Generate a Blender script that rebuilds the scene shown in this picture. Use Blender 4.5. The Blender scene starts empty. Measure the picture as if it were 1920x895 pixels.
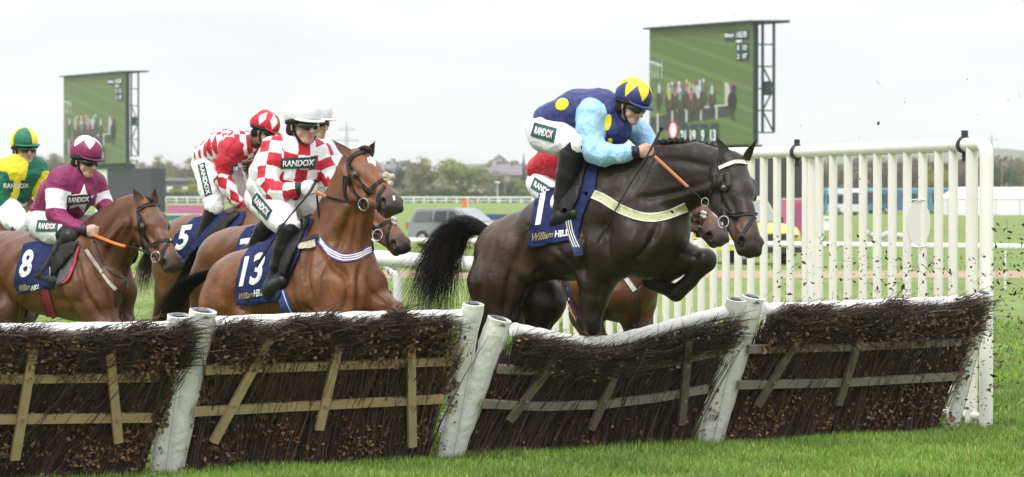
import bpy, bmesh, math, random
import numpy as np
from mathutils import Vector, Matrix
from mathutils.bvhtree import BVHTree
R = math.radians
S = bpy.context.scene
COL = S.collection
random.seed(5)
RNG = np.random.default_rng(7)

# ---------------------------------------------------------------- camera, sky, sun, exposure
F_PX, CX, CY, HZ, CAM_H = 5000.0, 960.0, 447.5, 372.0, 1.9
TILT = math.atan((CY - HZ) / F_PX)
cam = bpy.data.cameras.new('camera')
cam.sensor_width = 36.0
cam.lens = F_PX / 1920.0 * 36.0
cam.clip_start, cam.clip_end = 0.5, 6000.0
cam.dof.use_dof = True
cam.dof.focus_distance = 19.3
cam.dof.aperture_fstop = 4.6
camo = bpy.data.objects.new('camera', cam)
COL.objects.link(camo)
camo.location = (0, 0, CAM_H)
camo.rotation_euler = (R(90) - TILT, 0, 0)
S.camera = camo

W = bpy.data.worlds.new('World')
S.world = W
W.use_nodes = True
wn = W.node_tree
wn.nodes.clear()
def wnode(t): return wn.nodes.new(t)
o_ = wnode('ShaderNodeOutputWorld')
bg = wnode('ShaderNodeBackground')
sky = wnode('ShaderNodeTexSky')
sky.sky_type = 'NISHITA'
sky.sun_disc = False
sky.sun_elevation = R(52)
sky.sun_rotation = R(205)
tc = wnode('ShaderNodeTexCoord')
mp = wnode('ShaderNodeMapping')
mp.inputs['Scale'].default_value = (1.0, 1.0, 5.0)
nz = wnode('ShaderNodeTexNoise')
nz.inputs['Scale'].default_value = 8.0
nz.inputs['Detail'].default_value = 5
sep = wnode('ShaderNodeSeparateXYZ')
wn.links.new(tc.outputs['Generated'], mp.inputs['Vector'])
wn.links.new(mp.outputs['Vector'], nz.inputs['Vector'])
wn.links.new(tc.outputs['Generated'], sep.inputs['Vector'])
zr = wnode('ShaderNodeMapRange')            # an overcast sky is brighter overhead than at the horizon
zr.inputs['From Min'].default_value = 0.0
zr.inputs['From Max'].default_value = 1.0
zr.inputs['To Min'].default_value = 7.0
zr.inputs['To Max'].default_value = 21.0
wn.links.new(sep.outputs['Z'], zr.inputs['Value'])
cr = wnode('ShaderNodeMapRange')
cr.inputs['From Min'].default_value = 0.3
cr.inputs['From Max'].default_value = 0.7
cr.inputs['To Min'].default_value = 0.91
cr.inputs['To Max'].default_value = 1.07
wn.links.new(nz.outputs['Fac'], cr.inputs['Value'])
mul = wnode('ShaderNodeMath'); mul.operation = 'MULTIPLY'
wn.links.new(zr.outputs[0], mul.inputs[0]); wn.links.new(cr.outputs[0], mul.inputs[1])
tint = wnode('ShaderNodeVectorMath'); tint.operation = 'SCALE'
tint.inputs[0].default_value = (0.957, 0.963, 1.0)
wn.links.new(mul.outputs[0], tint.inputs['Scale'])
mx = wnode('ShaderNodeMix'); mx.data_type = 'RGBA'
mx.inputs[0].default_value = 0.97
wn.links.new(sky.outputs[0], mx.inputs[6]); wn.links.new(tint.outputs[0], mx.inputs[7])
wn.links.new(mx.outputs[2], bg.inputs['Color'])
bg.inputs['Strength'].default_value = 0.1
wn.links.new(bg.outputs[0], o_.inputs['Surface'])

sl = bpy.data.lights.new('sun', 'SUN')
sl.energy = 1.5
sl.angle = R(12)
sl.color = (1.0, 0.96, 0.9)
so = bpy.data.objects.new('sun', sl)
COL.objects.link(so)
so.rotation_euler = Vector((0.42, 0.62, -1.0)).to_track_quat('-Z', 'Y').to_euler()
S.view_settings.view_transform = 'Standard'
S.view_settings.look = 'None'
S.view_settings.exposure = 0.36
S.view_settings.gamma = 1.0
S.view_settings.use_curve_mapping = False
S.cycles.use_denoising = True
S.cycles.max_bounces = 6
S.cycles.transparent_max_bounces = 8
S.cycles.volume_bounces = 1
S.render.film_transparent = False

# ---------------------------------------------------------------- tools
CAMP = np.array([0, 0, CAM_H])
CFW = np.array([0, math.cos(TILT), -math.sin(TILT)])
CUP = np.array([0, math.sin(TILT), math.cos(TILT)])
def ray(px, py):
    d = CFW + np.array([1.0, 0, 0]) * ((px - CX) / F_PX) - CUP * ((py - CY) / F_PX)
    return d / np.linalg.norm(d)
def at(px, py, Y):
    d = ray(px, py)
    return CAMP + d * (Y / d[1])
def ground_z(y):
    t = np.clip((np.asarray(y, float) - 24.0) / 14.0, 0, 1)
    u = np.clip((np.asarray(y, float) - 330.0) / 200.0, 0, 1)
    return -0.35 * t * t * (3 - 2 * t) + 1.35 * u * u * (3 - 2 * u)
def on_plane(px, py, o, n):
    d = ray(px, py)
    return CAMP + d * (np.dot(np.asarray(o) - CAMP, n) / np.dot(d, n))

def tag(o, label=None, cat=None, group=None, kind=None):
    if label: o['label'] = label
    if cat: o['category'] = cat
    if group: o['group'] = group
    if kind: o['kind'] = kind
    return o
def empty(name, loc=(0, 0, 0), rz=0.0, label=None, cat=None, group=None):
    o = bpy.data.objects.new(name, None)
    COL.objects.link(o)
    o.location = loc
    o.rotation_euler = (0, 0, rz)
    o.empty_display_size = 0.2
    return tag(o, label, cat, group)
def link(name, me, mat=None, parent=None):
    o = bpy.data.objects.new(name, me)
    COL.objects.link(o)
    if mat is not None:
        for m in (mat if isinstance(mat, (list, tuple)) else [mat]): me.materials.append(m)
    if parent is not None: o.parent = parent
    return o
def mesh_np(name, V, faces, smooth=False):
    """faces: list of index arrays, each (n, k)"""
    me = bpy.data.meshes.new(name)
    V = np.asarray(V, np.float32)
    me.vertices.add(len(V))
    me.vertices.foreach_set('co', V.ravel())
    if not isinstance(faces, list): faces = [faces]
    faces = [np.asarray(f, np.int32) for f in faces if len(f)]
    tot = np.concatenate([np.full(len(f), f.shape[1], np.int32) for f in faces])
    li = np.concatenate([f.ravel() for f in faces])
    me.loops.add(len(li))
    me.loops.foreach_set('vertex_index', li)
    me.polygons.add(len(tot))
    st = np.zeros(len(tot), np.int32); st[1:] = np.cumsum(tot)[:-1]
    me.polygons.foreach_set('loop_start', st)
    try: me.polygons.foreach_set('loop_total', tot)
    except Exception: pass
    me.update(calc_edges=True)
    if smooth: me.polygons.foreach_set('use_smooth', np.ones(len(tot), bool))
    return me
def set_col(me, C, name='Col'):
    a = me.attributes.new(name, 'FLOAT_COLOR', 'POINT')
    C = np.asarray(C, np.float32)
    if C.shape[1] == 3: C = np.concatenate([C, np.ones((len(C), 1), np.float32)], 1)
    a.data.foreach_set('color', C.ravel())

# ---- materials
def mat(name, col=(.5, .5, .5), rough=.6, metal=0., spec=.5, noise=0., nscale=8., bump=0., bscale=60., attr=None,
        noise2=None, sheen=0., coat=0., stretch=None, bdist=.01, emit=None):
    m = bpy.data.materials.new(name)
    m.use_nodes = True
    nt = m.node_tree
    b = nt.nodes['Principled BSDF']
    b.inputs['Roughness'].default_value = rough
    b.inputs['Metallic'].default_value = metal
    b.inputs['Specular IOR Level'].default_value = spec
    b.inputs['Sheen Weight'].default_value = sheen
    b.inputs['Coat Weight'].default_value = coat
    t = nt.nodes.new('ShaderNodeTexCoord')
    vec = t.outputs['Object']
    if stretch:
        mpn = nt.nodes.new('ShaderNodeMapping')
        mpn.inputs['Scale'].default_value = stretch
        nt.links.new(vec, mpn.inputs['Vector']); vec = mpn.outputs[0]
    if attr:
        a = nt.nodes.new('ShaderNodeAttribute'); a.attribute_name = attr
        src = a.outputs['Color']
    else:
        c = nt.nodes.new('ShaderNodeRGB'); c.outputs[0].default_value = (*col, 1)
        src = c.outputs[0]
    if noise > 0:
        n = nt.nodes.new('ShaderNodeTexNoise')
        n.inputs['Scale'].default_value = nscale; n.inputs['Detail'].default_value = 6; n.inputs['Roughness'].default_value = .6
        nt.links.new(vec, n.inputs['Vector'])
        r = nt.nodes.new('ShaderNodeMapRange')
        r.inputs['From Min'].default_value = .25; r.inputs['From Max'].default_value = .75
        r.inputs['To Min'].default_value = 1 - noise; r.inputs['To Max'].default_value = 1 + noise
        nt.links.new(n.outputs['Fac'], r.inputs['Value'])
        if noise2:
            x = nt.nodes.new('ShaderNodeMix'); x.data_type = 'RGBA'
            x.inputs[7].default_value = (*noise2, 1)
            nt.links.new(src, x.inputs[6])
            r.inputs['To Min'].default_value = 0; r.inputs['To Max'].default_value = noise
            nt.links.new(r.outputs[0], x.inputs[0]); src = x.outputs[2]
        else:
            v = nt.nodes.new('ShaderNodeVectorMath'); v.operation = 'SCALE'
            nt.links.new(src, v.inputs[0]); nt.links.new(r.outputs[0], v.inputs['Scale']); src = v.outputs[0]
    nt.links.new(src, b.inputs['Base Color'])
    if emit:
        nt.links.new(src, b.inputs['Emission Color']); b.inputs['Emission Strength'].default_value = emit
    if bump > 0:
        n = nt.nodes.new('ShaderNodeTexNoise')
        n.inputs['Scale'].default_value = bscale; n.inputs['Detail'].default_value = 4
        nt.links.new(vec, n.inputs['Vector'])
        bp = nt.nodes.new('ShaderNodeBump'); bp.inputs['Strength'].default_value = bump; bp.inputs['Distance'].default_value = bdist
        nt.links.new(n.outputs['Fac'], bp.inputs['Height']); nt.links.new(bp.outputs[0], b.inputs['Normal'])
    return m
def srgb(r, g, b):
    f = lambda c: (c / 255 / 12.92) if c / 255 <= .04045 else ((c / 255 + .055) / 1.055) ** 2.4
    return (f(r), f(g), f(b))

# ---- plain geometry collectors
class MB:
    def __init__(s): s.v = []; s.f = []; s.c = []; s.n = 0
    def add(s, V, Fs, c=None):
        V = np.asarray(V, float)
        s.v.append(V); s.f += [tuple(i + s.n for i in f) for f in Fs]
        s.c.append(np.tile(np.array(c if c is not None else (1, 1, 1), float), (len(V), 1)))
        s.n += len(V)
    def box(s, lo, hi, c=None, rot=None, org=(0, 0, 0)):
        x0, y0, z0 = lo; x1, y1, z1 = hi
        V = np.array([(x0, y0, z0), (x1, y0, z0), (x1, y1, z0), (x0, y1, z0), (x0, y0, z1), (x1, y0, z1), (x1, y1, z1), (x0, y1, z1)], float)
        if rot is not None: V = V @ np.array(rot).T
        V = V + np.array(org)
        s.add(V, [(0, 3, 2, 1), (4, 5, 6, 7), (0, 1, 5, 4), (1, 2, 6, 5), (2, 3, 7, 6), (3, 0, 4, 7)], c)
    def tube(s, pts, rad, seg=10, c=None, cap=True, flat=None):
        pts = [np.asarray(p, float) for p in pts]
        n = len(pts)
        if np.isscalar(rad): rad = [rad] * n
        V = []; prev = None
        for i in range(n):
            t = pts[min(i + 1, n - 1)] - pts[max(i - 1, 0)]
            t = t / (np.linalg.norm(t) + 1e-12)
            if prev is None:
                a = np.array([0, 0, 1.]) if abs(t[2]) < .9 else np.array([0, 1., 0])
                if flat is not None: a = np.asarray(flat, float)
            else: a = prev
            u = a - t * np.dot(a, t); u /= np.linalg.norm(u) + 1e-12
            w = np.cross(t, u); prev = u
            for k in range(seg):
                th = 2 * math.pi * k / seg
                V.append(pts[i] + rad[i] * (math.cos(th) * u + math.sin(th) * w))
        Fs = []
        for i in range(n - 1):
            for k in range(seg):
                k2 = (k + 1) % seg
                Fs.append((i * seg + k, i * seg + k2, (i + 1) * seg + k2, (i + 1) * seg + k))
        if cap:
            Fs.append(tuple(range(seg - 1, -1, -1))); Fs.append(tuple((n - 1) * seg + k for k in range(seg)))
        s.add(V, Fs, c)
    def bar(s, a, b, w, h, up=(0, 0, 1), c=None):
        """rectangular bar from a to b, w along the cross direction, h along up"""
        a = np.asarray(a, float); b = np.asarray(b, float)
        t = b - a; L = np.linalg.norm(t); t /= L
        up = np.asarray(up, float); up = up - t * np.dot(up, t); up /= np.linalg.norm(up)
        x = np.cross(t, up)
        s.box((0, -w / 2, -h / 2), (L, w / 2, h / 2), c, rot=np.stack([t, x, up], 1), org=a)
    def ball(s, p, r, seg=12, c=None, ax=None):
        V = []; Fs = []; m = seg // 2
        r = np.array(r if not np.isscalar(r) else (r, r, r), float)
        for i in range(m + 1):
            ph = math.pi * i / m
            for k in range(seg):
                th = 2 * math.pi * k / seg
                V.append(np.array([math.sin(ph) * math.cos(th), math.sin(ph) * math.sin(th), math.cos(ph)]) * r)
        V = np.array(V)
        if ax is not None: V = V @ np.array(ax)
        for i in range(m):
            for k in range(seg):
                k2 = (k + 1) % seg
                Fs.append((i * seg + k, (i + 1) * seg + k, (i + 1) * seg + k2, i * seg + k2))
        s.add(V + np.asarray(p, float), Fs, c)
    def ring(s, p, ax_u, ax_v, R_, r, seg=20, c=None):
        ax_u = np.asarray(ax_u, float); ax_v = np.asarray(ax_v, float); p = np.asarray(p, float)
        nrm = np.cross(ax_u, ax_v); V = []; Fs = []; q = 6
        for i in range(seg):
            th = 2 * math.pi * i / seg
            d = math.cos(th) * ax_u + math.sin(th) * ax_v
            for k in range(q):
                ph = 2 * math.pi * k / q
                V.append(p + d * (R_ + r * math.cos(ph)) + nrm * r * math.sin(ph))
        for i in range(seg):
            for k in range(q):
                Fs.append((i * q + k, ((i + 1) % seg) * q + k, ((i + 1) % seg) * q + (k + 1) % q, i * q + (k + 1) % q))
        s.add(V, Fs, c)
    def build(s, name, m=None, parent=None, smooth=False, col=False, inv=None):
        me = bpy.data.meshes.new(name)
        V = np.concatenate(s.v)
        if inv is not None: V = V @ inv[0].T + inv[1]
        me.from_pydata([tuple(p) for p in V], [], s.f)
        me.update()
        if col: set_col(me, np.concatenate(s.c))
        if smooth:
            me.polygons.foreach_set('use_smooth', np.ones(len(me.polygons), bool))
            try: me.set_sharp_from_angle(angle=R(38))
            except Exception: pass
        return link(name, me, m, parent)
def bevel(o, w=.01, seg=2):
    bm = bmesh.new(); bm.from_mesh(o.data)
    es = [e for e in bm.edges if len(e.link_faces) == 2 and e.calc_face_angle(0) > .5]
    bmesh.ops.bevel(bm, geom=es, offset=w, segments=seg, affect='EDGES', clamp_overlap=True)
    bm.to_mesh(o.data); bm.free(); return o

def twigs(P, D, L, r0, r1, bend, nseg=3, sides=3):
    """many thin tapering sticks in one go: P,D (n,3), L (n,), bend (n,3) added quadratically"""
    n = len(P)
    D = D / np.linalg.norm(D, axis=1, keepdims=True)
    a = np.where(np.abs(D[:, 2:3]) < .9, np.array([[0, 0, 1.]]), np.array([[1., 0, 0]]))
    U = np.cross(D, a); U /= np.linalg.norm(U, axis=1, keepdims=True)
    Wv = np.cross(D, U)
    V = np.zeros((n, nseg + 1, sides, 3))
    for i in range(nseg + 1):
        t = i / nseg
        c = P + D * (L[:, None] * t) + bend * (t * t)
        r = (r0 + (r1 - r0) * t)[:, None]
        for k in range(sides):
            th = 2 * math.pi * k / sides
            V[:, i, k] = c + r * (math.cos(th) * U + math.sin(th) * Wv)
    base = (np.arange(n) * (nseg + 1) * sides)[:, None]
    Fs = []
    for i in range(nseg):
        for k in range(sides):
            k2 = (k + 1) % sides
            Fs.append(base + np.array([[i * sides + k, i * sides + k2, (i + 1) * sides + k2, (i + 1) * sides + k]]))
    return V.reshape(-1, 3), np.concatenate(Fs)
def leaves(P, size, n_, rng=RNG, aspect=.6):
    """little folded leaf quads with random attitude"""
    n = len(P)
    A = rng.normal(size=(n, 3)); A /= np.linalg.norm(A, axis=1, keepdims=True)
    B = rng.normal(size=(n, 3)); B = np.cross(A, B); B /= np.linalg.norm(B, axis=1, keepdims=True)
    N = np.cross(A, B)
    s = size[:, None]
    V = np.stack([P - A * s, P + B * s * aspect + N * s * .25, P + A * s, P - B * s * aspect + N * s * .25], 1)
    i = (np.arange(n) * 4)[:, None]
    return V.reshape(-1, 3), np.concatenate([i + [[0, 1, 2]], i + [[0, 2, 3]]])
# ---------------------------------------------------------------- ground
M_GRASS = bpy.data.materials.new('turf')
M_GRASS.use_nodes = True
nt = M_GRASS.node_tree; b = nt.nodes['Principled BSDF']
t = nt.nodes.new('ShaderNodeTexCoord')
n1 = nt.nodes.new('ShaderNodeTexNoise'); n1.inputs['Scale'].default_value = .35; n1.inputs['Detail'].default_value = 6
n2 = nt.nodes.new('ShaderNodeTexNoise'); n2.inputs['Scale'].default_value = 9; n2.inputs['Detail'].default_value = 8
mpg = nt.nodes.new('ShaderNodeMapping'); mpg.inputs['Scale'].default_value = (.25, 1, 1)
nt.links.new(t.outputs['Object'], mpg.inputs['Vector'])
nt.links.new(mpg.outputs[0], n1.inputs['Vector']); nt.links.new(t.outputs['Object'], n2.inputs['Vector'])
r1 = nt.nodes.new('ShaderNodeValToRGB')
r1.color_ramp.elements[0].position = .3; r1.color_ramp.elements[0].color = (.125, .180, .036, 1)
r1.color_ramp.elements[1].position = .7; r1.color_ramp.elements[1].color = (.205, .265, .068, 1)
nt.links.new(n1.outputs['Fac'], r1.inputs['Fac'])
mxg = nt.nodes.new('ShaderNodeMix'); mxg.data_type = 'RGBA'; mxg.blend_type = 'MULTIPLY'; mxg.inputs[0].default_value = .85
r2 = nt.nodes.new('ShaderNodeValToRGB')
r2.color_ramp.elements[0].position = .3; r2.color_ramp.elements[0].color = (.5, .55, .45, 1)
r2.color_ramp.elements[1].position = .7; r2.color_ramp.elements[1].color = (1.2, 1.2, 1.15, 1)
nt.links.new(n2.outputs['Fac'], r2.inputs['Fac'])
nt.links.new(r1.outputs[0], mxg.inputs[6]); nt.links.new(r2.outputs[0], mxg.inputs[7])
nt.links.new(mxg.outputs[2], b.inputs['Base Color'])
b.inputs['Roughness'].default_value = .8
b.inputs['Specular IOR Level'].default_value = .2
bp = nt.nodes.new('ShaderNodeBump'); bp.inputs['Strength'].default_value = .6; bp.inputs['Distance'].default_value = .05
nt.links.new(n2.outputs['Fac'], bp.inputs['Height']); nt.links.new(bp.outputs[0], b.inputs['Normal'])
ys = np.concatenate([[-30, 0, 8, 12, 16, 20], np.linspace(22, 42, 21), [50, 70, 110, 200, 320, 360, 400, 440, 480, 520, 560, 800, 1600, 3500]])
xs = np.concatenate([-np.array([3500, 800, 200, 60, 20, 8]), np.linspace(-6, 6, 13), [8, 20, 60, 200, 800, 3500]])
X, Y = np.meshgrid(xs, ys)
V = np.stack([X.ravel(), Y.ravel(), ground_z(Y.ravel())], 1)
nx = len(xs); q = []
for j in range(len(ys) - 1):
    for i in range(nx - 1): q.append((j * nx + i, j * nx + i + 1, (j + 1) * nx + i + 1, (j + 1) * nx + i))
GROUND = link('ground', mesh_np('ground', V, np.array(q), True), M_GRASS)
tag(GROUND, 'green turf of the racecourse reaching to the far trees', kind='structure')

# worn track across the infield, two thin strips of bare earth
M_DIRT = mat('bare_earth', (.36, .24, .17), .95, noise=.35, nscale=1.5, noise2=(.12, .19, .04))
def strip(name, y0, y1, x0, x1, m, label):
    n = 60; V = []; Fs = []
    for i in range(n + 1):
        x = x0 + (x1 - x0) * i / n
        w = .25 * math.sin(x * .6) + .15 * math.sin(x * 1.7)
        V += [(x, y0 + w, ground_z(y0 + w) + .006), (x, y1 + w * .7, ground_z(y1 + w) + .006)]
        if i: Fs.append((2 * i - 2, 2 * i, 2 * i + 1, 2 * i - 1))
    return tag(link(name, mesh_np(name, V, np.array(Fs)), m), label, kind='structure')
strip('path', 75, 82.5, -40, 40, M_DIRT, 'pale worn earth track crossing the infield grass')

# grass blades, near turf
def grass_blades():
    rng = np.random.default_rng(3)
    def patch(n, y0, y1, hmin, hmax, w):
        u = rng.random(n)
        y = y0 + (y1 - y0) * u
        x = (rng.random(n) * 2 - 1) * (y * .25 + .4)
        h = hmin + (hmax - hmin) * rng.random(n)
        cl = np.sin(x * 3.1 + np.sin(y * 2.3) * 2) * np.sin(y * 2.7 + x) * .3 + 1
        return x, y, h * cl, np.full(n, w)
    A = [patch(230000, 16.2, 22.5, .03, .085, .0055), patch(110000, 22.5, 30, .05, .10, .009), patch(80000, 30, 48, .05, .1, .014)]
    x = np.concatenate([a[0] for a in A]); y = np.concatenate([a[1] for a in A])
    h = np.concatenate([a[2] for a in A]); w = np.concatenate([a[3] for a in A])
    n = len(x); P = np.stack([x, y, ground_z(y) - .004], 1)
    th = rng.random(n) * math.pi * 2
    side = np.stack([np.cos(th), np.sin(th), np.zeros(n)], 1) * w[:, None] * .5
    ph = rng.random(n) * math.pi * 2; ln = rng.random(n) ** 1.5 * .8
    lean = np.stack([np.cos(ph) * ln, np.sin(ph) * ln, np.zeros(n)], 1) * h[:, None]
    up = np.array([0, 0, 1.]) * h[:, None]
    V = np.stack([P - side, P + side, P + lean * .35 + up * .55 + side * .8, P + lean * .35 + up * .55 - side * .8, P + lean + up * (1 - .25 * ln[:, None])], 1).reshape(-1, 3)
    i = (np.arange(n) * 5)[:, None]
    me = mesh_np('grass', V, [i + [[0, 1, 2, 3]], i + [[3, 2, 4]]])
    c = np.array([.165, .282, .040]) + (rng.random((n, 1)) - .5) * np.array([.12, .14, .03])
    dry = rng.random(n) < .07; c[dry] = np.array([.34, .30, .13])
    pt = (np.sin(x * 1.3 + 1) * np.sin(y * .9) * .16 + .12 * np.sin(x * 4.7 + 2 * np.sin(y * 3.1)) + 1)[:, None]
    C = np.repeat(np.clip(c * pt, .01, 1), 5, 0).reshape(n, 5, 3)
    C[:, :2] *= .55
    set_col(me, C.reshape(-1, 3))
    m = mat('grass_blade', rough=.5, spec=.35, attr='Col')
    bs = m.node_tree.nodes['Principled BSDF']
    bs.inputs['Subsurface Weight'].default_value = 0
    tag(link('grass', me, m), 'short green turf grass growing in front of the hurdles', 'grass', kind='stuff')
grass_blades()

# ---------------------------------------------------------------- hurdles
M_PAD = mat('white_vinyl', (.80, .80, .78), .42, noise=.16, nscale=11, noise2=(.50, .47, .40), bump=.6, bscale=13, bdist=.03)
M_PADTOP = mat('grey_foam', (.10, .105, .115), .8, bump=.4, bscale=30)
M_RAIL = mat('white_rail_cover', (.84, .84, .83), .4, noise=.3, nscale=14, noise2=(.6, .55, .47), bump=.3, bscale=22, bdist=.02)
def wood(name, col):
    return mat(name, col, .75, noise=.35, nscale=6, stretch=(1, 8, 8), bump=.3, bscale=40)
M_W1 = mat('timber_fresh', (.42, .31, .16), .7, noise=.45, nscale=7, noise2=(.15, .11, .06), bump=.3, bscale=40)
M_W2 = mat('timber_weathered', (.24, .215, .165), .75, noise=.5, nscale=7, noise2=(.10, .09, .07), bump=.3, bscale=40)
M_W3 = mat('timber_dark', (.13, .105, .065), .75, noise=.5, nscale=7, noise2=(.06, .05, .035), bump=.3, bscale=40)
M_BOLT = mat('bolt_steel', (.5, .5, .5), .4, .9)
M_TWIG = mat('birch_twig', rough=.75, spec=.3, attr='Col')
BASE_K = (890 - 372, (807 - 890) / (1790 - 318))
def base_y(px): return 890 + (px - 318) * BASE_K[1]
def base_pt(px): return at(px, base_y(px), CAM_H * F_PX / (base_y(px) - HZ))
hv = base_pt(1790) - base_pt(318); hv /= np.linalg.norm(hv)          # along the hurdle line
hh = np.array([hv[1], -hv[0], 0])                                      # direction of travel, towards camera
LEAN = .36
rngh = np.random.default_rng(11)
def post_mesh(name, base, top, r, parent, flap_side, mtop):
    base = np.asarray(base); top = np.asarray(top)
    t = top - base; L = np.linalg.norm(t); t /= L
    u = hv - t * np.dot(hv, t); u /= np.linalg.norm(u); w = np.cross(t, u)
    mb = MB(); N = 22; K = 18; V = []; Fs = []
    for i in range(N + 1):
        s_ = i / N
        wob = 1 + .035 * math.sin(s_ * 23 + base[0] * 5) + .03 * rngh.normal() * (0 < i < N)
        rr = r * (.80 + .2 * s_) * wob
        for k in range(K):
            th = 2 * math.pi * k / K
            sup = (abs(math.cos(th)) ** 3 + abs(math.sin(th)) ** 3) ** (-1 / 3)
            V.append(base + t * L * s_ + (u * math.cos(th) * 1.0 + w * math.sin(th) * .66) * rr * (.55 + .45 * sup))
    for i in range(N):
        for k in range(K):
            k2 = (k + 1) % K
            Fs.append((i * K + k, i * K + k2, (i + 1) * K + k2, (i + 1) * K + k))
    # rim and inner wall of the open top
    n0 = len(V)
    for f_, dz in ((.80, .004), (.76, -.035)):
        for k in range(K):
            c = top
            V.append(c + (V[N * K + k] - c) * (f_ + .10) + t * dz)
    for a_, b_ in ((N * K, n0), (n0, n0 + K)):
        for k in range(K):
            k2 = (k + 1) % K
            Fs.append((a_ + k, a_ + k2, b_ + k2, b_ + k))
    mb.add(V, Fs)
    # overlapping flaps of the cover along one edge
    for s0, s1 in ((.18, .30), (.42, .60)):
        c0 = base + t * L * s0 + u * flap_side * r * .86; c1 = base + t * L * s1 + u * flap_side * r * .95
        mb.bar(c0, c1, .07, .012, up=w)
    o = mb.build('post', M_PAD, parent, smooth=True)
    cb = MB(); cb.tube([top - t * .034, top - t * .004], [r * .70, r * .62], 14)
    cb.box((-r * .38, -r * .3, 0), (r * .34, r * .34, .014), rot=np.stack([u, w, t], 1), org=top - t * .006)
    cb.build('foam_core', mtop, o)
    # seam line up the middle of the cover
    sb = MB(); sb.tube([base + t * L * s_ - hh * 0 + w * (r * (.80 + .2 * s_) * .97) * (1 if np.dot(w, hh) > 0 else -1) + u * r * .25 for s_ in np.linspace(.02, .97, 10)], .004, 5)
    sb.build('seam', mat('seam_grey', (.5, .5, .46), .6) if 'seam_grey' not in bpy.data.materials else bpy.data.materials['seam_grey'], o)
    return o

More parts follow.
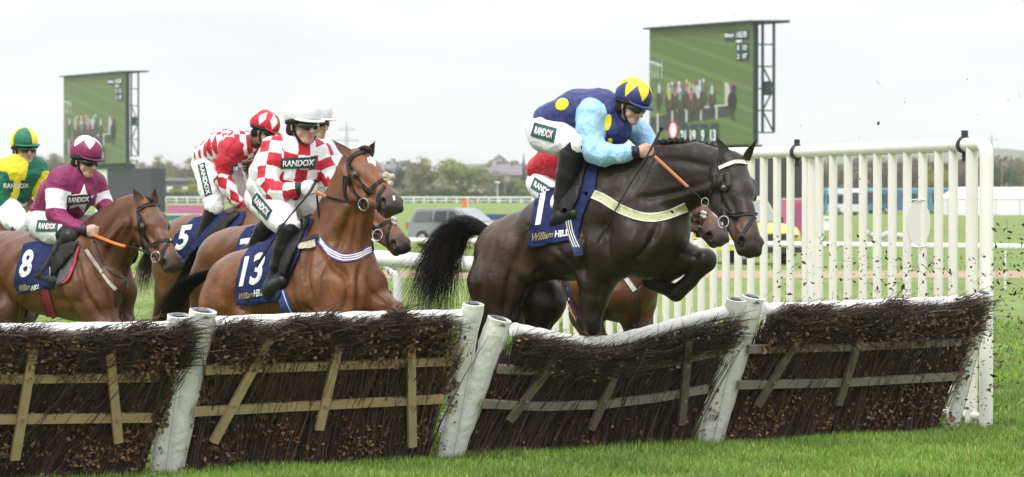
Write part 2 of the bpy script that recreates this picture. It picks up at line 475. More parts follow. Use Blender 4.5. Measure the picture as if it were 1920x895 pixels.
def hurdle(lb, lt, rb, rt, rail, timber, braces, tm, bm_, label, leafy, n_low, n_top, over=.5):
    B0, B1 = base_pt(lb), base_pt(rb)
    # post tops: given as pixels, leaning towards the landing side
    def top_of(bpt, px): return on_plane(px[0], px[1], bpt + hh * LEAN, hh)
    T0, T1 = top_of(B0, lt), top_of(B1, rt)
    e = empty('hurdle', ((B0 + B1) / 2).tolist(), 0, label, 'hurdle', 'brush hurdles across the course')
    inv = (np.eye(3), -(B0 + B1) / 2)
    up = ((T0 - B0) + (T1 - B1)) / 2; along = (B1 - B0) / np.linalg.norm(B1 - B0)
    nrm = np.cross(along, up); nrm /= np.linalg.norm(nrm)
    if np.dot(nrm, hh) < 0: nrm = -nrm
    mid = (B0 + B1) / 2
    def pl(px, py, off=0.): return on_plane(px, py, mid + nrm * off, nrm)
    post_mesh('post', B0 + inv[1], T0 + inv[1], .099, e, -1, M_PADTOP)
    post_mesh('post', B1 + inv[1], T1 + inv[1], .080, e, -1, M_PADTOP)
    # padded white top bar
    pts = [pl(x, y, -.03) for x, y in rail]
    fine = []
    for i in range(len(pts) - 1):
        for s_ in np.linspace(0, 1, 8, endpoint=False):
            p_1, p0, p1, p2 = pts[max(i - 1, 0)], pts[i], pts[i + 1], pts[min(i + 2, len(pts) - 1)]
            fine.append(.5 * ((2 * p0) + (-p_1 + p1) * s_ + (2 * p_1 - 5 * p0 + 4 * p1 - p2) * s_ ** 2 + (-p_1 + 3 * p0 - 3 * p1 + p2) * s_ ** 3))
    fine.append(pts[-1]); RAILF = np.array(fine)
    mb = MB(); mb.tube(fine, [.052 * (1 + .05 * math.sin(i * 1.9)) for i in range(len(fine))], 12)
    mb.build('top_bar', M_RAIL, e, True, inv=inv)
    # timber
    for ln in timber:
        mb = MB()
        for a_, b_ in zip(ln[:-1], ln[1:]): mb.bar(pl(*a_, .088), pl(*b_, .088), .035, .062, up=up)
        mb.build('rail', tm, e, inv=inv)
    for a_, b_ in braces:
        A_, B_ = pl(*a_, .123), pl(*b_, .112)
        mb = MB(); mb.bar(A_, B_, .062, .032, up=nrm)
        o = (mb.build('brace', bm_, e, inv=inv))
        bb = MB()
        d = A_ - B_
        for ln in timber:
            ym = np.mean([p[1] for p in ln]); f_ = (ym - b_[1]) / (a_[1] - b_[1])
            if 0 < f_ < 1:
                c = B_ + d * f_
                bb.tube([c + nrm * .010, c + nrm * .028], .013, 8)
        if bb.v: bb.build('bolt', M_BOLT, o, True, inv=inv)
    # ---- brush
    tx = np.interp
    def railpt(s_):
        i = s_ * (len(RAILF) - 1); k = np.clip(i.astype(int), 0, len(RAILF) - 2); f_ = (i - k)[:, None]
        return RAILF[k] * (1 - f_) + RAILF[k + 1] * f_
    rg = np.random.default_rng(int(lb) + 400)
    n = n_low
    s_ = .045 + .885 * rg.random(n)
    P = B0 + (B1 - B0) * (s_[:, None] * .985 + .005) + nrm * (rg.random((n, 1)) * .10 - .05) + np.array([0, 0, -.01])
    tgt = railpt(np.clip(s_ + rg.normal(size=n) * .03, .03, .965)) + nrm * (rg.random((n, 1)) * .11 - .05)
    D = tgt - P
    st = rg.random(n) < .45; P[st] += D[st] * (rg.random((st.sum(), 1)) * .5)
    D = tgt - P; L = np.linalg.norm(D, axis=1) * (.35 + .60 * rg.random(n) ** .5)
    D = D + rg.normal(size=(n, 3)) * .07
    V1, F1 = twigs(P, D, L, .0035 + .0055 * rg.random(n) ** 2, np.full(n, .0016), rg.normal(size=(n, 3)) * .06)
    c1 = np.array([.084, .061, .049])[None] * (.3 + 1.4 * rg.random((n, 1)) ** 1.5)
    red = rg.random(n) < .3; c1[red] *= np.array([1.3, .95, .88])
    # top roll of fine twigs, swept over the bar towards the landing side
    m_ = n_top
    s2 = rg.random(m_) * (.955 if over < 1.0 or lb > 1000 else .90)
    dn = rg.random(m_) ** .8
    upv = up / np.linalg.norm(up)
    hump = (.6 + .4 * np.sin(s2 * 17 + lb) + .35 * np.sin(s2 * 41 + lb * 2))[:, None]
    Q = railpt(s2) - upv * (.02 * (1 - over * hump) + .25 * dn[:, None] - .05 * over * hump * (1 - dn[:, None])) + nrm * (.03 + .11 * rg.random((m_, 1)))
    D2 = upv * (.55 + .5 * rg.random((m_, 1))) + nrm * (.42 + .5 * rg.random((m_, 1)) * (.4 + .6 * (1 - dn[:, None]))) + along * (.40 + rg.normal(size=(m_, 1)) * .55)
    L2 = (.06 + .15 * rg.random(m_) ** 1.5) * (1 + .6 * (rg.random(m_) < .06))
    V2, F2 = twigs(Q, D2, L2, .0024 + .0032 * rg.random(m_) ** 2, np.full(m_, .0011), along * (rg.normal(size=(m_, 1)) * .05) + rg.normal(size=(m_, 3)) * .015 - np.array([[0, 0, .035]]))
    c2 = np.array([.067, .050, .041])[None] * (.25 + 1.5 * rg.random((m_, 1)) ** 1.6)
    pale = rg.random(m_) < .28; c2[pale] *= np.array([2.7, 2.35, 2.15])
    # leaves still on the birch
    k = leafy
    s3 = rg.random(k); h3 = rg.random(k) ** .8
    clump = np.sin(s3 * 19 + lb) * np.sin(h3 * 9 + s3 * 7 + lb * .3)
    keep = rg.random(k) < np.clip(.5 + .8 * clump, .08, 1)
    s3 = s3[keep]; h3 = h3[keep]; k = len(s3)
    B3 = B0 + (B1 - B0) * s3[:, None]
    Q3 = B3 + (railpt(s3) - B3) * (h3[:, None] * .97 + .03) + nrm * (.035 + .055 * rg.random((k, 1)) + .13 * (h3[:, None] > .72) * (.3 + .7 * rg.random((k, 1))))
    V3, F3 = leaves(Q3, .011 + .013 * rg.random(k), k, rg)
    c3 = np.array([.225, .135, .072])[None] * (.3 + 1.1 * rg.random((k, 1)))
    V = np.concatenate([V1, V2, V3]); o1 = len(V1); o2 = o1 + len(V2)
    me = mesh_np('brush', V + inv[1], [F1, F2 + o1, F3 + o2])
    C = np.concatenate([np.repeat(c1, 12, 0), np.repeat(c2, 12, 0), np.repeat(c3, 4, 0)])
    set_col(me, C)
    o = link('brush', me, M_TWIG, e); o['kind'] = 'stuff'
    return e
hurdle(-190, (-140, 612), 297, (336, 592), [(-120, 622), (100, 620), (300, 617), (326, 616)],
       [[(-170, 712), (296, 707)], [(-175, 788), (284, 783)]],
       [((62, 655), (28, 862)), ((206, 662), (222, 830))], M_W1, M_W1, 'leftmost brush hurdle, cut off by the picture edge, jumped by the horse wearing number 8', 9500, 4600, 7000, 1.25)
hurdle(322, (381, 583), 836, (888, 570), [(400, 608), (560, 601), (700, 597), (866, 594)],
       [[(385, 694), (846, 677)], [(362, 772), (830, 748)]],
       [((505, 636), (400, 830)), ((636, 645), (598, 806)), ((770, 648), (773, 838))], M_W1, M_W1, 'brush hurdle with fresh timber rails in front of the horse wearing number 13', 6500, 4900, 7000, 1.2)
hurdle(848, (937, 598), 1322, (1381, 562), [(962, 618), (1020, 630), (1080, 642), (1130, 643), (1200, 628), (1290, 603), (1392, 579)],
       [[(934, 692), (1060, 696), (1160, 693), (1250, 680), (1340, 661)], [(903, 757), (1020, 762), (1130, 758), (1230, 746), (1326, 729)]],
       [((1046, 668), (955, 790)), ((1166, 676), (1108, 806)), ((1291, 640), (1278, 796))], M_W2, M_W3, 'brush hurdle with its top bar bent down under the leaping dark horse', 1500, 5400, 5600, .05)
hurdle(1337, (1412, 557), 1783, (1846, 550), [(1432, 581), (1560, 577), (1700, 571), (1835, 566)],
       [[(1402, 655), (1600, 650), (1800, 641)], [(1384, 722), (1590, 717), (1790, 706)]],
       [((1500, 630), (1420, 762)), ((1612, 636), (1572, 760))], M_W2, M_W3, 'rightmost brush hurdle, leafy, ending at the white picket wing', 8000, 4900, 7500, 1.0)
# ---------------------------------------------------------------- blended solids for bodies (signed distances, then surface nets)
class Solid:
    def __init__(s): s.pr = []; s.cut = []
    def cone(s, a, b, ra, rb, k=.03, sq=None, ax=None, col=(.5, .5, .5), tag=''):
        s.pr.append(dict(a=np.asarray(a, float), b=np.asarray(b, float), ra=ra, rb=rb, k=k, sq=sq, ax=None if ax is None else np.asarray(ax, float) / np.linalg.norm(ax), col=col, tag=tag))
    def carve(s, a, b, ra, rb, k=.01, sq=None, ax=None):
        s.cut.append(dict(a=np.asarray(a, float), b=np.asarray(b, float), ra=ra, rb=rb, k=k, sq=sq, ax=None if ax is None else np.asarray(ax, float) / np.linalg.norm(ax)))
    def chain(s, pts, k=.03, sq=None, ax=None, col=(.5, .5, .5), tag=''):
        for (p, r), (q, r2) in zip(pts[:-1], pts[1:]): s.cone(p, q, r, r2, k, sq, ax, col, tag)
    @staticmethod
    def dist(p, X, Y, Z, grow=0., want_t=False):
        a = p['a']; b = p['b']; sq = p['sq']; ax = p['ax']
        dx = X - a[0]; dy = Y - a[1]; dz = Z - a[2]
        ba = b - a
        if sq is not None and sq != 1:
            q = dx * ax[0] + dy * ax[1] + dz * ax[2]; f = 1 / sq - 1
            dx = dx + q * (ax[0] * f); dy = dy + q * (ax[1] * f); dz = dz + q * (ax[2] * f)
            ba = ba + ax * (np.dot(ba, ax) * f)
        L2 = float(np.dot(ba, ba))
        if L2 < 1e-10: t = np.zeros_like(dx + dy + dz)
        else: t = np.clip((dx * ba[0] + dy * ba[1] + dz * ba[2]) / L2, 0, 1)
        d = np.sqrt((dx - t * ba[0]) ** 2 + (dy - t * ba[1]) ** 2 + (dz - t * ba[2]) ** 2) - (p['ra'] + (p['rb'] - p['ra']) * t)
        if sq is not None and sq < 1: d = d * math.sqrt(sq)
        d = d - grow
        return (d, t) if want_t else d
    def mesh(s, h, tags=None, grow=None, keep=None):
        pr = [p for p in s.pr if tags is None or p['tag'] in tags]
        g = (lambda p: 0.) if grow is None else grow
        lo = np.full(3, 1e9); hi = -lo; bx = []
        for p in pr + s.cut:
            m = max(1., p['sq'] or 1.) * max(p['ra'], p['rb']) + (abs(g(p)) if 'tag' in p else 0) + max(p['k'] * 1.2, 2.5 * h)
            l = np.minimum(p['a'], p['b']) - m; u = np.maximum(p['a'], p['b']) + m
            bx.append((l, u))
            if 'tag' in p: lo = np.minimum(lo, l); hi = np.maximum(hi, u)
        lo -= h * 2; hi += h * 2
        n = np.ceil((hi - lo) / h).astype(int) + 1
        Fd = np.full(n, 9., np.float32)
        gx = [(lo[i] + h * np.arange(n[i])).astype(np.float32) for i in range(3)]
        for p, (l, u) in zip(pr + s.cut, bx):
            i0 = np.maximum(((l - lo) / h).astype(int), 0); i1 = np.minimum(((u - lo) / h).astype(int) + 2, n)
            if np.any(i1 <= i0): continue
            sl_ = tuple(slice(i0[i], i1[i]) for i in range(3))
            X = gx[0][sl_[0]][:, None, None]; Y = gx[1][sl_[1]][None, :, None]; Z = gx[2][sl_[2]][None, None, :]
            k = p['k']; f0 = Fd[sl_]
            if 'tag' in p:
                d = s.dist(p, X, Y, Z, g(p)).astype(np.float32)
                e = np.maximum(k - np.abs(f0 - d), 0) / k
                Fd[sl_] = np.minimum(f0, d) - e * e * (k * .25)
            else:
                d = -s.dist(p, X, Y, Z).astype(np.float32)
                e = np.maximum(k - np.abs(f0 - d), 0) / k
                Fd[sl_] = np.maximum(f0, d) + e * e * (k * .25)
        V, Fq = surface_nets(Fd, lo, h)
        if keep is not None: V, Fq = keep(V, Fq)
        # nearest solids, for colours
        D = np.stack([s.dist(p, V[:, 0], V[:, 1], V[:, 2], g(p)) for p in pr], 1)
        return V, Fq, pr, D
def surface_nets(Fd, lo, h):
    ins = Fd < 0
    c = np.zeros(tuple(np.array(Fd.shape) - 1), np.uint8)
    offs = [(i, j, k) for i in (0, 1) for j in (0, 1) for k in (0, 1)]
    sh = c.shape
    for i, j, k in offs: c += ins[i:i + sh[0], j:j + sh[1], k:k + sh[2]]
    act = np.argwhere((c > 0) & (c < 8))
    idx = np.full(sh, -1, np.int64); idx[tuple(act.T)] = np.arange(len(act))
    val = np.stack([Fd[act[:, 0] + i, act[:, 1] + j, act[:, 2] + k] for i, j, k in offs], 1)
    acc = np.zeros((len(act), 3)); cnt = np.zeros(len(act))
    for a in range(8):
        for b in range(a + 1, 8):
            if sum(abs(offs[a][q] - offs[b][q]) for q in range(3)) != 1: continue
            va, vb = val[:, a], val[:, b]
            m = (va < 0) != (vb < 0)
            t = va[m] / (va[m] - vb[m])
            acc[m] += np.array(offs[a]) + t[:, None] * (np.array(offs[b]) - np.array(offs[a])); cnt[m] += 1
    V = lo + h * (act + acc / np.maximum(cnt, 1)[:, None])
    quads = []
    for ax in range(3):
        s0 = [slice(None)] * 3; s1 = [slice(None)] * 3
        s0[ax] = slice(0, -1); s1[ax] = slice(1, None)
        e = np.argwhere(ins[tuple(s0)] != ins[tuple(s1)])
        o1, o2 = [(1, 2), (2, 0), (0, 1)][ax]
        ok = (e[:, o1] > 0) & (e[:, o2] > 0) & (e[:, o1] < sh[o1]) & (e[:, o2] < sh[o2]) & (e[:, ax] < sh[ax])
        e = e[ok]
        flip = ins[tuple(e.T)]
        d1 = np.zeros(3, int); d1[o1] = 1; d2 = np.zeros(3, int); d2[o2] = 1
        q = np.stack([idx[tuple((e - d1 - d2).T)], idx[tuple((e - d2).T)], idx[tuple(e.T)], idx[tuple((e - d1).T)]], 1)
        q[~flip] = q[~flip][:, ::-1]
        quads.append(q)
    return V, np.concatenate(quads)
def blend_col(pr, D, sharp=.02):
    w = np.exp(-(D - D.min(1, keepdims=True)) / sharp)
    w /= w.sum(1, keepdims=True)
    return w @ np.array([p['col'] for p in pr])
def vnormals(V, Fq):
    n = np.cross(V[Fq[:, 2]] - V[Fq[:, 0]], V[Fq[:, 3]] - V[Fq[:, 1]])
    N = np.zeros_like(V)
    for i in range(4): np.add.at(N, Fq[:, i], n)
    return N / (np.linalg.norm(N, axis=1, keepdims=True) + 1e-12)
def ripple(V, N, amp, freq, seed, n=7, stretch=(1, 1, 1)):
    rg = np.random.default_rng(seed); a = np.zeros(len(V))
    for i in range(n):
        k = rg.normal(size=3); k = k / np.linalg.norm(k) * freq * (.5 + rg.random()) * np.array(stretch)
        k2 = rg.normal(size=3) * freq * .4
        a += np.sin(V @ k + 1.5 * np.sin(V @ k2 + rg.random() * 6) + rg.random() * 6)
    return V + N * (a / math.sqrt(n) * amp)[:, None]

# ---- a local frame for a horse or a rider: a vertical plane along its heading, pixels pin down points in it
class Fig:
    def __init__(s, px, py, D, yaw, base=None):
        s.A = at(px, py, D); s.th = R(yaw); s.s = D / F_PX
        s.f = np.array([math.cos(s.th), -math.sin(s.th), 0]); s.n = np.array([-math.sin(s.th), -math.cos(s.th), 0])
        s.O = np.array([s.A[0], s.A[1], float(ground_z(s.A[1]))]) if base is None else np.asarray(base, float)
        s.M = np.stack([s.f, -s.n, [0, 0, 1.]])          # world -> local rotation
    def loc(s, P): return (np.asarray(P) - s.O) @ s.M.T
    def world(s, P): return np.asarray(P) @ s.M + s.O
    def w(s, x, y, l=0.): return on_plane(x, y, s.A + s.n * l, s.n)
    def p(s, x, y, l=0.): return s.loc(s.w(x, y, l))
    def ch(s, pts): return [(s.p(x, y, l), r * s.s) for x, y, l, r in pts]
    def vec(s, v): return np.asarray(v) @ s.M.T
    def root(s, name, label, cat, group=None):
        return empty(name, s.O.tolist(), -s.th, label, cat, group)

# ---- patches: 2-D outlines in the picture cast onto a surface (straps, cloths, lettering)
def grid_cut(bm, step):
    xs_ = [v.co.x for v in bm.verts]; ys_ = [v.co.y for v in bm.verts]
    x = min(xs_) + step
    while x < max(xs_):
        g = bm.verts[:] + bm.edges[:] + bm.faces[:]
        bmesh.ops.bisect_plane(bm, geom=g, plane_co=(x, 0, 0), plane_no=(1, 0, 0)); x += step
    y = min(ys_) + step
    while y < max(ys_):
        g = bm.verts[:] + bm.edges[:] + bm.faces[:]
        bmesh.ops.bisect_plane(bm, geom=g, plane_co=(0, y, 0), plane_no=(0, 1, 0)); y += step
def poly_bm(polys):
    bm = bmesh.new()
    for pl_ in polys:
        vs = [bm.verts.new((x, y, 0)) for x, y in pl_]
        f = bm.faces.new(vs)
    bmesh.ops.remove_doubles(bm, verts=bm.verts[:], dist=1e-4)
    bmesh.ops.triangulate(bm, faces=bm.faces[:])
    return bm
def bvh_of(objs):
    """world-space BVH of some built objects (parents are translation + z rotation only)"""
    V = []; Fs = []; n = 0
    for o in objs:
        me = o.data
        co = np.zeros(len(me.vertices) * 3, np.float32); me.vertices.foreach_get('co', co); co = co.reshape(-1, 3).astype(float)
        p = o
        while p is not None:
            c, s_ = math.cos(p.rotation_euler.z), math.sin(p.rotation_euler.z)
            co = co @ np.array([[c, s_, 0], [-s_, c, 0], [0, 0, 1]]) + np.array(p.location); p = p.parent
        V.append(co); Fs += [tuple(i + n for i in f.vertices) for f in me.polygons]; n += len(co)
    return BVHTree.FromPolygons([tuple(v) for v in np.concatenate(V)], Fs)
CAMV = Vector((0, 0, CAM_H))
def cast(bvh, px, py):
    h = bvh.ray_cast(CAMV, Vector(ray(px, py)))
    return (h[0], h[1]) if h[0] is not None else (None, None)
def patch(name, polys, bvh, fig, parent, m, off=.004, thick=.003, step=5, bm=None, smooth_it=0, mirror=False):
    """polys in pixels -> solid sheet lying on the surface"""
    if bm is None: bm = poly_bm(polys)
    grid_cut(bm, step)
    pts = {}
    hits = []
    for v in bm.verts:
        h, n = cast(bvh, v.co.x, v.co.y)
        hits.append((v, h, n))
    ok = [i for i in hits if i[1] is not None]
    if not ok: bm.free(); return None
    for v, h, n in hits:
        if h is None:                      # just past the outline of the body: carry on at the nearest depth
            q = min(ok, key=lambda i: (i[0].co.x - v.co.x) ** 2 + (i[0].co.y - v.co.y) ** 2) if len(ok) < 4000 else ok[0]
            h = Vector(at(v.co.x, v.co.y, q[1].y)); n = q[2]
        pts[v] = (h, n)
    nn = {}
    far = [v for v, h, n in hits if h is None and min((i[0].co - v.co).length for i in ok) > 5]
    if far:
        fs = set(far)
        bmesh.ops.delete(bm, geom=far, context='VERTS')
        for v in fs: pts.pop(v, None)
        if not bm.faces: bm.free(); return None
    for _ in range(smooth_it):
        new = {}
        for v in bm.verts:
            ns = [pts[e.other_vert(v)][0] for e in v.link_edges]
            mid_ = sum((a for a in ns), Vector()) / len(ns)
            d = Vector(ray(v.co.x, v.co.y))
            # only slide along the line of sight towards the viewer: cloth bridges hollows
            t = (mid_ - CAMV).dot(d)
            new[v] = CAMV + d * min((pts[v][0] - CAMV).length, t)
        for v in bm.verts: pts[v] = (new[v], pts[v][1])
    bm.verts.index_update()
    for v in bm.verts:
        h, n = pts[v]
        d = Vector(ray(v.co.x, v.co.y))
        if n.dot(d) > 0: n = -n
        n = (n - d * .35).normalized()
        nn[v.index] = n
        v.co = h + n * off
    bm.verts.ensure_lookup_table()
    top_ = [v.co.copy() for v in bm.verts]
    low = [top_[i] + nn[i] * thick for i in range(len(top_))]
    Fs = [[v.index for v in f.verts] for f in bm.faces]
    bed = [(e.verts[0].index, e.verts[1].index) for e in bm.edges if len(e.link_faces) == 1]
    bm.free()
    V = np.array([tuple(v) for v in low] + [tuple(v) for v in top_])
    V = fig.loc(V); n = len(top_)
    # orient outwards (towards the viewer)
    out = []
    for f in Fs:
        a, b_, c = V[f[0]], V[f[1]], V[f[2]]
        nv = np.cross(b_ - a, c - a)
        want = fig.vec(np.array(nn[f[0]]))
        out.append(f if np.dot(nv, want) > 0 else f[::-1])
    inner = [[i + n for i in f[::-1]] for f in out]
    side = [(a, b_, b_ + n, a + n) for a, b_ in bed]
    AF = out + inner + side
    me = bpy.data.meshes.new(name)
    me.from_pydata([tuple(v) for v in V], [], AF); me.update()
    if step > 0: me.polygons.foreach_set('use_smooth', np.array([True] * len(out) + [False] * (len(AF) - len(out))))
    o = link(name, me, m, parent)
    if mirror:                                            # the same piece on the animal's other side
        m2 = bpy.data.meshes.new(name); m2.from_pydata([(v[0], -v[1], v[2]) for v in V], [], [list(f)[::-1] for f in AF]); m2.update()
        m2.polygons.foreach_set('use_smooth', np.array([True] * len(out) + [False] * (len(AF) - len(out))))
        link(name, m2, m, parent)
    return o
def ribbon(pts, w):
    """outline quads of a band along a pixel polyline"""
    pts = [np.array(p[:2], float) for p in pts]; n = len(pts)
    ws = [w] * n if np.isscalar(w) else w
    off = []
    for i in range(n):
        t = pts[min(i + 1, n - 1)] - pts[max(i - 1, 0)]; t /= np.linalg.norm(t) + 1e-9
        off.append(np.array([-t[1], t[0]]) * ws[i] / 2)
    return [[tuple(pts[i] + off[i]), tuple(pts[i + 1] + off[i + 1]), tuple(pts[i + 1] - off[i + 1]), tuple(pts[i] - off[i])] for i in range(n - 1)]
def crom(pts, k=6):
    pts = [np.asarray(p, float) for p in pts]; out = []
    for i in range(len(pts) - 1):
        a, b_, c, d = pts[max(i - 1, 0)], pts[i], pts[i + 1], pts[min(i + 2, len(pts) - 1)]
        for t in np.linspace(0, 1, k, endpoint=False):
            out.append(.5 * (2 * b_ + (c - a) * t + (2 * a - 5 * b_ + 4 * c - d) * t * t + (3 * b_ - a - 3 * c + d) * t ** 3))
    return out + [pts[-1]]
_tc = {}
def text_bm(s, bold=.0, shear=0.):
    cu = bpy.data.curves.new('lettering_curve', 'FONT')
    cu.body = s; cu.size = 1; cu.offset = bold; cu.shear = shear; cu.resolution_u = 4
    o = bpy.data.objects.new('lettering_curve', cu); COL.objects.link(o)
    dg = bpy.context.evaluated_depsgraph_get()
    me = bpy.data.meshes.new_from_object(o.evaluated_get(dg))
    bm = bmesh.new(); bm.from_mesh(me)
    bpy.data.objects.remove(o); bpy.data.curves.remove(cu); bpy.data.meshes.remove(me)
    bmesh.ops.remove_doubles(bm, verts=bm.verts[:], dist=1e-5)
    return bm
def text_patch(name, s, quad, bvh, fig, parent, m, off=.008, thick=.0015, bold=.02, shear=0., step=4, bow=0.):
    """lettering fitted to a pixel quad: (bottom-left, bottom-right, top-right, top-left)"""
    bm = text_bm(s, bold, shear)
    X = [v.co.x for v in bm.verts]; Y = [v.co.y for v in bm.verts]
    x0, x1, y0, y1 = min(X), max(X), min(Y), max(Y)
    q = [np.array(p, float) for p in quad]
    for v in bm.verts:
        u = (v.co.x - x0) / (x1 - x0); t = (v.co.y - y0) / (y1 - y0)
        p = (q[0] * (1 - u) + q[1] * u) * (1 - t) + (q[3] * (1 - u) + q[2] * u) * t
        v.co = (p[0], p[1] + bow * math.sin(u * math.pi), 0)
    return patch(name, None, bvh, fig, parent, m, off, thick, step, bm)
def hair(spine, rad, n, rg, t0=(0, .45), t1=(.6, 1.), fly=.05, seg=7, r=.0018, sag=.0):
    """strands that follow a spine curve with their own offsets; spine (m,3), rad (m,)"""
    sp = np.array(crom(spine, 6)); rd = np.interp(np.linspace(0, 1, len(sp)), np.linspace(0, 1, len(rad)), rad)
    tt = np.linspace(0, 1, len(sp))
    def at_(t): return np.stack([np.interp(t, tt, sp[:, i]) for i in range(3)], -1), np.interp(t, tt, rd)
    a = t0[0] + (t0[1] - t0[0]) * rg.random(n); b_ = t1[0] + (t1[1] - t1[0]) * rg.random(n)
    o = rg.normal(size=(n, 3)); o /= np.linalg.norm(o, axis=1, keepdims=True); o *= (rg.random((n, 1)) ** .45)
    f1 = rg.normal(size=(n, 3)) * fly
    V = np.zeros((n, seg + 1, 3, 3))
    for i in range(seg + 1):
        u = i / seg
        c, q = at_(a + (b_ - a) * u)
        c = c + o * q[:, None] + f1 * u ** 2 * 1.0 + rg.normal(size=(n, 3)) * .002
        c[:, 2] -= sag * u * u
        rr = r * (1 - .8 * u)
        for k in range(3):
            th = 2 * math.pi * k / 3
            V[:, i, k] = c + rr * np.array([math.cos(th), math.sin(th), .5 * math.sin(th)])
    base = (np.arange(n) * (seg + 1) * 3)[:, None]; Fs = []
    for i in range(seg):
        for k in range(3):
            k2 = (k + 1) % 3
            Fs.append(base + np.array([[i * 3 + k, i * 3 + k2, (i + 1) * 3 + k2, (i + 1) * 3 + k]]))
    return V.reshape(-1, 3), np.concatenate(Fs)
# ---------------------------------------------------------------- horses
M_LEATH = mat('black_leather', (.012, .011, .011), .45, spec=.25, bump=.2, bscale=120)
M_BRLEATH = mat('brown_leather', (.05, .03, .02), .5)
M_STEEL = mat('polished_steel', (.72, .72, .70), .18, 1.)
M_EYE = mat('eye_dark', (.012, .008, .006), .06, coat=1.)
M_FLEECE = mat('cream_fleece', (.62, .55, .43), .95, noise=.4, nscale=60, bump=1., bscale=130, bdist=.02)
M_FLEECEW = mat('white_fleece', (.72, .70, .66), .95, noise=.4, nscale=60, bump=1., bscale=130, bdist=.02)
M_HAIR = mat('black_hair', (.013, .010, .009), .55, spec=.2)
M_WHITEHAIR = mat('white_coat_mark', (.75, .73, .70), .8)
M_CLOTH = mat('navy_cloth', (.017, .026, .095), .8, spec=.2, noise=.18, nscale=9, bump=.8, bscale=11, bdist=.04)
M_WTXT = mat('white_print', (.80, .80, .80), .6)
M_GOLD = mat('gold_print', (.42, .33, .16), .5)
M_ORANGE = mat('orange_rein', (.80, .19, .03), .6)
M_TAN = mat('tan_rein', (.42, .15, .06), .6)
M_HOOF = mat('hoof_horn', (.025, .022, .02), .5)
def coat_mat(name, bump=.25):
    m = mat(name, rough=.38, spec=.34, attr='Col', noise=.38, nscale=7, bump=.35, bscale=11, bdist=.035)
    nt = m.node_tree; b = nt.nodes['Principled BSDF']; old = b.inputs['Normal'].links[0].from_node
    tcn = nt.nodes.new('ShaderNodeTexCoord'); mpn = nt.nodes.new('ShaderNodeMapping'); mpn.inputs['Scale'].default_value = (60, 90, 260)
    nz_ = nt.nodes.new('ShaderNodeTexNoise'); nz_.inputs['Scale'].default_value = 1.; nz_.inputs['Detail'].default_value = 3
    bp = nt.nodes.new('ShaderNodeBump'); bp.inputs['Strength'].default_value = .35; bp.inputs['Distance'].default_value = .006
    nt.links.new(tcn.outputs['Object'], mpn.inputs['Vector']); nt.links.new(mpn.outputs[0], nz_.inputs['Vector']); nt.links.new(nz_.outputs['Fac'], bp.inputs['Height'])
    nt.links.new(old.outputs[0], bp.inputs['Normal']); nt.links.new(bp.outputs[0], b.inputs['Normal'])
    return m
M_COAT = coat_mat('horse_coat')
M_COATD = coat_mat('dark_horse_coat'); M_COATD.node_tree.nodes['Principled BSDF'].inputs['Specular IOR Level'].default_value = .28; M_COATD.node_tree.nodes['Principled BSDF'].inputs['Roughness'].default_value = .36

def horse_head(Sd, O, X, Yl, c):
    """head in its own frame: X poll to muzzle, Yl the animal's left, Z the front of the face"""
    X = X / np.linalg.norm(X); Yl = Yl - X * np.dot(X, Yl); Yl /= np.linalg.norm(Yl); Z = np.cross(X, Yl)
    hs = c.get('hs', 1.17)
    P = lambda x, y, z: O + (X * x + Yl * y + Z * z) * hs
    cb, cm, cn, cd = c['head'], c['muzzle'], c['nose'], c['dark']
    T = dict(tag='head')
    def ln(a, b, ra, rb, k=.03, sq=None, ax=None, col=cb): Sd.cone(P(*a), P(*b), ra * hs, rb * hs, k, sq, ax, col, 'head')
    ln((.00, 0, -.065), (.19, 0, -.075), .082, .100, .03, .95, Yl)
    ln((.19, 0, -.060), (.34, 0, -.050), .078, .058, .04, .86, Yl)
    ln((.34, 0, -.050), (.50, 0, -.050), .056, .050, .03, .86, Yl)
    ln((.45, 0, -.068), (.515, 0, -.070), .060, .059, .03, 1.08, Yl, cm); ln((.535, 0, -.070), (.560, 0, -.074), .058, .054, .03, 1.08, Yl, cn)
    ln((.560, 0, -.088), (.585, 0, -.092), .042, .034, .025, 1.25, Yl, cn)
    for y in (-1, 1):
        ln((.10, y * .052, -.165), (.17, y * .050, -.175), .085, .085, .03, .42, Yl)
        ln((.17, y * .040, -.185), (.47, y * .022, -.130), .045, .030, .04, None, None)
        ln((.125, y * .080, -.030), (.185, y * .085, -.040), .028, .022, .03)
        ln((.22, y * .082, -.095), (.36, y * .060, -.090), .013, .010, .03)
        ln((.535, y * .044, -.058), (.582, y * .044, -.076), .040, .030, .015, None, None, cn)
        ln((.03, y * .085, -.11), (.12, y * .085, -.12), .035, .04, .04)
    ln((.505, 0, -.138), (.545, 0, -.140), .034, .030, .02, 1.1, Yl, cn)
    ln((.45, 0, -.12), (.52, 0, -.13), .035, .03, .03, None, None, cm)
    # nostrils, mouth, eye sockets
    for y in (-1, 1):
        Sd.carve(P(.548, y * .062, -.052), P(.574, y * .074, -.070), .012 * hs, .019 * hs, .012)
        Sd.carve(P(.600, y * .02, -.116), P(.500, y * .056, -.116), .005, .004, .008)
        Sd.carve(P(.172, y * .110, -.064), P(.198, y * .106, -.068), .015, .015, .012)
    return P, X, Yl, Z
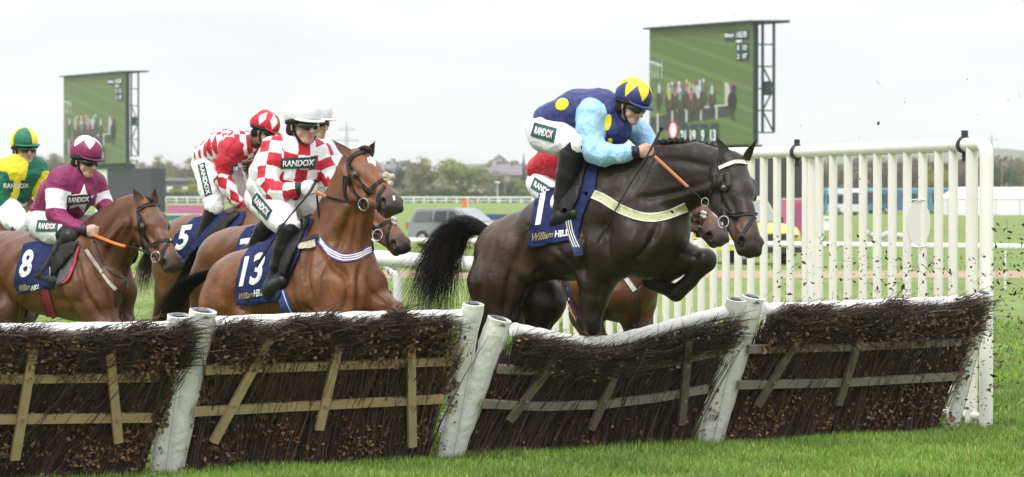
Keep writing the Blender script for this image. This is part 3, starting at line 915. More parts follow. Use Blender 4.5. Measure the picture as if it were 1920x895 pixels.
def aim_head(fig, poll, muz, l0, Lh, alpha, side=-1):
    if isinstance(muz[0], (tuple, list)):                 # head axes given outright (nose direction, the animal's left)
        return fig.p(poll[0], poll[1], l0), fig.vec(np.array(muz[0])), fig.vec(np.array(muz[1]))
    p0 = fig.w(poll[0], poll[1], l0)
    d = ray(*muz); oc = CAMP - p0; b_ = np.dot(oc, d); c_ = np.dot(oc, oc) - Lh * Lh
    disc = max(b_ * b_ - c_, 0.)
    m = CAMP + d * (-b_ + side * math.sqrt(disc))
    a = R(alpha)
    Yl = np.array([math.cos(a), math.sin(a), 0.])
    return fig.loc(p0), fig.vec(m - p0), fig.vec(Yl)

def ear(name, base, tip, wid, fwd, root, m, dark):
    """pointed hollow ear"""
    base = np.asarray(base); tip = np.asarray(tip); ax_ = tip - base; L = np.linalg.norm(ax_); ax_ /= L
    fwd = fwd - ax_ * np.dot(fwd, ax_); fwd /= np.linalg.norm(fwd); sd = np.cross(ax_, fwd)
    V = []; Fs = []; C = []; n = 12; K = 16
    for i in range(n + 1):
        t = i / n
        w = wid * (math.sin(min(1, (t * .80 + .22)) * math.pi) ** .8) * (1 - t ** 4) + .002
        for k in range(K):
            th = 2 * math.pi * k / K
            x = math.cos(th); y = math.sin(th)
            dep = y * .62 if y < 0 else (-.22 * y * (1 if .05 < t < .97 else 0) + .3 * y * (t <= .05))
            V.append(base + ax_ * (L * t) + sd * x * w + fwd * (dep * w) + fwd * (.10 * L * math.sin(t * math.pi) * -.5))
            C.append(dark if (y > .1) else m)
        if i:
            for k in range(K):
                k2 = (k + 1) % K
                Fs.append(((i - 1) * K + k, (i - 1) * K + k2, i * K + k2, i * K + k))
    me = mesh_np(name, np.array(V), np.array(Fs), True); set_col(me, np.array(C))
    return link(name, me, M_COAT, root)

def sculpt(V, N, fig, lines):
    """press grooves (or raise ridges) along lines drawn on the visible side: muscle borders, veins, skin folds"""
    if not lines: return V
    Wd = fig.world(V); d = Wd - CAMP; Nw = N @ fig.M
    x = CX + F_PX * d[:, 0] / (d @ CFW); y = CY - F_PX * (d @ CUP) / (d @ CFW)
    face = np.clip(-(Nw * (d / np.linalg.norm(d, axis=1, keepdims=True))).sum(1) * 2.0, 0, 1)
    off = np.zeros(len(V))
    for pts, w, dep in lines:
        p = np.array(crom([np.array(q, float) for q in pts], 6)); best = np.full(len(V), 1e9)
        tt = np.zeros(len(V))
        for i in range(len(p) - 1):
            a, b = p[i], p[i + 1]; ab = b - a; t = np.clip(((x - a[0]) * ab[0] + (y - a[1]) * ab[1]) / (ab @ ab + 1e-9), 0, 1)
            q = np.hypot(x - a[0] - t * ab[0], y - a[1] - t * ab[1]); m = q < best; best[m] = q[m]; tt[m] = (i + t[m]) / (len(p) - 1)
        fade = np.sin(np.pi * np.clip(tt, .04, .96)) ** .5
        off -= 2.1 * dep * np.exp(-(best / w) ** 2) * fade
    return V + N * (off * face)[:, None]
def build_horse(fig, spec, label, c, vox=.0115, rip=.0035, seed=1):
    root = fig.root('racehorse', label, 'horse', 'racehorses jumping the hurdles')
    Sd = Solid(); Yax = np.array([0, 1., 0])
    b = c['body']; hq = c.get('hind', b); lg = c['leg']
    tr = spec['torso']
    for (x, y, r, sq), (x2, y2, r2, sq2) in zip(tr[:-1], tr[1:]):
        for q in range(3):
            t0, t1 = q / 3, (q + 1) / 3
            f_ = lambda t: (fig.p(x + (x2 - x) * t, y + (y2 - y) * t), (r + (r2 - r) * t) * fig.s)
            (a_, ra), (b_, rb) = f_(t0), f_(t1)
            Sd.cone(a_, b_, ra, rb, .06, sq + (sq2 - sq) * (t0 + t1) / 2, Yax, hq if x < spec.get('hq_x', -9e9) else b, 'body')
    nk = spec['neck']
    for (x, y, l, r, sq), (x2, y2, l2, r2, sq2) in zip(nk[:-1], nk[1:]):
        Sd.cone(fig.p(x, y, l), fig.p(x2, y2, l2), r * fig.s, r2 * fig.s, .09, (sq + sq2) / 2, Yax, c.get('neck', b), 'body')
    for pts, col, k in spec['mus']:
        Sd.chain(fig.ch(pts), k, None, None, col or b, 'body')
    for pts in spec['legs']:
        q = fig.ch(pts); n = len(q)
        for i in range(n - 1):
            t = i / max(n - 2, 1)
            col = b if i == 0 else (tuple(np.array(b) * (1 - t) + np.array(lg) * t))
            Sd.cone(q[i][0], q[i + 1][0], q[i][1], q[i + 1][1], .045 if i < 2 else .018, None, None, col, 'body')
    for a_, b_, r1, r2, l in spec.get('grooves', []):
        Sd.carve(fig.p(*a_, l), fig.p(*b_, l), r1 * fig.s, r2 * fig.s, .05)
    O, X, Yl = aim_head(fig, *spec['head'])
    c = dict(c, hs=spec.get('hs', c.get('hs', 1.17)))
    P, X, Yl, Z = horse_head(Sd, O, X, Yl, c)
    V, Fq, pr, D = Sd.mesh(vox)
    C = blend_col(pr, D, .022)
    N = vnormals(V, Fq)
    bw = np.exp(-np.maximum(D[:, [i for i, p in enumerate(pr) if p['tag'] == 'head']].min(1), 0) / .01)
    V2 = ripple(V, N, rip, 22, seed, 6, (1.3, 1, .7)); V = V + (V2 - V) * (1 - bw)[:, None]
    V = sculpt(V, vnormals(V, Fq), fig, spec.get('lines', []))
    for y in (-1, 1):                                    # bare dark skin inside the nostrils and round the eyes
        for q_, rr, kk in ((P(.566, y * .066, -.064), .030, 1.), (P(.186, y * .098, -.066), .040, .7)):
            w_ = np.clip(1.35 - np.linalg.norm(V - q_, axis=1) / (rr * c.get('hs', 1.17)), 0, 1)[:, None] * kk
            C = C * (1 - w_) + np.array(c['dark']) * .6 * w_
    me = mesh_np('body', V, [Fq], True); set_col(me, C)
    body = link('body', me, c.get('mat', M_COAT), root)
    # eyes
    for y in (-1, 1):
        mb = MB(); mb.ball(P(.192, y * .099, -.064), .025 * c['hs'], 14); mb.build('eye', M_EYE, body, True)
        lid = MB(); pts = [P(.192 + .027 * math.cos(t), y * (.108 - .004 * math.cos(t)), -.062 + .016 * math.sin(t)) for t in np.linspace(-.2, math.pi + .2, 9)]
        lid.tube(pts, [.003, .006, .008, .010, .010, .010, .008, .006, .003], 6); lid.build('eyelid', mat('eyelid', tuple(np.array(c['head']) * .55), .5) if c.get('lid') is None else c['lid'], body, True)
        nb = MB()
    for i, (bx, tx_) in enumerate(spec['ears']):
        yy = (-1, 1)[i]
        base = P(.005, yy * .055, -.015)
        d = ray(*tx_); t = np.dot(fig.world(base) - CAMP, d)
        tip = fig.loc(CAMP + d * (t + spec.get('ear_back', .02)))
        ear('ear', base - (tip - base) * .10, tip, .042, X * .25 + Z + Yl * yy * .35, root, c['head'], tuple(np.array(c['head']) * .55))
    return root, body, P, (X, Yl, Z)

def tube3(name, pts, r, m, parent, seg=8, k=5, smooth=True):
    mb = MB(); p = crom(pts, k) if k else pts
    rr = r if np.isscalar(r) else list(np.interp(np.linspace(0, 1, len(p)), np.linspace(0, 1, len(r)), r))
    mb.tube(p, rr, seg); return mb.build(name, m, parent, smooth)

def bridle(fig, root, body, bvh, P, fr, straps, noseb, rein, colour=M_LEATH, fleece=M_FLEECEW, ring=None, brow=None, w=6.5, rein_mats=(M_TAN, M_LEATH), grip=.35, nballs=6, browm=None):
    X, Yl, Z = fr
    polys = []
    for s_ in straps: polys += ribbon(crom([np.array(q, float) for q in s_], 5), w)
    br = patch('bridle', polys, bvh, fig, root, colour, .001, .006, 9)
    if brow:
        patch('browband', ribbon(crom([np.array(q, float) for q in brow], 6), w * 1.15), bvh, fig, br, browm or colour, .007, .005, 6)
    # fleece on the crossing of the noseband
    mb = MB(); rg = random.Random(len(straps))
    h, n = cast(bvh, *noseb[0])
    if h is not None:
        c = np.array(h) + np.array(n) * .012
        for i in range(nballs):
            o = Vector((rg.uniform(-1, 1), rg.uniform(-1, 1), rg.uniform(-1, 1)))
            mb.ball(fig.loc(c + np.array(o) * noseb[1]), noseb[1] * (.62 + .3 * rg.random()), 10)
        mb.build('noseband_fleece', fleece, br, True)
    if ring:
        h, n = cast(bvh, *ring)
        if h is None: h, n = Vector(fig.world(P(.45, -.06, -.11))), Vector(fig.n)
        c = fig.loc(np.array(h) + np.array(n) * .020); nl = fig.vec(np.array(n)) * .35 - Yl * .5 + fig.vec(-ray(*ring)) * .6; nl /= np.linalg.norm(nl); u = X - nl * np.dot(X, nl); u /= np.linalg.norm(u); v = np.cross(nl, u)
        mb = MB(); mb.ring(c, u, v, .043, .0045, 22); mb.build('bit_ring', M_STEEL, br, True)
        mb = MB(); mb.tube([c, c + X * .035 - Z * .01, c + X * .07 - Z * .01], [.006, .006, .004], 8); mb.build('bit_cheek', M_LEATH, br, True)
        # rein from the bit to the hands
        if rein:
            pts = [c] + [fig.p(*q) for q in rein]
            pts = crom(pts, 5); kk = int(len(pts) * (1 - grip))
            tube3('rein', pts[:kk + 1], .0085, rein_mats[1], root, 6, 0)
            tube3('rein', pts[kk:], .0125, rein_mats[0], root, 6, 0)
    return br

def cloth(fig, root, bvh, poly, num, numq, txt, logo=None, step=7, m=None):
    o = patch('number_cloth', [poly], bvh, fig, root, m or M_CLOTH, .012, .006, step, smooth_it=6, mirror=True)
    bv2 = bvh_of([o])
    if num: text_patch('cloth_number', num, numq, bv2, fig, o, M_WTXT, .003, .002, .03, 0, 6)
    if txt:
        q0, q1 = txt
        if q0: text_patch('sponsor_script', 'William', q0, bv2, fig, o, M_GOLD, .003, .002, .012, .35, 4)
        if q1: text_patch('sponsor_letters', 'HILL', q1, bv2, fig, o, M_WTXT, .003, .002, .045, .12, 4)
    return o
def hairmesh(name, fig, root, px, rad, n, seed, fly=.05, t0=(0, .4), t1=(.6, 1.), m=None, r=.0018, kind=False):
    pts = [fig.p(*q) for q in px]
    V, Fq = hair(np.array(pts), np.array(rad) * fig.s, n, np.random.default_rng(seed), t0, t1, fly, r=r)
    return link(name, mesh_np(name, V, Fq), m or M_HAIR, root)
def plaits(fig, root, pts, r, l=0.):
    mb = MB()
    for i, (x, y) in enumerate(crom([np.array(p, float) for p in pts], 1) if False else pts):
        p = fig.p(x, y - r * .45, l); mb = MB()
        mb.ball(p, r * fig.s * np.array([1, 1.1, .95]), 8); mb.ball(p + np.array([.006, 0, r * fig.s * .55]), r * fig.s * .62, 7)
        mb.build('plait', M_HAIR, root, True)
DARKB = dict(mat=M_COATD, body=(.0225, .014, .0092), hind=(.060, .034, .018), neck=(.018, .012, .0088), leg=(.012, .0095, .0085), head=(.0195, .0125, .009), muzzle=(.125, .058, .028), nose=(.020, .017, .016), dark=(.014, .011, .010))
BAY = dict(body=(.150, .055, .019), hind=(.160, .060, .021), neck=(.130, .046, .016), leg=(.022, .013, .010), head=(.150, .053, .018), muzzle=(.125, .050, .024), nose=(.030, .026, .025), dark=(.040, .020, .013))
BAY2 = dict(BAY, body=(.112, .043, .016), hind=(.132, .052, .019), neck=(.092, .035, .014), head=(.108, .042, .016))
BAYD = dict(BAY, body=(.125, .050, .019), hind=(.135, .054, .020), neck=(.11, .042, .016), head=(.125, .046, .018))
def std_straps(**k): return k

# ---- number 19, the dark horse in mid leap
F19 = Fig(1110, 430, 19.85, 32)
H19 = dict(
    torso=[(955, 478, 69, .98), (1005, 458, 62, .98), (1060, 440, 82, .88), (1135, 414, 106, .66), (1200, 412, 94, .66), (1222, 428, 66, .74)],
    hq_x=1000,
    neck=[(1180, 385, 0, 92, .55), (1240, 342, .0, 64, .50), (1300, 328, .03, 51, .46), (1352, 325, .06, 44, .55)],
    mus=[([(955, 470, .14, 46), (935, 530, .15, 52)], DARKB['hind'], .07), ([(1010, 440, .16, 24), (985, 500, .16, 30)], DARKB['hind'], .05),
         ([(1165, 400, .17, 44), (1195, 455, .20, 40), (1150, 490, .18, 38)], None, .05), ([(1240, 440, .08, 40), (1215, 485, .05, 40)], None, .05), ([(1250, 440, -.10, 40)] * 2, None, .05),
         ([(1235, 372, .07, 22), (1330, 352, .10, 18)], DARKB['neck'], .04), ([(1110, 470, .20, 40), (1060, 480, .19, 36)], None, .07)],
    legs=[[(933, 530, .15, 57), (930, 585, .15, 44), (905, 650, .15, 23), (893, 690, .15, 17), (872, 760, .15, 12), (868, 772, .15, 15), (885, 800, .15, 13), (895, 815, .15, 16)],
          [(975, 520, -.13, 54), (1020, 565, -.13, 42), (1000, 630, -.13, 22), (975, 680, -.13, 17), (965, 750, -.13, 12), (970, 768, -.13, 15), (985, 790, -.13, 15)],
          [(1150, 470, .15, 54), (1120, 515, .16, 37), (1114, 560, .17, 27), (1109, 600, .17, 20), (1111, 612, .16, 17.5), (1098, 610, .06, 13), (1092, 606, -.02, 14)],
          [(1222, 455, -.10, 58), (1250, 486, -.13, 40), (1290, 484, -.14, 25), (1322, 488, -.14, 21), (1296, 524, -.14, 13), (1268, 550, -.14, 15.5), (1243, 538, -.14, 12.5), (1220, 527, -.14, 16)]],
    lines=[([(990, 425), (968, 480), (952, 545), (945, 600)], 7, .016), ([(1012, 500), (992, 545), (962, 592)], 5, .022), ([(925, 440), (905, 500), (900, 570)], 8, .010), ([(1000, 418), (1004, 424)], 12, -.018),
           ([(1093, 440), (1092, 490), (1098, 530)], 7, .018), ([(1160, 385), (1138, 440), (1146, 500)], 8, .014), ([(1236, 415), (1215, 465), (1172, 505)], 7, .016), ([(1195, 425), (1180, 470)], 9, -.010),
           ([(1200, 372), (1262, 362), (1330, 340)], 7, .014), ([(1225, 300), (1280, 302), (1345, 316)], 8, .009), ([(1128, 525), (1121, 560), (1117, 590)], 4, .009), ([(1020, 470), (1050, 500), (1085, 505)], 9, .008),
           ([(1260, 470), (1290, 478), (1310, 483)], 4, .006), ([(1040, 455), (1060, 490)], 6, .006), ([(1062, 480), (1085, 515)], 6, .006), ([(970, 450), (960, 500), (965, 540)], 3, -.005), ([(1170, 470), (1200, 490), (1225, 480)], 2.5, -.004), ([(1372, 380), (1380, 420), (1398, 450)], 2.5, -.004), ([(1346, 345), (1356, 385), (1372, 400)], 5, .007)],
    head=((1386, 299), ((.135, -.60, -.79), (.80, .58, -.14)), .05, 0, 0), hs=1.28, ears=[((0, 0), (1342, 254)), ((0, 0), (1421, 259))])
root, body, P, fr = build_horse(F19, H19, 'near-black racehorse numbered 19, leaping over the hurdle with a foreleg tucked up', DARKB, .0105, .0035, 3)
hb = [body] + [o for o in root.children if o.name.startswith('ear')]
B19 = bvh_of([body])
RIG = {}
RIG['19'] = (root, body, B19)
bridle(F19, root, body, B19, P, fr,
       [[(1349, 300), (1347, 329), (1350, 360), (1351, 390), (1352, 408)], [(1344, 330), (1332, 363), (1326, 382)],
        [(1353, 408), (1383, 403), (1408, 401), (1424, 404)], [(1416, 408), (1401, 426), (1387, 453), (1389, 462)]],
       ((1417, 404), .021), [(1330, 388, .17), (1290, 351, .22), (1228, 294, .16)], ring=(1361, 417), brow=[(1348, 316), (1365, 309), (1383, 304), (1409, 308)],
       browm=mat('white_browband', (.7, .66, .55), .5), w=6)
mb = MB(); h, n = cast(B19, 1322, 379)
c = F19.p(1322, 379, .20); mb.ring(c, (1, 0, 0), (0, 0, 1), .03, .004); mb.build('martingale_ring', M_STEEL, root, True)
plaits(F19, root, [(1232 + 11.3 * i, 273 - 4 * math.sin(i * .5) + (i > 6) * 1.0) for i in range(10)], 7.3)
cl = cloth(F19, root, B19, [(1007, 366), (1040, 340), (1075, 318), (1112, 298), (1122, 310), (1117, 356), (1104, 378), (1092, 408), (1085, 445), (1068, 452), (1027, 459), (991, 467), (998, 420)],
      '19', [(1003, 424), (1056, 418), (1068, 352), (1014, 362)], ([(998, 453), (1038, 445), (1038, 433), (998, 438)], [(1040, 446), (1068, 442), (1067, 430), (1040, 433)]))
patch('saddle_flap', [[(1058, 345), (1085, 312), (1100, 290), (1114, 288), (1098, 330), (1088, 372), (1072, 404), (1052, 398)]], B19, F19, root, M_LEATH, .022, .02, 8, smooth_it=4, mirror=True)
M_CREAM = mat('cream_webbing', (.46, .46, .27), .7, noise=.15, nscale=30)
M_WEB = mat('white_webbing', (.7, .69, .6), .7)
bg_ = [(1096, 359), (1128, 371), (1163, 392), (1204, 407), (1245, 405), (1287, 388)]
o = patch('breast_girth', ribbon(crom(bg_, 5), 17), B19, F19, root, M_WEB, .002, .008, 7)
patch('girth_stripe', ribbon(crom(bg_, 5), 11), B19, F19, o, M_CREAM, .0105, .002, 7)
M_NAVYWEB = mat('navy_webbing', (.03, .045, .13), .7)
gs = [(1066, 400), (1070, 425), (1076, 448), (1082, 464), (1086, 478)]
o = patch('girth', ribbon(crom(gs, 4), 15), B19, F19, root, M_NAVYWEB, .016, .006, 8)
for q in (-4, 0, 4): patch('girth_stripe', ribbon([(x + q, y) for x, y in crom(gs[:4], 4)], 1.6), B19, F19, o, M_WEB, .0225, .002, 8)
hairmesh('tail', F19, root, [(918, 438, 0), (886, 424, 0), (858, 432, 0), (832, 470, 0), (815, 530, .02), (808, 590, .02)], [9, 18, 28, 40, 46, 42], 2400, 1, .07, (0, .55), (.5, 1.0), r=.002)
hairmesh('tail_wisps', F19, root, [(900, 430, 0), (865, 424, 0), (825, 470, 0), (790, 540, .05), (770, 600, .05)], [8, 24, 40, 70, 85], 420, 2, .15, (.05, .5), (.7, 1.), r=.0014)
hairmesh('tail_core', F19, root, [(925, 440, 0), (890, 425, 0), (862, 430, 0), (845, 455, 0), (838, 500, 0)], [10, 13, 15, 16, 14], 700, 3, .02, (0, .4), (.6, 1.))

# ---- the bay behind it
F2 = Fig(1130, 510, 21.8, 46)
H2 = dict(
    torso=[(985, 466, 64, 1.), (1040, 480, 66, 1.), (1100, 490, 72, .9), (1150, 505, 84, .8), (1165, 525, 76, .85)],
    neck=[(1165, 490, 0, 70, .55), (1220, 450, 0, 52, .5), (1255, 415, 0, 44, .5), (1275, 395, 0, 36, .55)],
    mus=[([(1165, 550, .12, 42), (1190, 560, -.12, 42)], None, .03), ([(1115, 540, .17, 44)] * 2, None, .05)],
    legs=[[(970, 490, .14, 54), (960, 560, .14, 36), (925, 620, .14, 20), (935, 690, .14, 13), (940, 740, .14, 13)], [(1000, 510, -.14, 50), (1010, 570, -.14, 36), (980, 640, -.14, 18), (990, 720, -.14, 13)],
          [(1110, 540, .15, 46), (1098, 590, .15, 30), (1120, 640, .15, 20), (1090, 680, .15, 13), (1070, 670, .15, 15)], [(1190, 560, -.13, 38), (1195, 605, -.13, 27), (1215, 650, -.13, 18), (1190, 700, -.13, 12)]],
    head=((1276, 330), ((.421, -.684, -.596), (.873, .484, .061)), .0, 0, 0), hs=1.22, ears=[((0, 0), (1262, 335)), ((0, 0), (1300, 335))])
r2, b2, P2, fr2 = build_horse(F2, H2, 'bay racehorse half hidden behind the near-black leaping horse', BAY2, .012, .003, 8)
B2 = bvh_of([b2]); RIG['2'] = (r2, b2, B2)
bridle(F2, r2, b2, B2, P2, fr2, [[(1289, 412), (1313, 402), (1327, 402)], [(1321, 408), (1310, 429), (1308, 453)], [(1272, 400), (1278, 425), (1290, 433)]], ((1321, 404), .02), [(1240, 425, .1), (1190, 400, .1)], ring=(1293, 437), w=5)
M_MULTI = mat('red_webbing', (.30, .03, .04), .7); M_YEL = mat('yellow_webbing', (.55, .42, .05), .7)
gs = [(1052, 515), (1066, 560), (1082, 595), (1094, 615)]
o = patch('girth', ribbon(crom(gs, 4), 13), B2, F2, r2, M_NAVYWEB, .004, .006, 8)
patch('girth_stripe', ribbon(crom(gs, 4), 3), B2, F2, o, M_MULTI, .011, .002, 8)
patch('girth_stripe', ribbon([(x - 3.6, y) for x, y in crom(gs, 4)], 2), B2, F2, o, M_YEL, .011, .002, 8)
patch('breast_girth', ribbon(crom([(1150, 495), (1172, 520), (1190, 545)], 4), 9), B2, F2, r2, M_WEB, .002, .006, 8)
patch('martingale', ribbon(crom([(1190, 545), (1198, 575), (1190, 612)], 4), 8) + ribbon(crom([(1190, 545), (1205, 530), (1216, 512)], 4), 5), B2, F2, r2, M_BRLEATH, .002, .005, 8)
hairmesh('tail', F2, r2, [(925, 450, 0), (905, 470, 0), (895, 540, 0), (890, 600, 0)], [8, 14, 20, 22], 400, 5, .03)

# ---- number 13
F13 = Fig(560, 520, 19.4, 46)
H13 = dict(
    torso=[(452, 542, 70, 1.), (500, 530, 66, 1.), (550, 522, 78, .92), (605, 516, 92, .78), (630, 522, 86, .80), (640, 540, 66, .9)],
    neck=[(618, 485, 0, 84, .58), (640, 430, 0, 64, .52), (655, 385, .0, 53, .5), (664, 345, .0, 44, .52), (670, 315, 0, 36, .6)],
    mus=[([(440, 535, .14, 48), (425, 590, .14, 52)], None, .07), ([(500, 520, .17, 24), (470, 590, .15, 30)], None, .05),
         ([(585, 480, .19, 38), (600, 545, .20, 44)], None, .05), ([(648, 545, .10, 40), (636, 585, .13, 36)], None, .035), ([(688, 535, -.10, 38), (690, 565, -.12, 30)], None, .035),
         ([(560, 560, .2, 36)] * 2, None, .07), ([(625, 440, .12, 14), (655, 390, .09, 12)], BAY['neck'], .04)],
    legs=[[(428, 570, .14, 56), (425, 625, .14, 42), (388, 690, .14, 22), (362, 720, .14, 16), (350, 780, .14, 12), (352, 800, .14, 15)], [(470, 570, -.14, 52), (475, 625, -.14, 40), (440, 690, -.14, 20), (435, 760, -.14, 13)],
          [(606, 540, .15, 52), (618, 585, .15, 38), (628, 635, .15, 25), (634, 672, .15, 19), (615, 720, .15, 13), (600, 735, .15, 15)],
          [(688, 548, -.13, 38), (712, 571, -.14, 25), (742, 582, -.14, 17), (748, 590, -.14, 16), (735, 640, -.14, 12), (730, 655, -.14, 14)]],
    lines=[([(674, 500), (673, 545), (668, 598)], 5, .028), ([(582, 470), (574, 520), (588, 575)], 7, .016), ([(642, 498), (652, 545), (640, 592)], 6, .014), ([(602, 455), (628, 500), (662, 522)], 7, .014), ([(690, 400), (686, 440), (684, 478)], 5, .012),
           ([(658, 395), (642, 445), (628, 480)], 7, .012), ([(674, 380), (666, 430), (662, 475)], 5, .008), ([(472, 480), (455, 530), (460, 592)], 8, .016), ([(440, 520), (446, 560), (458, 592)], 5, .012), ([(415, 490), (400, 550)], 8, .009),
           ([(610, 520), (625, 560)], 2.5, -.004), ([(690, 520), (698, 548), (720, 566)], 4, .010), ([(560, 572), (590, 590)], 5, .010), ([(620, 480), (600, 520), (602, 550)], 3, -.005), ([(668, 345), (690, 370), (706, 385)], 2.5, -.004), ([(655, 325), (658, 350), (666, 372)], 5, .008), ([(700, 320), (712, 345), (726, 362)], 4, .005)],
    head=((677, 290), ((.429, -.779, -.457), (.828, .542, -.146)), .0, 0, 0), hs=1.12, ears=[((0, 0), (622, 261)), ((0, 0), (704, 264))])
r13, b13, P13, fr13 = build_horse(F13, H13, 'bright bay racehorse numbered 13 with a white star and cream fleece on its nose', BAY, .0105, .0035, 4)
B13 = bvh_of([b13]); RIG['13'] = (r13, b13, B13)
bridle(F13, r13, b13, B13, P13, fr13,
       [[(652, 308), (655, 334), (660, 356), (675, 373), (684, 378)], [(656, 311), (672, 337), (691, 356), (713, 340), (726, 338)], [(722, 349), (712, 364), (709, 381), (712, 398)], [(691, 356), (689, 370)],
        [(648, 330), (646, 352), (650, 376)]],
       ((726, 339), .030), [(663, 381, .12), (620, 371, .14), (592, 361, .12)], ring=(686, 381), brow=[(653, 307), (664, 292), (680, 286), (697, 286), (707, 292)], fleece=M_FLEECE, nballs=9, w=5.5, grip=.28)
patch('star', [[(688, 297), (695, 293), (703, 301), (705, 313), (698, 307), (691, 306)]], B13, F13, b13, M_WHITEHAIR, .001, .001, 4)
patch('snip', [[(736, 368), (740, 367), (741, 375), (738, 377)]], B13, F13, b13, M_WHITEHAIR, .001, .001, 4)
mb = MB()
for q in range(5): mb.ball(F13.p(676 + q * 4, 281 - 3 * math.sin(q * .8), .0), .022, 8)
mb.build('forelock', M_HAIR, r13, True)
hairmesh('mane', F13, r13, [(646, 318, .02), (628, 350, .02), (610, 390, .02), (598, 418, .02)], [5, 6, 7, 8], 350, 9, .012, (0, .7), (.25, 1.), r=.003)
cloth(F13, r13, B13, [(455, 488), (470, 466), (486, 460), (510, 452), (545, 428), (572, 408), (591, 412), (586, 422), (570, 455), (561, 483), (549, 510), (533, 528), (528, 556), (519, 565), (480, 570), (444, 574), (440, 545)],
      '13', [(448, 538), (488, 533), (501, 471), (460, 482)], ([(449, 563), (475, 557), (475, 546), (449, 551)], [(476, 557), (495, 554), (495, 541), (476, 544)]))
patch('saddle_flap', [[(545, 436), (573, 408), (588, 405), (583, 424), (560, 468), (545, 515), (526, 520)]], B13, F13, r13, M_LEATH, .022, .02, 8, smooth_it=4, mirror=True)
gs = [(527, 545), (536, 570), (548, 595), (560, 625)]
o = patch('girth', ribbon(crom(gs, 4), 18), B13, F13, r13, mat('blue_webbing', (.03, .06, .24), .7), .004, .006, 8)
patch('girth_stripe', ribbon([(x + 4, y) for x, y in crom(gs, 4)], 1.8), B13, F13, o, M_WEB, .011, .002, 8)
bg_ = [(597, 449), (616, 470), (640, 483), (668, 481), (694, 467)]
o = patch('breast_girth', ribbon(crom(bg_, 5), 15), B13, F13, r13, mat('purple_webbing', (.11, .075, .26), .7), .003, .008, 6)
for q in (-4.2, 0, 4.2): patch('girth_stripe', ribbon([(x, y + q) for x, y in crom(bg_, 5)], 2.4), B13, F13, o, M_WTXT, .0115, .002, 6)
o = patch('girth_strap', ribbon([(530, 466), (560, 457), (598, 447)], 7), B13, F13, r13, M_LEATH, .026, .006, 7)
patch('fleece_pad', ribbon([(562, 462), (591, 458)], 13), B13, F13, r13, M_FLEECE, .018, .012, 6)
tube3('martingale_strap', [F13.p(594, 366, .14), F13.p(598, 405, .13), F13.p(603, 444, .15)], .008, M_LEATH, r13, 6)
hairmesh('tail', F13, r13, [(398, 512, 0), (372, 522, 0), (345, 540, 0), (318, 575, 0), (290, 615, 0)], [9, 13, 16, 20, 24], 900, 10, .04, (0, .5), (.6, 1.))
hairmesh('tail_core', F13, r13, [(400, 512, 0), (375, 521, 0), (345, 540, 0), (325, 566, 0)], [10, 12, 13, 13], 600, 11, .015, (0, .4), (.6, 1.))
hairmesh('tail_wisps', F13, r13, [(365, 530, 0), (330, 560, 0), (285, 590, 0), (235, 600, 0)], [10, 24, 40, 50], 90, 12, .10, (.0, .5), (.7, 1.), r=.0012)

# ---- the bay just behind number 13
F4 = Fig(470, 490, 22.0, 46)
H4 = dict(lines=[([(462, 450), (432, 485), (428, 530)], 7, .016), ([(500, 450), (470, 470)], 7, .01)],
    torso=[(428, 492, 62, 1.), (480, 485, 60, 1.), (530, 488, 68, .9), (580, 490, 76, .8), (605, 500, 66, .85)],
    neck=[(600, 470, 0, 68, .55), (645, 435, 0, 50, .5), (675, 410, 0, 40, .55)],
    mus=[([(415, 490, .14, 42), (400, 540, .14, 44)], None, .07), ([(455, 470, .15, 26), (430, 520, .17, 26)], None, .035)],
    legs=[[(405, 530, .14, 50), (395, 590, .14, 38), (365, 650, .14, 18), (355, 720, .14, 12)], [(440, 530, -.14, 48), (440, 590, -.14, 36), (415, 660, -.14, 18), (410, 730, -.14, 12)],
          [(585, 530, .14, 46), (590, 590, .14, 28), (600, 650, .14, 18), (585, 710, .14, 12)], [(625, 530, -.14, 44), (640, 590, -.14, 26), (660, 640, -.14, 17), (640, 700, -.14, 12)]],
    head=((694, 362), ((.47, -.689, -.551), (.788, .609, -.089)), .0, 0, 0), hs=1.1, ears=[((0, 0), (660, 352)), ((0, 0), (705, 350))])
r4, b4, P4, fr4 = build_horse(F4, H4, 'bay racehorse running close behind number 13, only its hindquarters and nose clear', BAYD, .012, .003, 5)
B4 = bvh_of([b4]); RIG['4'] = (r4, b4, B4)
bridle(F4, r4, b4, B4, P4, fr4, [[(688, 400), (694, 420), (706, 436)], [(686, 402), (702, 428), (724, 417), (744, 415)], [(733, 420), (726, 440), (728, 462)]], ((738, 416), .020), [(680, 440, .1), (640, 425, .1), (600, 405, .1)], ring=(711, 443), fleece=M_FLEECEW, w=5)
cloth(F4, r4, B4, [(444, 462), (452, 444), (463, 430), (495, 420), (540, 408), (560, 420), (545, 470), (520, 520), (450, 530), (436, 500)], '7', [(440, 500), (466, 497), (474, 446), (452, 449)], None)
hairmesh('tail', F4, r4, [(378, 465, 0), (362, 485, 0), (350, 520, 0), (330, 565, 0), (318, 605, 0)], [8, 11, 14, 18, 20], 800, 13, .03, (0, .5), (.6, 1.))

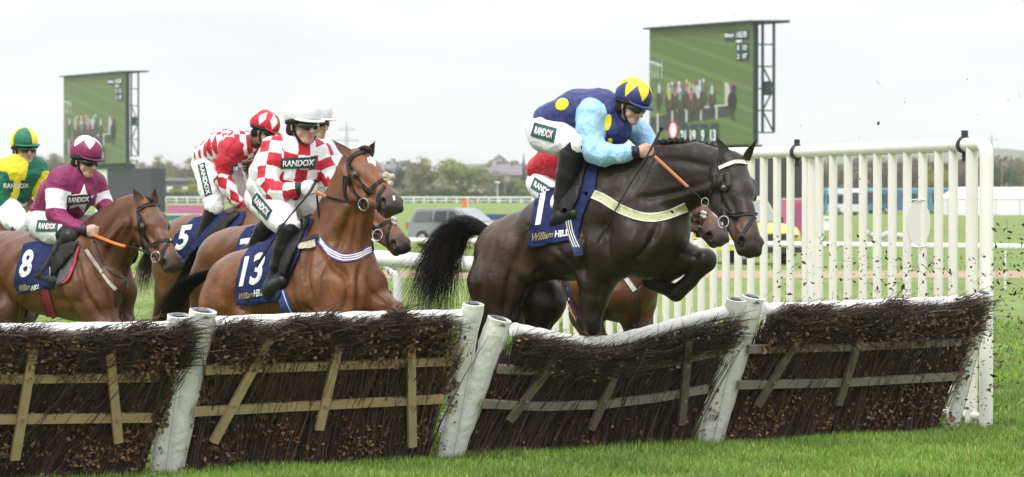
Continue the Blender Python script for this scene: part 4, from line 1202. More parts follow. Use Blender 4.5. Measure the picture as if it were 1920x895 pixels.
# ---- number 5
F5 = Fig(400, 480, 26.5, 40)
H5 = dict(
    torso=[(352, 458, 53, 1.), (390, 455, 50, 1.), (430, 455, 58, .9), (470, 450, 64, .8), (495, 455, 56, .85)],
    neck=[(500, 430, 0, 50, .55), (530, 405, 0, 38, .5), (558, 380, 0, 30, .55)],
    mus=[([(340, 460, .14, 38), (325, 500, .14, 40)], None, .07)],
    legs=[[(332, 495, .14, 44), (322, 548, .14, 32), (300, 600, .14, 15), (296, 660, .14, 10)], [(365, 500, -.14, 42), (365, 555, -.14, 30), (345, 610, -.14, 15), (340, 670, -.14, 10)],
          [(475, 490, .14, 36), (480, 545, .14, 22), (490, 590, .14, 15), (480, 640, .14, 10)], [(510, 490, -.14, 34), (530, 530, -.14, 20), (550, 560, -.14, 14), (530, 600, -.14, 10)]],
    head=((572, 352), (606, 418), 0., .58, 46), ears=[((0, 0), (556, 330)), ((0, 0), (590, 330))])
r5, b5, P5, fr5 = build_horse(F5, H5, 'bay racehorse numbered 5 running in the gap between numbers 8 and 13', BAYD, .013, .003, 6)
B5 = bvh_of([b5]); RIG['5'] = (r5, b5, B5)
bridle(F5, r5, b5, B5, P5, fr5, [[(566, 362), (572, 385), (580, 400)], [(572, 390), (590, 385), (602, 388)]], ((600, 386), .015), [(545, 400, .1), (500, 400, .08), (475, 402, .08)], ring=(583, 402), w=4)
cloth(F5, r5, B5, [(366, 410), (400, 404), (440, 399), (462, 398), (455, 420), (415, 450), (385, 490), (352, 507), (328, 505), (318, 470), (330, 440)], '5', [(327, 470), (347, 468), (363, 421), (339, 424)], ([(322, 499), (346, 494), (346, 484), (322, 487)], [(347, 498), (362, 495), (362, 485), (347, 487)]))
patch('saddle_flap', [[(392, 440), (425, 408), (445, 398), (452, 404), (425, 430), (400, 458), (372, 482)]], B5, F5, r5, M_LEATH, .022, .02, 8, smooth_it=4, mirror=True)
hairmesh('tail', F5, r5, [(308, 445, 0), (290, 465, 0), (272, 505, 0), (265, 548, 0)], [7, 13, 20, 22], 700, 14, .04, (0, .5), (.6, 1.))

# ---- number 8
F8 = Fig(140, 500, 22.3, 42)
H8 = dict(
    torso=[(-5, 496, 62, 1.), (35, 494, 58, 1.), (85, 514, 74, .92), (140, 512, 84, .78), (172, 518, 78, .80), (188, 530, 60, .9)],
    neck=[(170, 490, 0, 74, .56), (205, 455, 0, 58, .5), (232, 425, .0, 46, .5), (255, 400, .0, 36, .58)],
    mus=[([(-10, 495, .14, 44), (-15, 540, .14, 46)], None, .07), ([(150, 470, .18, 32), (165, 535, .19, 42), (185, 565, .17, 36)], None, .05), ([(200, 540, .08, 38)] * 2, None, .035), ([(222, 545, -.10, 34)] * 2, None, .035),
         ([(205, 455, .12, 12), (240, 420, .09, 10)], BAY2['neck'], .04)],
    legs=[[(-5, 530, .14, 50), (10, 580, .14, 36), (-20, 640, .14, 19), (-35, 700, .14, 13)], [(25, 540, -.14, 46), (30, 590, -.14, 34), (0, 650, -.14, 18), (-10, 720, -.14, 12)],
          [(180, 560, .15, 42), (190, 595, .15, 30), (215, 625, .15, 20), (190, 665, .15, 13), (175, 660, .15, 15)], [(222, 550, -.13, 34), (222, 595, -.13, 25), (250, 630, -.13, 17), (225, 665, -.13, 12)]],
    lines=[([(168, 468), (200, 528), (216, 575)], 7, .014), ([(146, 490), (160, 552), (196, 600)], 7, .018), ([(236, 535), (230, 590)], 4, .022), ([(236, 418), (205, 468), (195, 500)], 6, .012), ([(252, 448), (232, 500)], 4, .010), ([(222, 400), (190, 450)], 6, .007),
           ([(30, 540), (46, 568), (40, 600)], 5, .018), ([(60, 470), (20, 500), (5, 560)], 8, .012), ([(100, 560), (150, 570)], 7, .008), ([(178, 520), (196, 545)], 2.5, -.004), ([(266, 400), (270, 440), (282, 466)], 4, .007), ([(300, 410), (312, 440), (318, 460)], 3, .005)],
    head=((280, 379), ((.414, -.569, -.711), (.799, .602, -.016)), .0, 0, 0), hs=1.11, ears=[((0, 0), (249, 353)), ((0, 0), (291, 352))])
r8, b8, P8, fr8 = build_horse(F8, H8, 'brown racehorse numbered 8 with orange reins and a row of mane plaits', BAY2, .011, .0035, 7)
B8 = bvh_of([b8]); RIG['8'] = (r8, b8, B8)
bridle(F8, r8, b8, B8, P8, fr8,
       [[(258, 396), (261, 421), (265, 449), (269, 466)], [(261, 403), (270, 440), (279, 462)], [(269, 468), (286, 459), (308, 451), (323, 453), (328, 461)], [(317, 456), (306, 471), (303, 497)]],
       ((319, 452), .007), [(255, 466, .13), (222, 459, .19), (178, 442, .16)], ring=(278, 478), brow=[(258, 395), (273, 386), (292, 384), (304, 388)], w=5, rein_mats=(M_ORANGE, M_LEATH), grip=.5, nballs=3, fleece=M_STEEL)
plaits(F8, r8, [(187, 430), (196, 424), (205, 417), (212, 411), (220, 406), (228, 400), (236, 395), (244, 390)], 6.0)
mb = MB()
for q in range(4): mb.ball(F8.p(274 + q * 4, 372 + q, .0), .020, 8)
mb.build('forelock', M_HAIR, r8, True)
cloth(F8, r8, B8, [(46, 459), (71, 454), (110, 452), (143, 455), (140, 464), (120, 487), (108, 527), (100, 541), (74, 541), (34, 554), (28, 525), (36, 491)],
      '8', [(33, 521), (57, 519), (66, 468), (46, 469)], ([(37, 547), (57, 543), (57, 532), (37, 535)], [(58, 546), (74, 541), (75, 533), (60, 536)]))
o = patch('saddle_pad', [[(143, 457), (149, 462), (136, 507), (128, 525), (106, 537), (108, 527), (120, 487)]], B8, F8, r8, mat('grey_pad', (.09, .09, .095), .8), .008, .008, 7, smooth_it=3)
patch('pad_edging', ribbon(crom([(149, 460), (143, 482), (136, 507), (128, 525), (106, 537)], 4), 4), B8, F8, o, mat('red_edging', (.42, .02, .05), .6), .016, .005, 6)
patch('saddle_flap', [[(100, 468), (138, 456), (149, 456), (140, 476), (119, 504), (100, 518)]], B8, F8, r8, M_LEATH, .022, .02, 8, smooth_it=4, mirror=True)
patch('girth', ribbon(crom([(82, 536), (85, 554), (92, 578), (98, 600)], 4), 17), B8, F8, r8, mat('maroon_webbing', (.22, .015, .035), .7), .004, .006, 8)
patch('breast_girth', ribbon(crom([(160, 468), (172, 486), (195, 518), (217, 543)], 5), 6.5), B8, F8, r8, mat('pale_strap', (.5, .47, .40), .7), .002, .006, 6)
patch('martingale', ribbon(crom([(237, 528), (228, 545), (219, 556)], 4), 4) + ribbon(crom([(217, 543), (219, 556), (217, 572)], 4), 7) + ribbon(crom([(176, 452), (189, 486), (214, 515), (236, 520)], 5), 4.5), B8, F8, r8, M_BRLEATH, .002, .005, 6)
hairmesh('tail', F8, r8, [(-62, 470, 0), (-80, 490, 0), (-95, 550, 0), (-100, 610, 0)], [8, 14, 20, 22], 400, 15, .03)

# ---- two more at the back on the left
def far_horse(ax, ay, D, label, seed):
    f = Fig(ax, ay, D, 45); k = 28. / D
    q = lambda x, y: (ax + x * k, ay + y * k)
    H = dict(torso=[(*q(-112, 0), 48 * k, 1.), (*q(-75, -2), 46 * k, 1.), (*q(-40, -2), 52 * k, .9), (*q(-10, 0), 54 * k, .8), (*q(5, 5), 46 * k, .85)],
             neck=[(*q(2, -20), 0, 46 * k, .55), (*q(22, -45), 0, 32 * k, .5), (*q(40, -66), 0, 25 * k, .58)], mus=[],
             legs=[[(*q(-120, 30), .14, 40 * k), (*q(-125, 80), .14, 28 * k), (*q(-145, 125), .14, 13 * k), (*q(-150, 175), .14, 9 * k)], [(*q(-95, 30), -.14, 40 * k), (*q(-95, 80), -.14, 28 * k), (*q(-115, 125), -.14, 13 * k), (*q(-118, 180), -.14, 9 * k)],
                   [(*q(-10, 35), .14, 34 * k), (*q(-8, 80), .14, 20 * k), (*q(-2, 120), .14, 14 * k), (*q(-10, 165), .14, 10 * k)], [(*q(20, 35), -.14, 34 * k), (*q(24, 80), -.14, 20 * k), (*q(40, 110), -.14, 14 * k), (*q(24, 150), -.14, 10 * k)]],
             head=(q(48, -85), q(84, -20), 0., .6, 48), ears=[((0, 0), q(34, -104)), ((0, 0), q(62, -104))])
    r_, b_, P_, fr_ = build_horse(f, H, label, BAY2, .015, .003, seed)
    B_ = bvh_of([b_])
    hairmesh('mane', f, r_, [(*q(42, -88), .03), (*q(30, -70), .03), (*q(12, -52), .03)], [5, 6, 7], 300, seed + 30, .02, (0, .7), (.25, 1.), r=.004)
    bridle(f, r_, b_, B_, P_, fr_, [[q(44, -70), q(52, -45), q(60, -35)], [q(54, -40), q(70, -48), q(80, -46)]], (q(78, -46), .012), [(*q(40, -45), .08), (*q(18, -60), .06)], ring=q(60, -34), w=4, rein_mats=(M_ORANGE, M_LEATH))
    return f, r_, b_, B_
F7, r7, b7, B7 = far_horse(22, 472, 28, 'dark brown racehorse at the left picture edge under the green and yellow rider', 21)
F9, r9, b9, B9 = far_horse(20, 455, 34, 'brown racehorse furthest back at the left, almost hidden by the green and yellow rider', 22)

for f_, r_, a_, b_ in ((F19, root, (1062, 318), (1108, 298)), (F13, r13, (548, 432), (585, 410)), (F8, r8, (100, 452), (165, 438)), (F5, r5, (400, 420), (446, 400))):
    tube3('saddle_seat', [f_.p(*a_), f_.p((a_[0] + b_[0]) / 2, (a_[1] + b_[1]) / 2 + 3), f_.p(*b_)], [.045, .05, .04], M_LEATH, r_, 10)
# ---------------------------------------------------------------- jockeys
M_SKIN = mat('skin', rough=.5, spec=.4, attr='Col', noise=.08, nscale=40)
M_SILK = mat('silks', rough=.5, spec=.3, attr='Col', bump=.7, bscale=13, bdist=.035)
M_BREECH = mat('white_breeches', (.83, .83, .84), .6, bump=.55, bscale=17, bdist=.03, noise=.05, nscale=6)
M_BOOT = mat('black_boot', (.011, .011, .012), .36, spec=.3, bump=.35, bscale=20, bdist=.02)
M_GLOVEB = mat('black_glove', (.02, .02, .02), .6)
M_GLOVEW = mat('white_glove', (.72, .72, .72), .6)
M_HELM = mat('silk_cap', rough=.5, spec=.4, attr='Col', bump=.25, bscale=22, bdist=.02)
M_LENS = mat('goggle_lens', (.008, .008, .01), .08, spec=.8, coat=.5)
M_STRAP = mat('black_strap', (.012, .012, .013), .65, spec=.2)
M_GREENP = mat('dark_green_print', (.010, .055, .048), .6)
M_REDP = mat('red_print', (.45, .03, .04), .6)
SKIN = (.54, .335, .255)

def creases(V, N, amp, freq, seed, n=6):
    """cloth folds: warped ridges with soft tops and tight valleys, gathered in patches"""
    rg = np.random.default_rng(seed); a = np.zeros(len(V)); q = rg.normal(size=3) * 9
    for i in range(n):
        k = rg.normal(size=3); k = k / np.linalg.norm(k) * freq * (.45 + .8 * rg.random())
        k2 = rg.normal(size=3) * freq * .22; k3 = rg.normal(size=3) * freq * .15
        w = .5 + .5 * np.sin(V @ k3 + rg.random() * 6)
        a += w * (1 - 2 * np.abs(np.sin(.5 * (V @ k + 2.2 * np.sin(V @ k2 + rg.random() * 6)) + rg.random() * 6)) ** .7)
    return V + N * (a / math.sqrt(n) * amp * 1.5)[:, None]
def rider_frame(psi, pitch, roll=0.):
    a, b, c = R(psi), R(pitch), R(roll)
    f = np.array([math.cos(a) * math.cos(b), -math.sin(a) * math.cos(b), -math.sin(b)])
    u = np.array([0, 0, 1.]) - f * f[2] * 1.0
    u = np.array([0, 0, 1.]) - f * np.dot([0, 0, 1.], f); u /= np.linalg.norm(u)
    l = np.cross(u, f)                                  # the rider's left
    u2 = u * math.cos(c) + l * math.sin(c); l2 = np.cross(u2, f)
    return f, u2, l2
def build_rider(fig, sp, label, capcol, pat, cuff, bare=True, glove=None, hscale=1., vox=.0065, seed=1, boots=True, silk_rip=.0046, skin_hands=None):
    root = fig.root('person', label, 'person', 'jockeys riding over the hurdles')
    Sd = Solid(); Yax = np.array([0, 1., 0])
    mir = lambda pts: [(np.array(p) * np.array([1, -1, 1]), r) for p, r in pts]
    tor = fig.ch([(x, y, l, r) for x, y, l, r in sp['torso']])
    for i in range(len(tor) - 1):
        Sd.cone(tor[i][0], tor[i + 1][0], tor[i][1], tor[i + 1][1], .05, sp.get('tw', 1.3), fig.vec(sp.get('tax', fig.n)), None, 'jacket')
        Sd.pr[-1]['part'] = 'torso'
    for e in sp.get('chest', []):
        q = fig.ch(e); Sd.chain(q, .05, None, None, None, 'jacket')
        for p in Sd.pr[-len(q) + 1:]: p['part'] = 'torso'
    arms = {}
    for s_ in 'RL':
        q = fig.ch(sp['arm' + s_]); arms[s_] = q
        for i in range(len(q) - 1):
            Sd.cone(q[i][0], q[i + 1][0], q[i][1], q[i + 1][1], .028 if i else .05, None, None, None, 'jacket')
            Sd.pr[-1]['part'] = 'arm' + s_; Sd.pr[-1]['seg'] = i; Sd.pr[-1]['nseg'] = len(q) - 1
    pel = fig.ch(sp['pelvis'])
    Sd.chain(pel, .05, 1.25, Yax, None, 'breeches')
    th = fig.ch(sp['thigh']); thl = fig.ch(sp['thighL']) if 'thighL' in sp else mir(th)
    bt = fig.ch(sp['boot']); btl = fig.ch(sp['bootL']) if 'bootL' in sp else mir(bt)
    ft = fig.ch(sp['foot']); ftl = fig.ch(sp['footL']) if 'footL' in sp else mir(ft)
    for t_ in (th, thl): Sd.chain(t_, .045, None, None, None, 'breeches')
    for t_, q, sd_ in ((bt, ft, 'R'), (btl, ftl, 'L')):
        Sd.chain(t_, .02, None, None, None, 'boot' + sd_); Sd.chain(q, .02, None, None, None, 'boot' + sd_)
        Sd.cone(t_[-1][0], (q[0][0] + q[1][0]) / 2, t_[-1][1], q[1][1], .02, None, None, None, 'boot' + sd_)
    # knees inside the boot tops
    for t_, q, sd_ in ((th, bt, 'R'), (thl, btl, 'L')): Sd.cone(t_[-1][0], q[0][0], t_[-1][1] * .9, q[0][1] * .93, .03, None, None, None, 'knee' + sd_)
    # neck and head
    f, u, l = [fig.vec(v) for v in rider_frame(*sp['look'])]
    hc = fig.p(*sp['head']); hs = hscale
    H = lambda x, y, z: hc + (f * x + l * y + u * z) * hs           # x forward, y left, z up
    nk = tor[-1][0]
    Sd.cone(nk + (hc - nk) * .25, H(-.02, 0, -.06), .058 * hs, .054 * hs, .03, None, None, SKIN, 'skin')
    sk = lambda a, b_, ra, rb, k=.02, sq=None, ax=None, col=SKIN: Sd.cone(H(*a), H(*b_), ra * hs, rb * hs, k, sq, ax, col, 'skin')
    sk((-.015, 0, .03), (.01, 0, .03), .088, .086, .02, .9, l)
    sk((.03, 0, -.02), (.048, 0, -.075), .062, .042, .03, .95, l)
    sk((.070, 0, -.098), (.072, 0, -.098), .020, .020, .02, 1.3, l)
    for y in (-1, 1):
        sk((.055, y * .035, -.022), (.045, y * .045, -.05), .026, .022, .02)
        sk((.0, y * .052, -.045), (.05, y * .028, -.092), .022, .016, .02)
        sk((-.005, y * .080, -.012), (-.008, y * .082, -.035), .018, .012, .008, .5, l)
        sk((.078, y * .03, .022), (.082, y * .012, .02), .012, .012, .012)
        Sd.carve(H(.098, y * .031, -.001), H(.098, y * .031, -.001), .016 * hs, .016 * hs, .008)
    sk((.090, 0, .004), (.116, 0, -.034), .009, .0135, .008)
    sk((.100, 0, -.036), (.1001, 0, -.036), .012, .012, .008, 1.5, l)
    sk((.088, 0, -.062), (.0881, 0, -.062), .011, .011, .008, 2.0, l, (.40, .16, .14))
    sk((.086, 0, -.076), (.0861, 0, -.076), .010, .010, .008, 1.7, l, (.42, .19, .16))
    Sd.carve(H(.103, -.024, -.069), H(.103, .024, -.069), .0045 * hs, .0045 * hs, .005)
    for y in (-1, 1): Sd.carve(H(.094, y * .024, -.035), H(.088, y * .036, -.062), .003 * hs, .003 * hs, .008)
    # hands: palm, four bent fingers and a thumb closed on the reins
    hands = []
    for s_, y in (('R', -1), ('L', 1)):
        w = arms[s_][-1][0]; h = fig.p(*sp['hand' + s_]); d = h - w; d /= np.linalg.norm(d)
        upv = np.array([0, 0, 1.]); out = np.cross(d, upv) * (1 if y < 0 else -1); out /= np.linalg.norm(out); upv = np.cross(out, d) * (1 if y < 0 else -1)
        if upv[2] < 0: upv = -upv
        tg = 'hand' + s_
        Sd.cone(w, w + d * .045, .026 * hs, .030 * hs, .02, None, None, SKIN, tg)
        Sd.cone(w + d * .05 + upv * .022, w + d * .05 - upv * .026, .027 * hs, .024 * hs, .02, .75, out, SKIN, tg)
        Sd.cone(w + d * .085 + upv * .024, w + d * .085 - upv * .028, .022 * hs, .020 * hs, .02, .8, out, SKIN, tg)
        for i in range(4):
            o = .030 - .020 * i; L = (.95, 1.05, 1., .82)[i]
            k0 = w + d * (.097 + .004 * L) + upv * o + out * .010; k1 = k0 + d * .020 * L - out * .026 * L; k2 = k1 - d * .022 * L - out * .016 * L; k3 = k2 - d * .018 + out * .008
            Sd.chain([(k0, .0115 * hs), (k1, .0105 * hs), (k2, .0098 * hs), (k3, .0088 * hs)], .005, None, None, SKIN, tg)
        t0 = w + d * .042 + upv * .030; Sd.chain([(t0, .014 * hs), (t0 + d * .032 + upv * .012 - out * .008, .0115 * hs), (t0 + d * .058 + upv * .004 - out * .018, .010 * hs)], .008, None, None, SKIN, tg)
    # ---- meshes. the body is one continuous figure under its clothes
    gm = {'L': glove[1] if glove else None, 'R': glove[0] if glove else None} if isinstance(glove, (tuple, list)) else {'L': glove, 'R': glove}
    def grow_body(p):
        t = p['tag']
        if t == 'skin': return 0.
        if t.startswith('hand'): return -.0015 if gm[t[-1]] else 0.
        return -.017 if t in ('jacket', 'breeches') else -.010
    for p in Sd.pr:
        if p['col'] is None: p['col'] = SKIN
    V, Fq, pr, D = Sd.mesh(vox, None, grow_body)
    me = mesh_np('body', V, [Fq], True); set_col(me, blend_col(pr, D, .006))
    body = link('body', me, M_SKIN, root)
    cuts, Sd.cut = Sd.cut, []
    def shell(name, tags, m, colf=None, grow=0., rp=0., fr=26, vx=None):
        V, Fq, pr, D = Sd.mesh(vx or vox, tags, (lambda p: grow) if grow else None)
        if rp: V = creases(V, vnormals(V, Fq), rp, fr, seed + len(name))
        me = mesh_np(name, V, [Fq], True)
        if colf is not None: set_col(me, colf(V, pr, D))
        return link(name, me, m, root)
    tw0, tw1 = tor[0][0], tor[-1][0]
    tfr = tw1 - tw0; tlen = np.linalg.norm(tfr); tfr = tfr / tlen
    tlat = fig.vec(sp.get('tax', fig.n)); tlat = tlat - tfr * np.dot(tlat, tfr); tlat /= np.linalg.norm(tlat)
    tdep = np.cross(tfr, tlat)
    def silks(V, pr, D):
        D = D.copy(); D[:, [i for i, p in enumerate(pr) if p['part'] != 'torso']] -= .012
        j = D.argmin(1); C = np.zeros((len(V), 3))
        for i, p in enumerate(pr):
            m = j == i
            if not m.any(): continue
            v = V[m]
            if p['part'] == 'torso':
                q = v - tw0
                C[m] = pat('torso', q @ tlat, q @ tfr, q @ tdep, tlen)
            else:
                ba = p['b'] - p['a']; L = np.linalg.norm(ba); ba = ba / L
                q = v - p['a']; t = q @ ba
                e1 = np.cross(ba, tdep); e1 /= np.linalg.norm(e1); e2 = np.cross(ba, e1)
                ang = np.arctan2(q @ e1, q @ e2)
                s0 = sum(np.linalg.norm(arms[p['part'][-1]][k + 1][0] - arms[p['part'][-1]][k][0]) for k in range(p['seg']))
                tot = sum(np.linalg.norm(arms[p['part'][-1]][k + 1][0] - arms[p['part'][-1]][k][0]) for k in range(p['nseg']))
                c = pat(p['part'], ang, s0 + t, None, tot)
                if cuff is not None: c[(s0 + t) > tot - .028] = cuff
                C[m] = c
        return C
    jk = shell('jacket', ('jacket',), M_SILK, silks, 0., silk_rip, 60, vox * .9)
    br = shell('breeches', ('breeches',), sp.get('breech', M_BREECH), None, .002, .0042, 62)
    if boots:
        for sd_ in 'RL':
            bo = shell('boot', ('boot' + sd_,), M_BOOT, None, .003, .002, 40)
            shell('boot_top', ('knee' + sd_,), M_STRAP, None, .004)
    for s_ in 'RL':
        if gm[s_] is not None: shell('glove', ('hand' + s_,), gm[s_], None, .002)
    Sd.cut = cuts
    # collar
    mb = MB(); c0 = nk + (hc - nk) * .30; c1 = H(-.015, 0, -.085)
    mb.tube([c0, (c0 + c1) / 2, c1], [.078 * hs, .068 * hs, .064 * hs], 16, cap=False); mb.build('collar', sp.get('collar', M_STRAP), root, True)
    # helmet with a silk cap, peak, harness and goggles
    Hs = Solid()
    hk = lambda a, b_, ra, rb, k, sq=None, ax=None, tag_='cap', n=None: Hs.cone(H(*a), H(*b_), ra * hs, rb * hs, k, sq, ax, (1, 1, 1), tag_)
    hk((-.035, 0, .055), (.020, 0, .058), .114, .105, .03, .92, l)
    hk((-.03, 0, .075), (.01, 0, .08), .108, .10, .03, .95, l)
    Hs.carve(H(.1, 0, -.56), H(-.1, 0, -.615), .605 * hs, .605 * hs, .008)
    V, Fq, pr, D = Hs.mesh(.006)
    q = (V - hc) / hs
    C = capcol(q @ f, q @ l, q @ u)
    me = mesh_np('helmet', V, [Fq], True); set_col(me, C)
    hel = link('helmet', me, M_HELM, root)
    # peak
    V = []; Fs = []; n = 14
    for i in range(n + 1):
        a = -1.15 + 2.3 * i / n
        ce = math.cos(a)
        for x, z in ((.070 + .0 * ce, .052), (.096 + .050 * max(ce - .30, 0) / .7, .045 - .016 * max(ce - .30, 0)), (.096 + .050 * max(ce - .30, 0) / .7, .038 - .016 * max(ce - .30, 0)), (.070, .042)):
            V.append(H(x * ce * 1.06 + .008, x * math.sin(a) * 1.08, z))
    for i in range(n):
        for k in range(4): Fs.append((i * 4 + k, i * 4 + (k + 1) % 4, (i + 1) * 4 + (k + 1) % 4, (i + 1) * 4 + k))
    me = bpy.data.meshes.new('peak'); me.from_pydata([tuple(v) for v in V], [], Fs); me.update(); me.polygons.foreach_set('use_smooth', np.ones(len(Fs), bool))
    set_col(me, np.tile(np.array(sp.get('peakcol', capcol(np.array([.12]), np.array([0.]), np.array([.03]))[0])), (len(V), 1)))
    link('peak', me, M_HELM, hel)
    # skull-cap lining and harness
    mb = MB()
    ringp = [H(.106 * math.cos(a) * .98 - .010, .098 * math.sin(a), .016 + .016 * math.cos(a)) for a in np.linspace(0, 2 * math.pi, 25)]
    mb.tube(ringp, .016 * hs, 8, cap=False); mb.build('helmet_band', M_STRAP, hel, True)
    for y in (-1, 1):
        tube3('chin_strap', [H(.02, y * .086, .0), H(.022, y * .074, -.05), H(.05, y * .045, -.098), H(.066, 0, -.116)], .0085 * hs, M_STRAP, hel, 6)
        mb = MB(); mb.ball(H(-.035, y * .078, -.035), np.array([.040, .018, .045]) * hs, 10, ax=np.stack([f, l, u])); mb.build('ear_pad', M_STRAP, hel, True)
    # goggles: curved wrap lens
    V = []; Fs = []; n = 16
    for i in range(n + 1):
        a = -1.12 + 2.24 * i / n
        w_ = .028 * (1 - .55 * abs(a / 1.12) ** 3) * (1 - .30 * math.exp(-(a / .16) ** 2))
        for rr, z in ((.100, w_), (.108, w_ * .6), (.110, -.1 * w_), (.106, -w_ * (1 - .30 * math.exp(-(a / .16) ** 2))), (.094, -w_ * .8), (.094, w_ * .8)):
            V.append(H(rr * math.cos(a) * 1.0 + .002, rr * math.sin(a) * .86, z + .002))
    for i in range(n):
        for k in range(6): Fs.append((i * 6 + k, i * 6 + (k + 1) % 6, (i + 1) * 6 + (k + 1) % 6, (i + 1) * 6 + k))
    me = bpy.data.meshes.new('goggles'); me.from_pydata([tuple(v) for v in V], [], Fs); me.update(); me.polygons.foreach_set('use_smooth', np.ones(len(Fs), bool))
    link('goggles', me, M_LENS, root)
    return root, dict(body=body, jacket=jk, breeches=br, helmet=hel, H=H)

def logo(word, quad, target, fig, parent, red=True, off=.010, back=True, step=4, bold=.03):
    """white word on a dark green panel, the O with a red dot"""
    q = [np.array(p, float) for p in quad]; c = sum(q) / 4
    bv = bvh_of([target])
    ex = (q[1] - q[0]) / np.linalg.norm(q[1] - q[0]); ey = (q[3] - q[0]) / np.linalg.norm(q[3] - q[0])
    hgt = np.linalg.norm(q[3] - q[0]); m = hgt * .42
    if back:
        pn = patch('logo_panel', [[tuple(q[0] - ex * m * .8 - ey * m), tuple(q[1] + ex * m * .8 - ey * m), tuple(q[2] + ex * m * .8 + ey * m), tuple(q[3] - ex * m * .8 + ey * m)]], bv, fig, parent, M_GREENP, .002, .0025, step, smooth_it=2)
        if pn is None: return
        bv = bvh_of([pn]); off = .002
    text_patch('logo_letters', word, quad, bv, fig, parent if not back else pn, M_WTXT, off, .0015, bold, 0, step)
    if red and len(word) > 4:
        u = (word.index('O') + .52) / len(word); p = (q[0] * (1 - u) + q[1] * u + q[3] * (1 - u) + q[2] * u) / 2
        k = hgt * .17
        patch('logo_dot', [[tuple(p + ex * math.cos(a) * k + ey * math.sin(a) * k) for a in np.linspace(0, 2 * math.pi, 10, endpoint=False)]], bv, fig, parent if not back else pn, M_REDP, off + .001, .0015, 4)
def const(c): return np.array(c, float)
def whip(fig, pts, label, r=(.011, .010, .006, .004), flap=True):
    p = [fig.p(*q) for q in pts]
    w = fig.root('whip', label, 'whip')
    k = crom(p, 5)
    i = max(2, len(k) // 3)
    o = tube3('handle', k[:i + 1], [.012, .011, .0095], mat('whip_grip', (.03, .03, .032), .7, bump=.5, bscale=200) if 'whip_grip' not in bpy.data.materials else bpy.data.materials['whip_grip'], w, 8, 0)
    mb = MB(); mb.ball(k[0], .016, 10); mb.build('knob', M_STRAP, o, True)
    tube3('shaft', k[i:], [.0075, .006, .005], M_LEATH, w, 8, 0)
    if flap: 
        mb = MB(); d = k[-1] - k[-2]; d /= np.linalg.norm(d); mb.bar(k[-1] - d * .02, k[-1] + d * .13, .026, .010, up=fig.vec(fig.n)); bevel(mb.build('flap', M_STRAP, w), .003)
    return w
def stirrup(fig, horse, foot, top, bv):
    c = fig.p(*foot)
    mb = MB(); u = np.array([.75, -.45, .1]); u /= np.linalg.norm(u); v = np.array([.1, 0, 1.]); 
    pts = [c + u * .055 * math.cos(a) + v * (.11 * max(math.sin(a), -.25)) for a in np.linspace(-.25, math.pi + .25, 13)]
    mb.tube(pts + [pts[0]], .006, 6); mb.build('stirrup_iron', M_STEEL, horse, True)
    t = fig.p(*top)
    mb = MB(); mb.bar(c + v * .11, t, .022, .006, up=fig.vec(fig.n)); mb.build('stirrup_leather', M_LEATH, horse)

# ---- number 19's rider
NAVY, YEL, LBLUE = const((.028, .038, .145)), const((.80, .66, .035)), const((.34, .59, .78))
def pat19(part, a, t, d, L):
    c = np.tile(NAVY if part == 'torso' else LBLUE, (len(a), 1)); return c
def star_cap(base, sc, n, ph=0., r0=.035, r1=.115):
    def f_(x, y, z):
        C = np.tile(const(base), (len(x), 1))
        th = np.arctan2(y, x + .012) + ph; rad = np.arctan2(np.hypot(x + .012, y), z - .02 + 1e-6)
        tri = np.abs(((th / (2 * math.pi) * n) % 1) - .5) * 2
        lim = (r0 + (r1 - r0) * tri)
        C[rad < lim] = sc; return C
    return f_
RD = {}
def add(name, *a, **k): RD[name] = (a[0],) + build_rider(*a, **k)
add('19', F19, dict(
    torso=[(1034, 228, 0, 35), (1085, 210, 0, 41), (1128, 207, 0, 39), (1150, 208, 0, 28)], tw=1.25,
    chest=[[(1110, 225, .0, 38), (1150, 240, 0, 36)]],
    armR=[(1109, 215, .16, 25.5), (1104, 240, .19, 24.5), (1116, 284, .22, 22.5), (1132, 290, .21, 22), (1165, 289, .17, 18), (1193, 285, .13, 12.5)],
    armL=[(1165, 222, -.17, 25), (1205, 255, -.24, 22), (1222, 280, -.22, 18), (1232, 288, -.05, 12)],
    handR=(1222, 282, .10), handL=(1248, 292, .02),
    pelvis=[(1020, 240, 0, 33), (1034, 232, 0, 33)],
    thigh=[(1022, 254, .11, 33), (1050, 262, .19, 30), (1082, 272, .24, 23)],
    boot=[(1070, 292, .25, 21.5), (1062, 330, .25, 19), (1055, 365, .255, 15.5), (1051, 392, .26, 14)],
    foot=[(1036, 424, .25, 9), (1052, 411, .27, 16), (1076, 402, .30, 12.5)],
    head=(1185, 197, .03), look=(48, 24, 4), peakcol=NAVY, collar=M_CLOTH),
    'jockey in navy with yellow discs and light blue sleeves, crouched on the leaping dark horse', star_cap(NAVY, YEL, 6, .30, .50, 1.22), pat19, const((.02, .022, .06)), hscale=1.08, seed=3)
def discs(key, pts, m=None, name='patch_disc'):
    fig, root, d = RD[key]; bv = bvh_of([d['jacket']])
    for x, y, rx, ry, ang in pts:
        a = R(ang)
        patch(name, [[(x + rx * math.cos(t) * math.cos(a) - ry * math.sin(t) * math.sin(a), y + rx * math.cos(t) * math.sin(a) + ry * math.sin(t) * math.cos(a)) for t in np.linspace(0, 2 * math.pi, 20, endpoint=False)]], bv, fig, d['jacket'], m, .0015, .0015, 4)
M_YELP = mat('yellow_silk', tuple(YEL), .55, bump=.3, bscale=20, bdist=.02)
discs('19', [(1054, 196, 13, 11, -35), (1140, 230, 6.5, 16, 10), (1144, 264, 5, 4.5, 0)], M_YELP)
fig, rt, d = RD['19']
logo('RANDOX', [(1001, 251), (1035, 261), (1038, 246), (1005, 237)], d['breeches'], fig, d['breeches'])
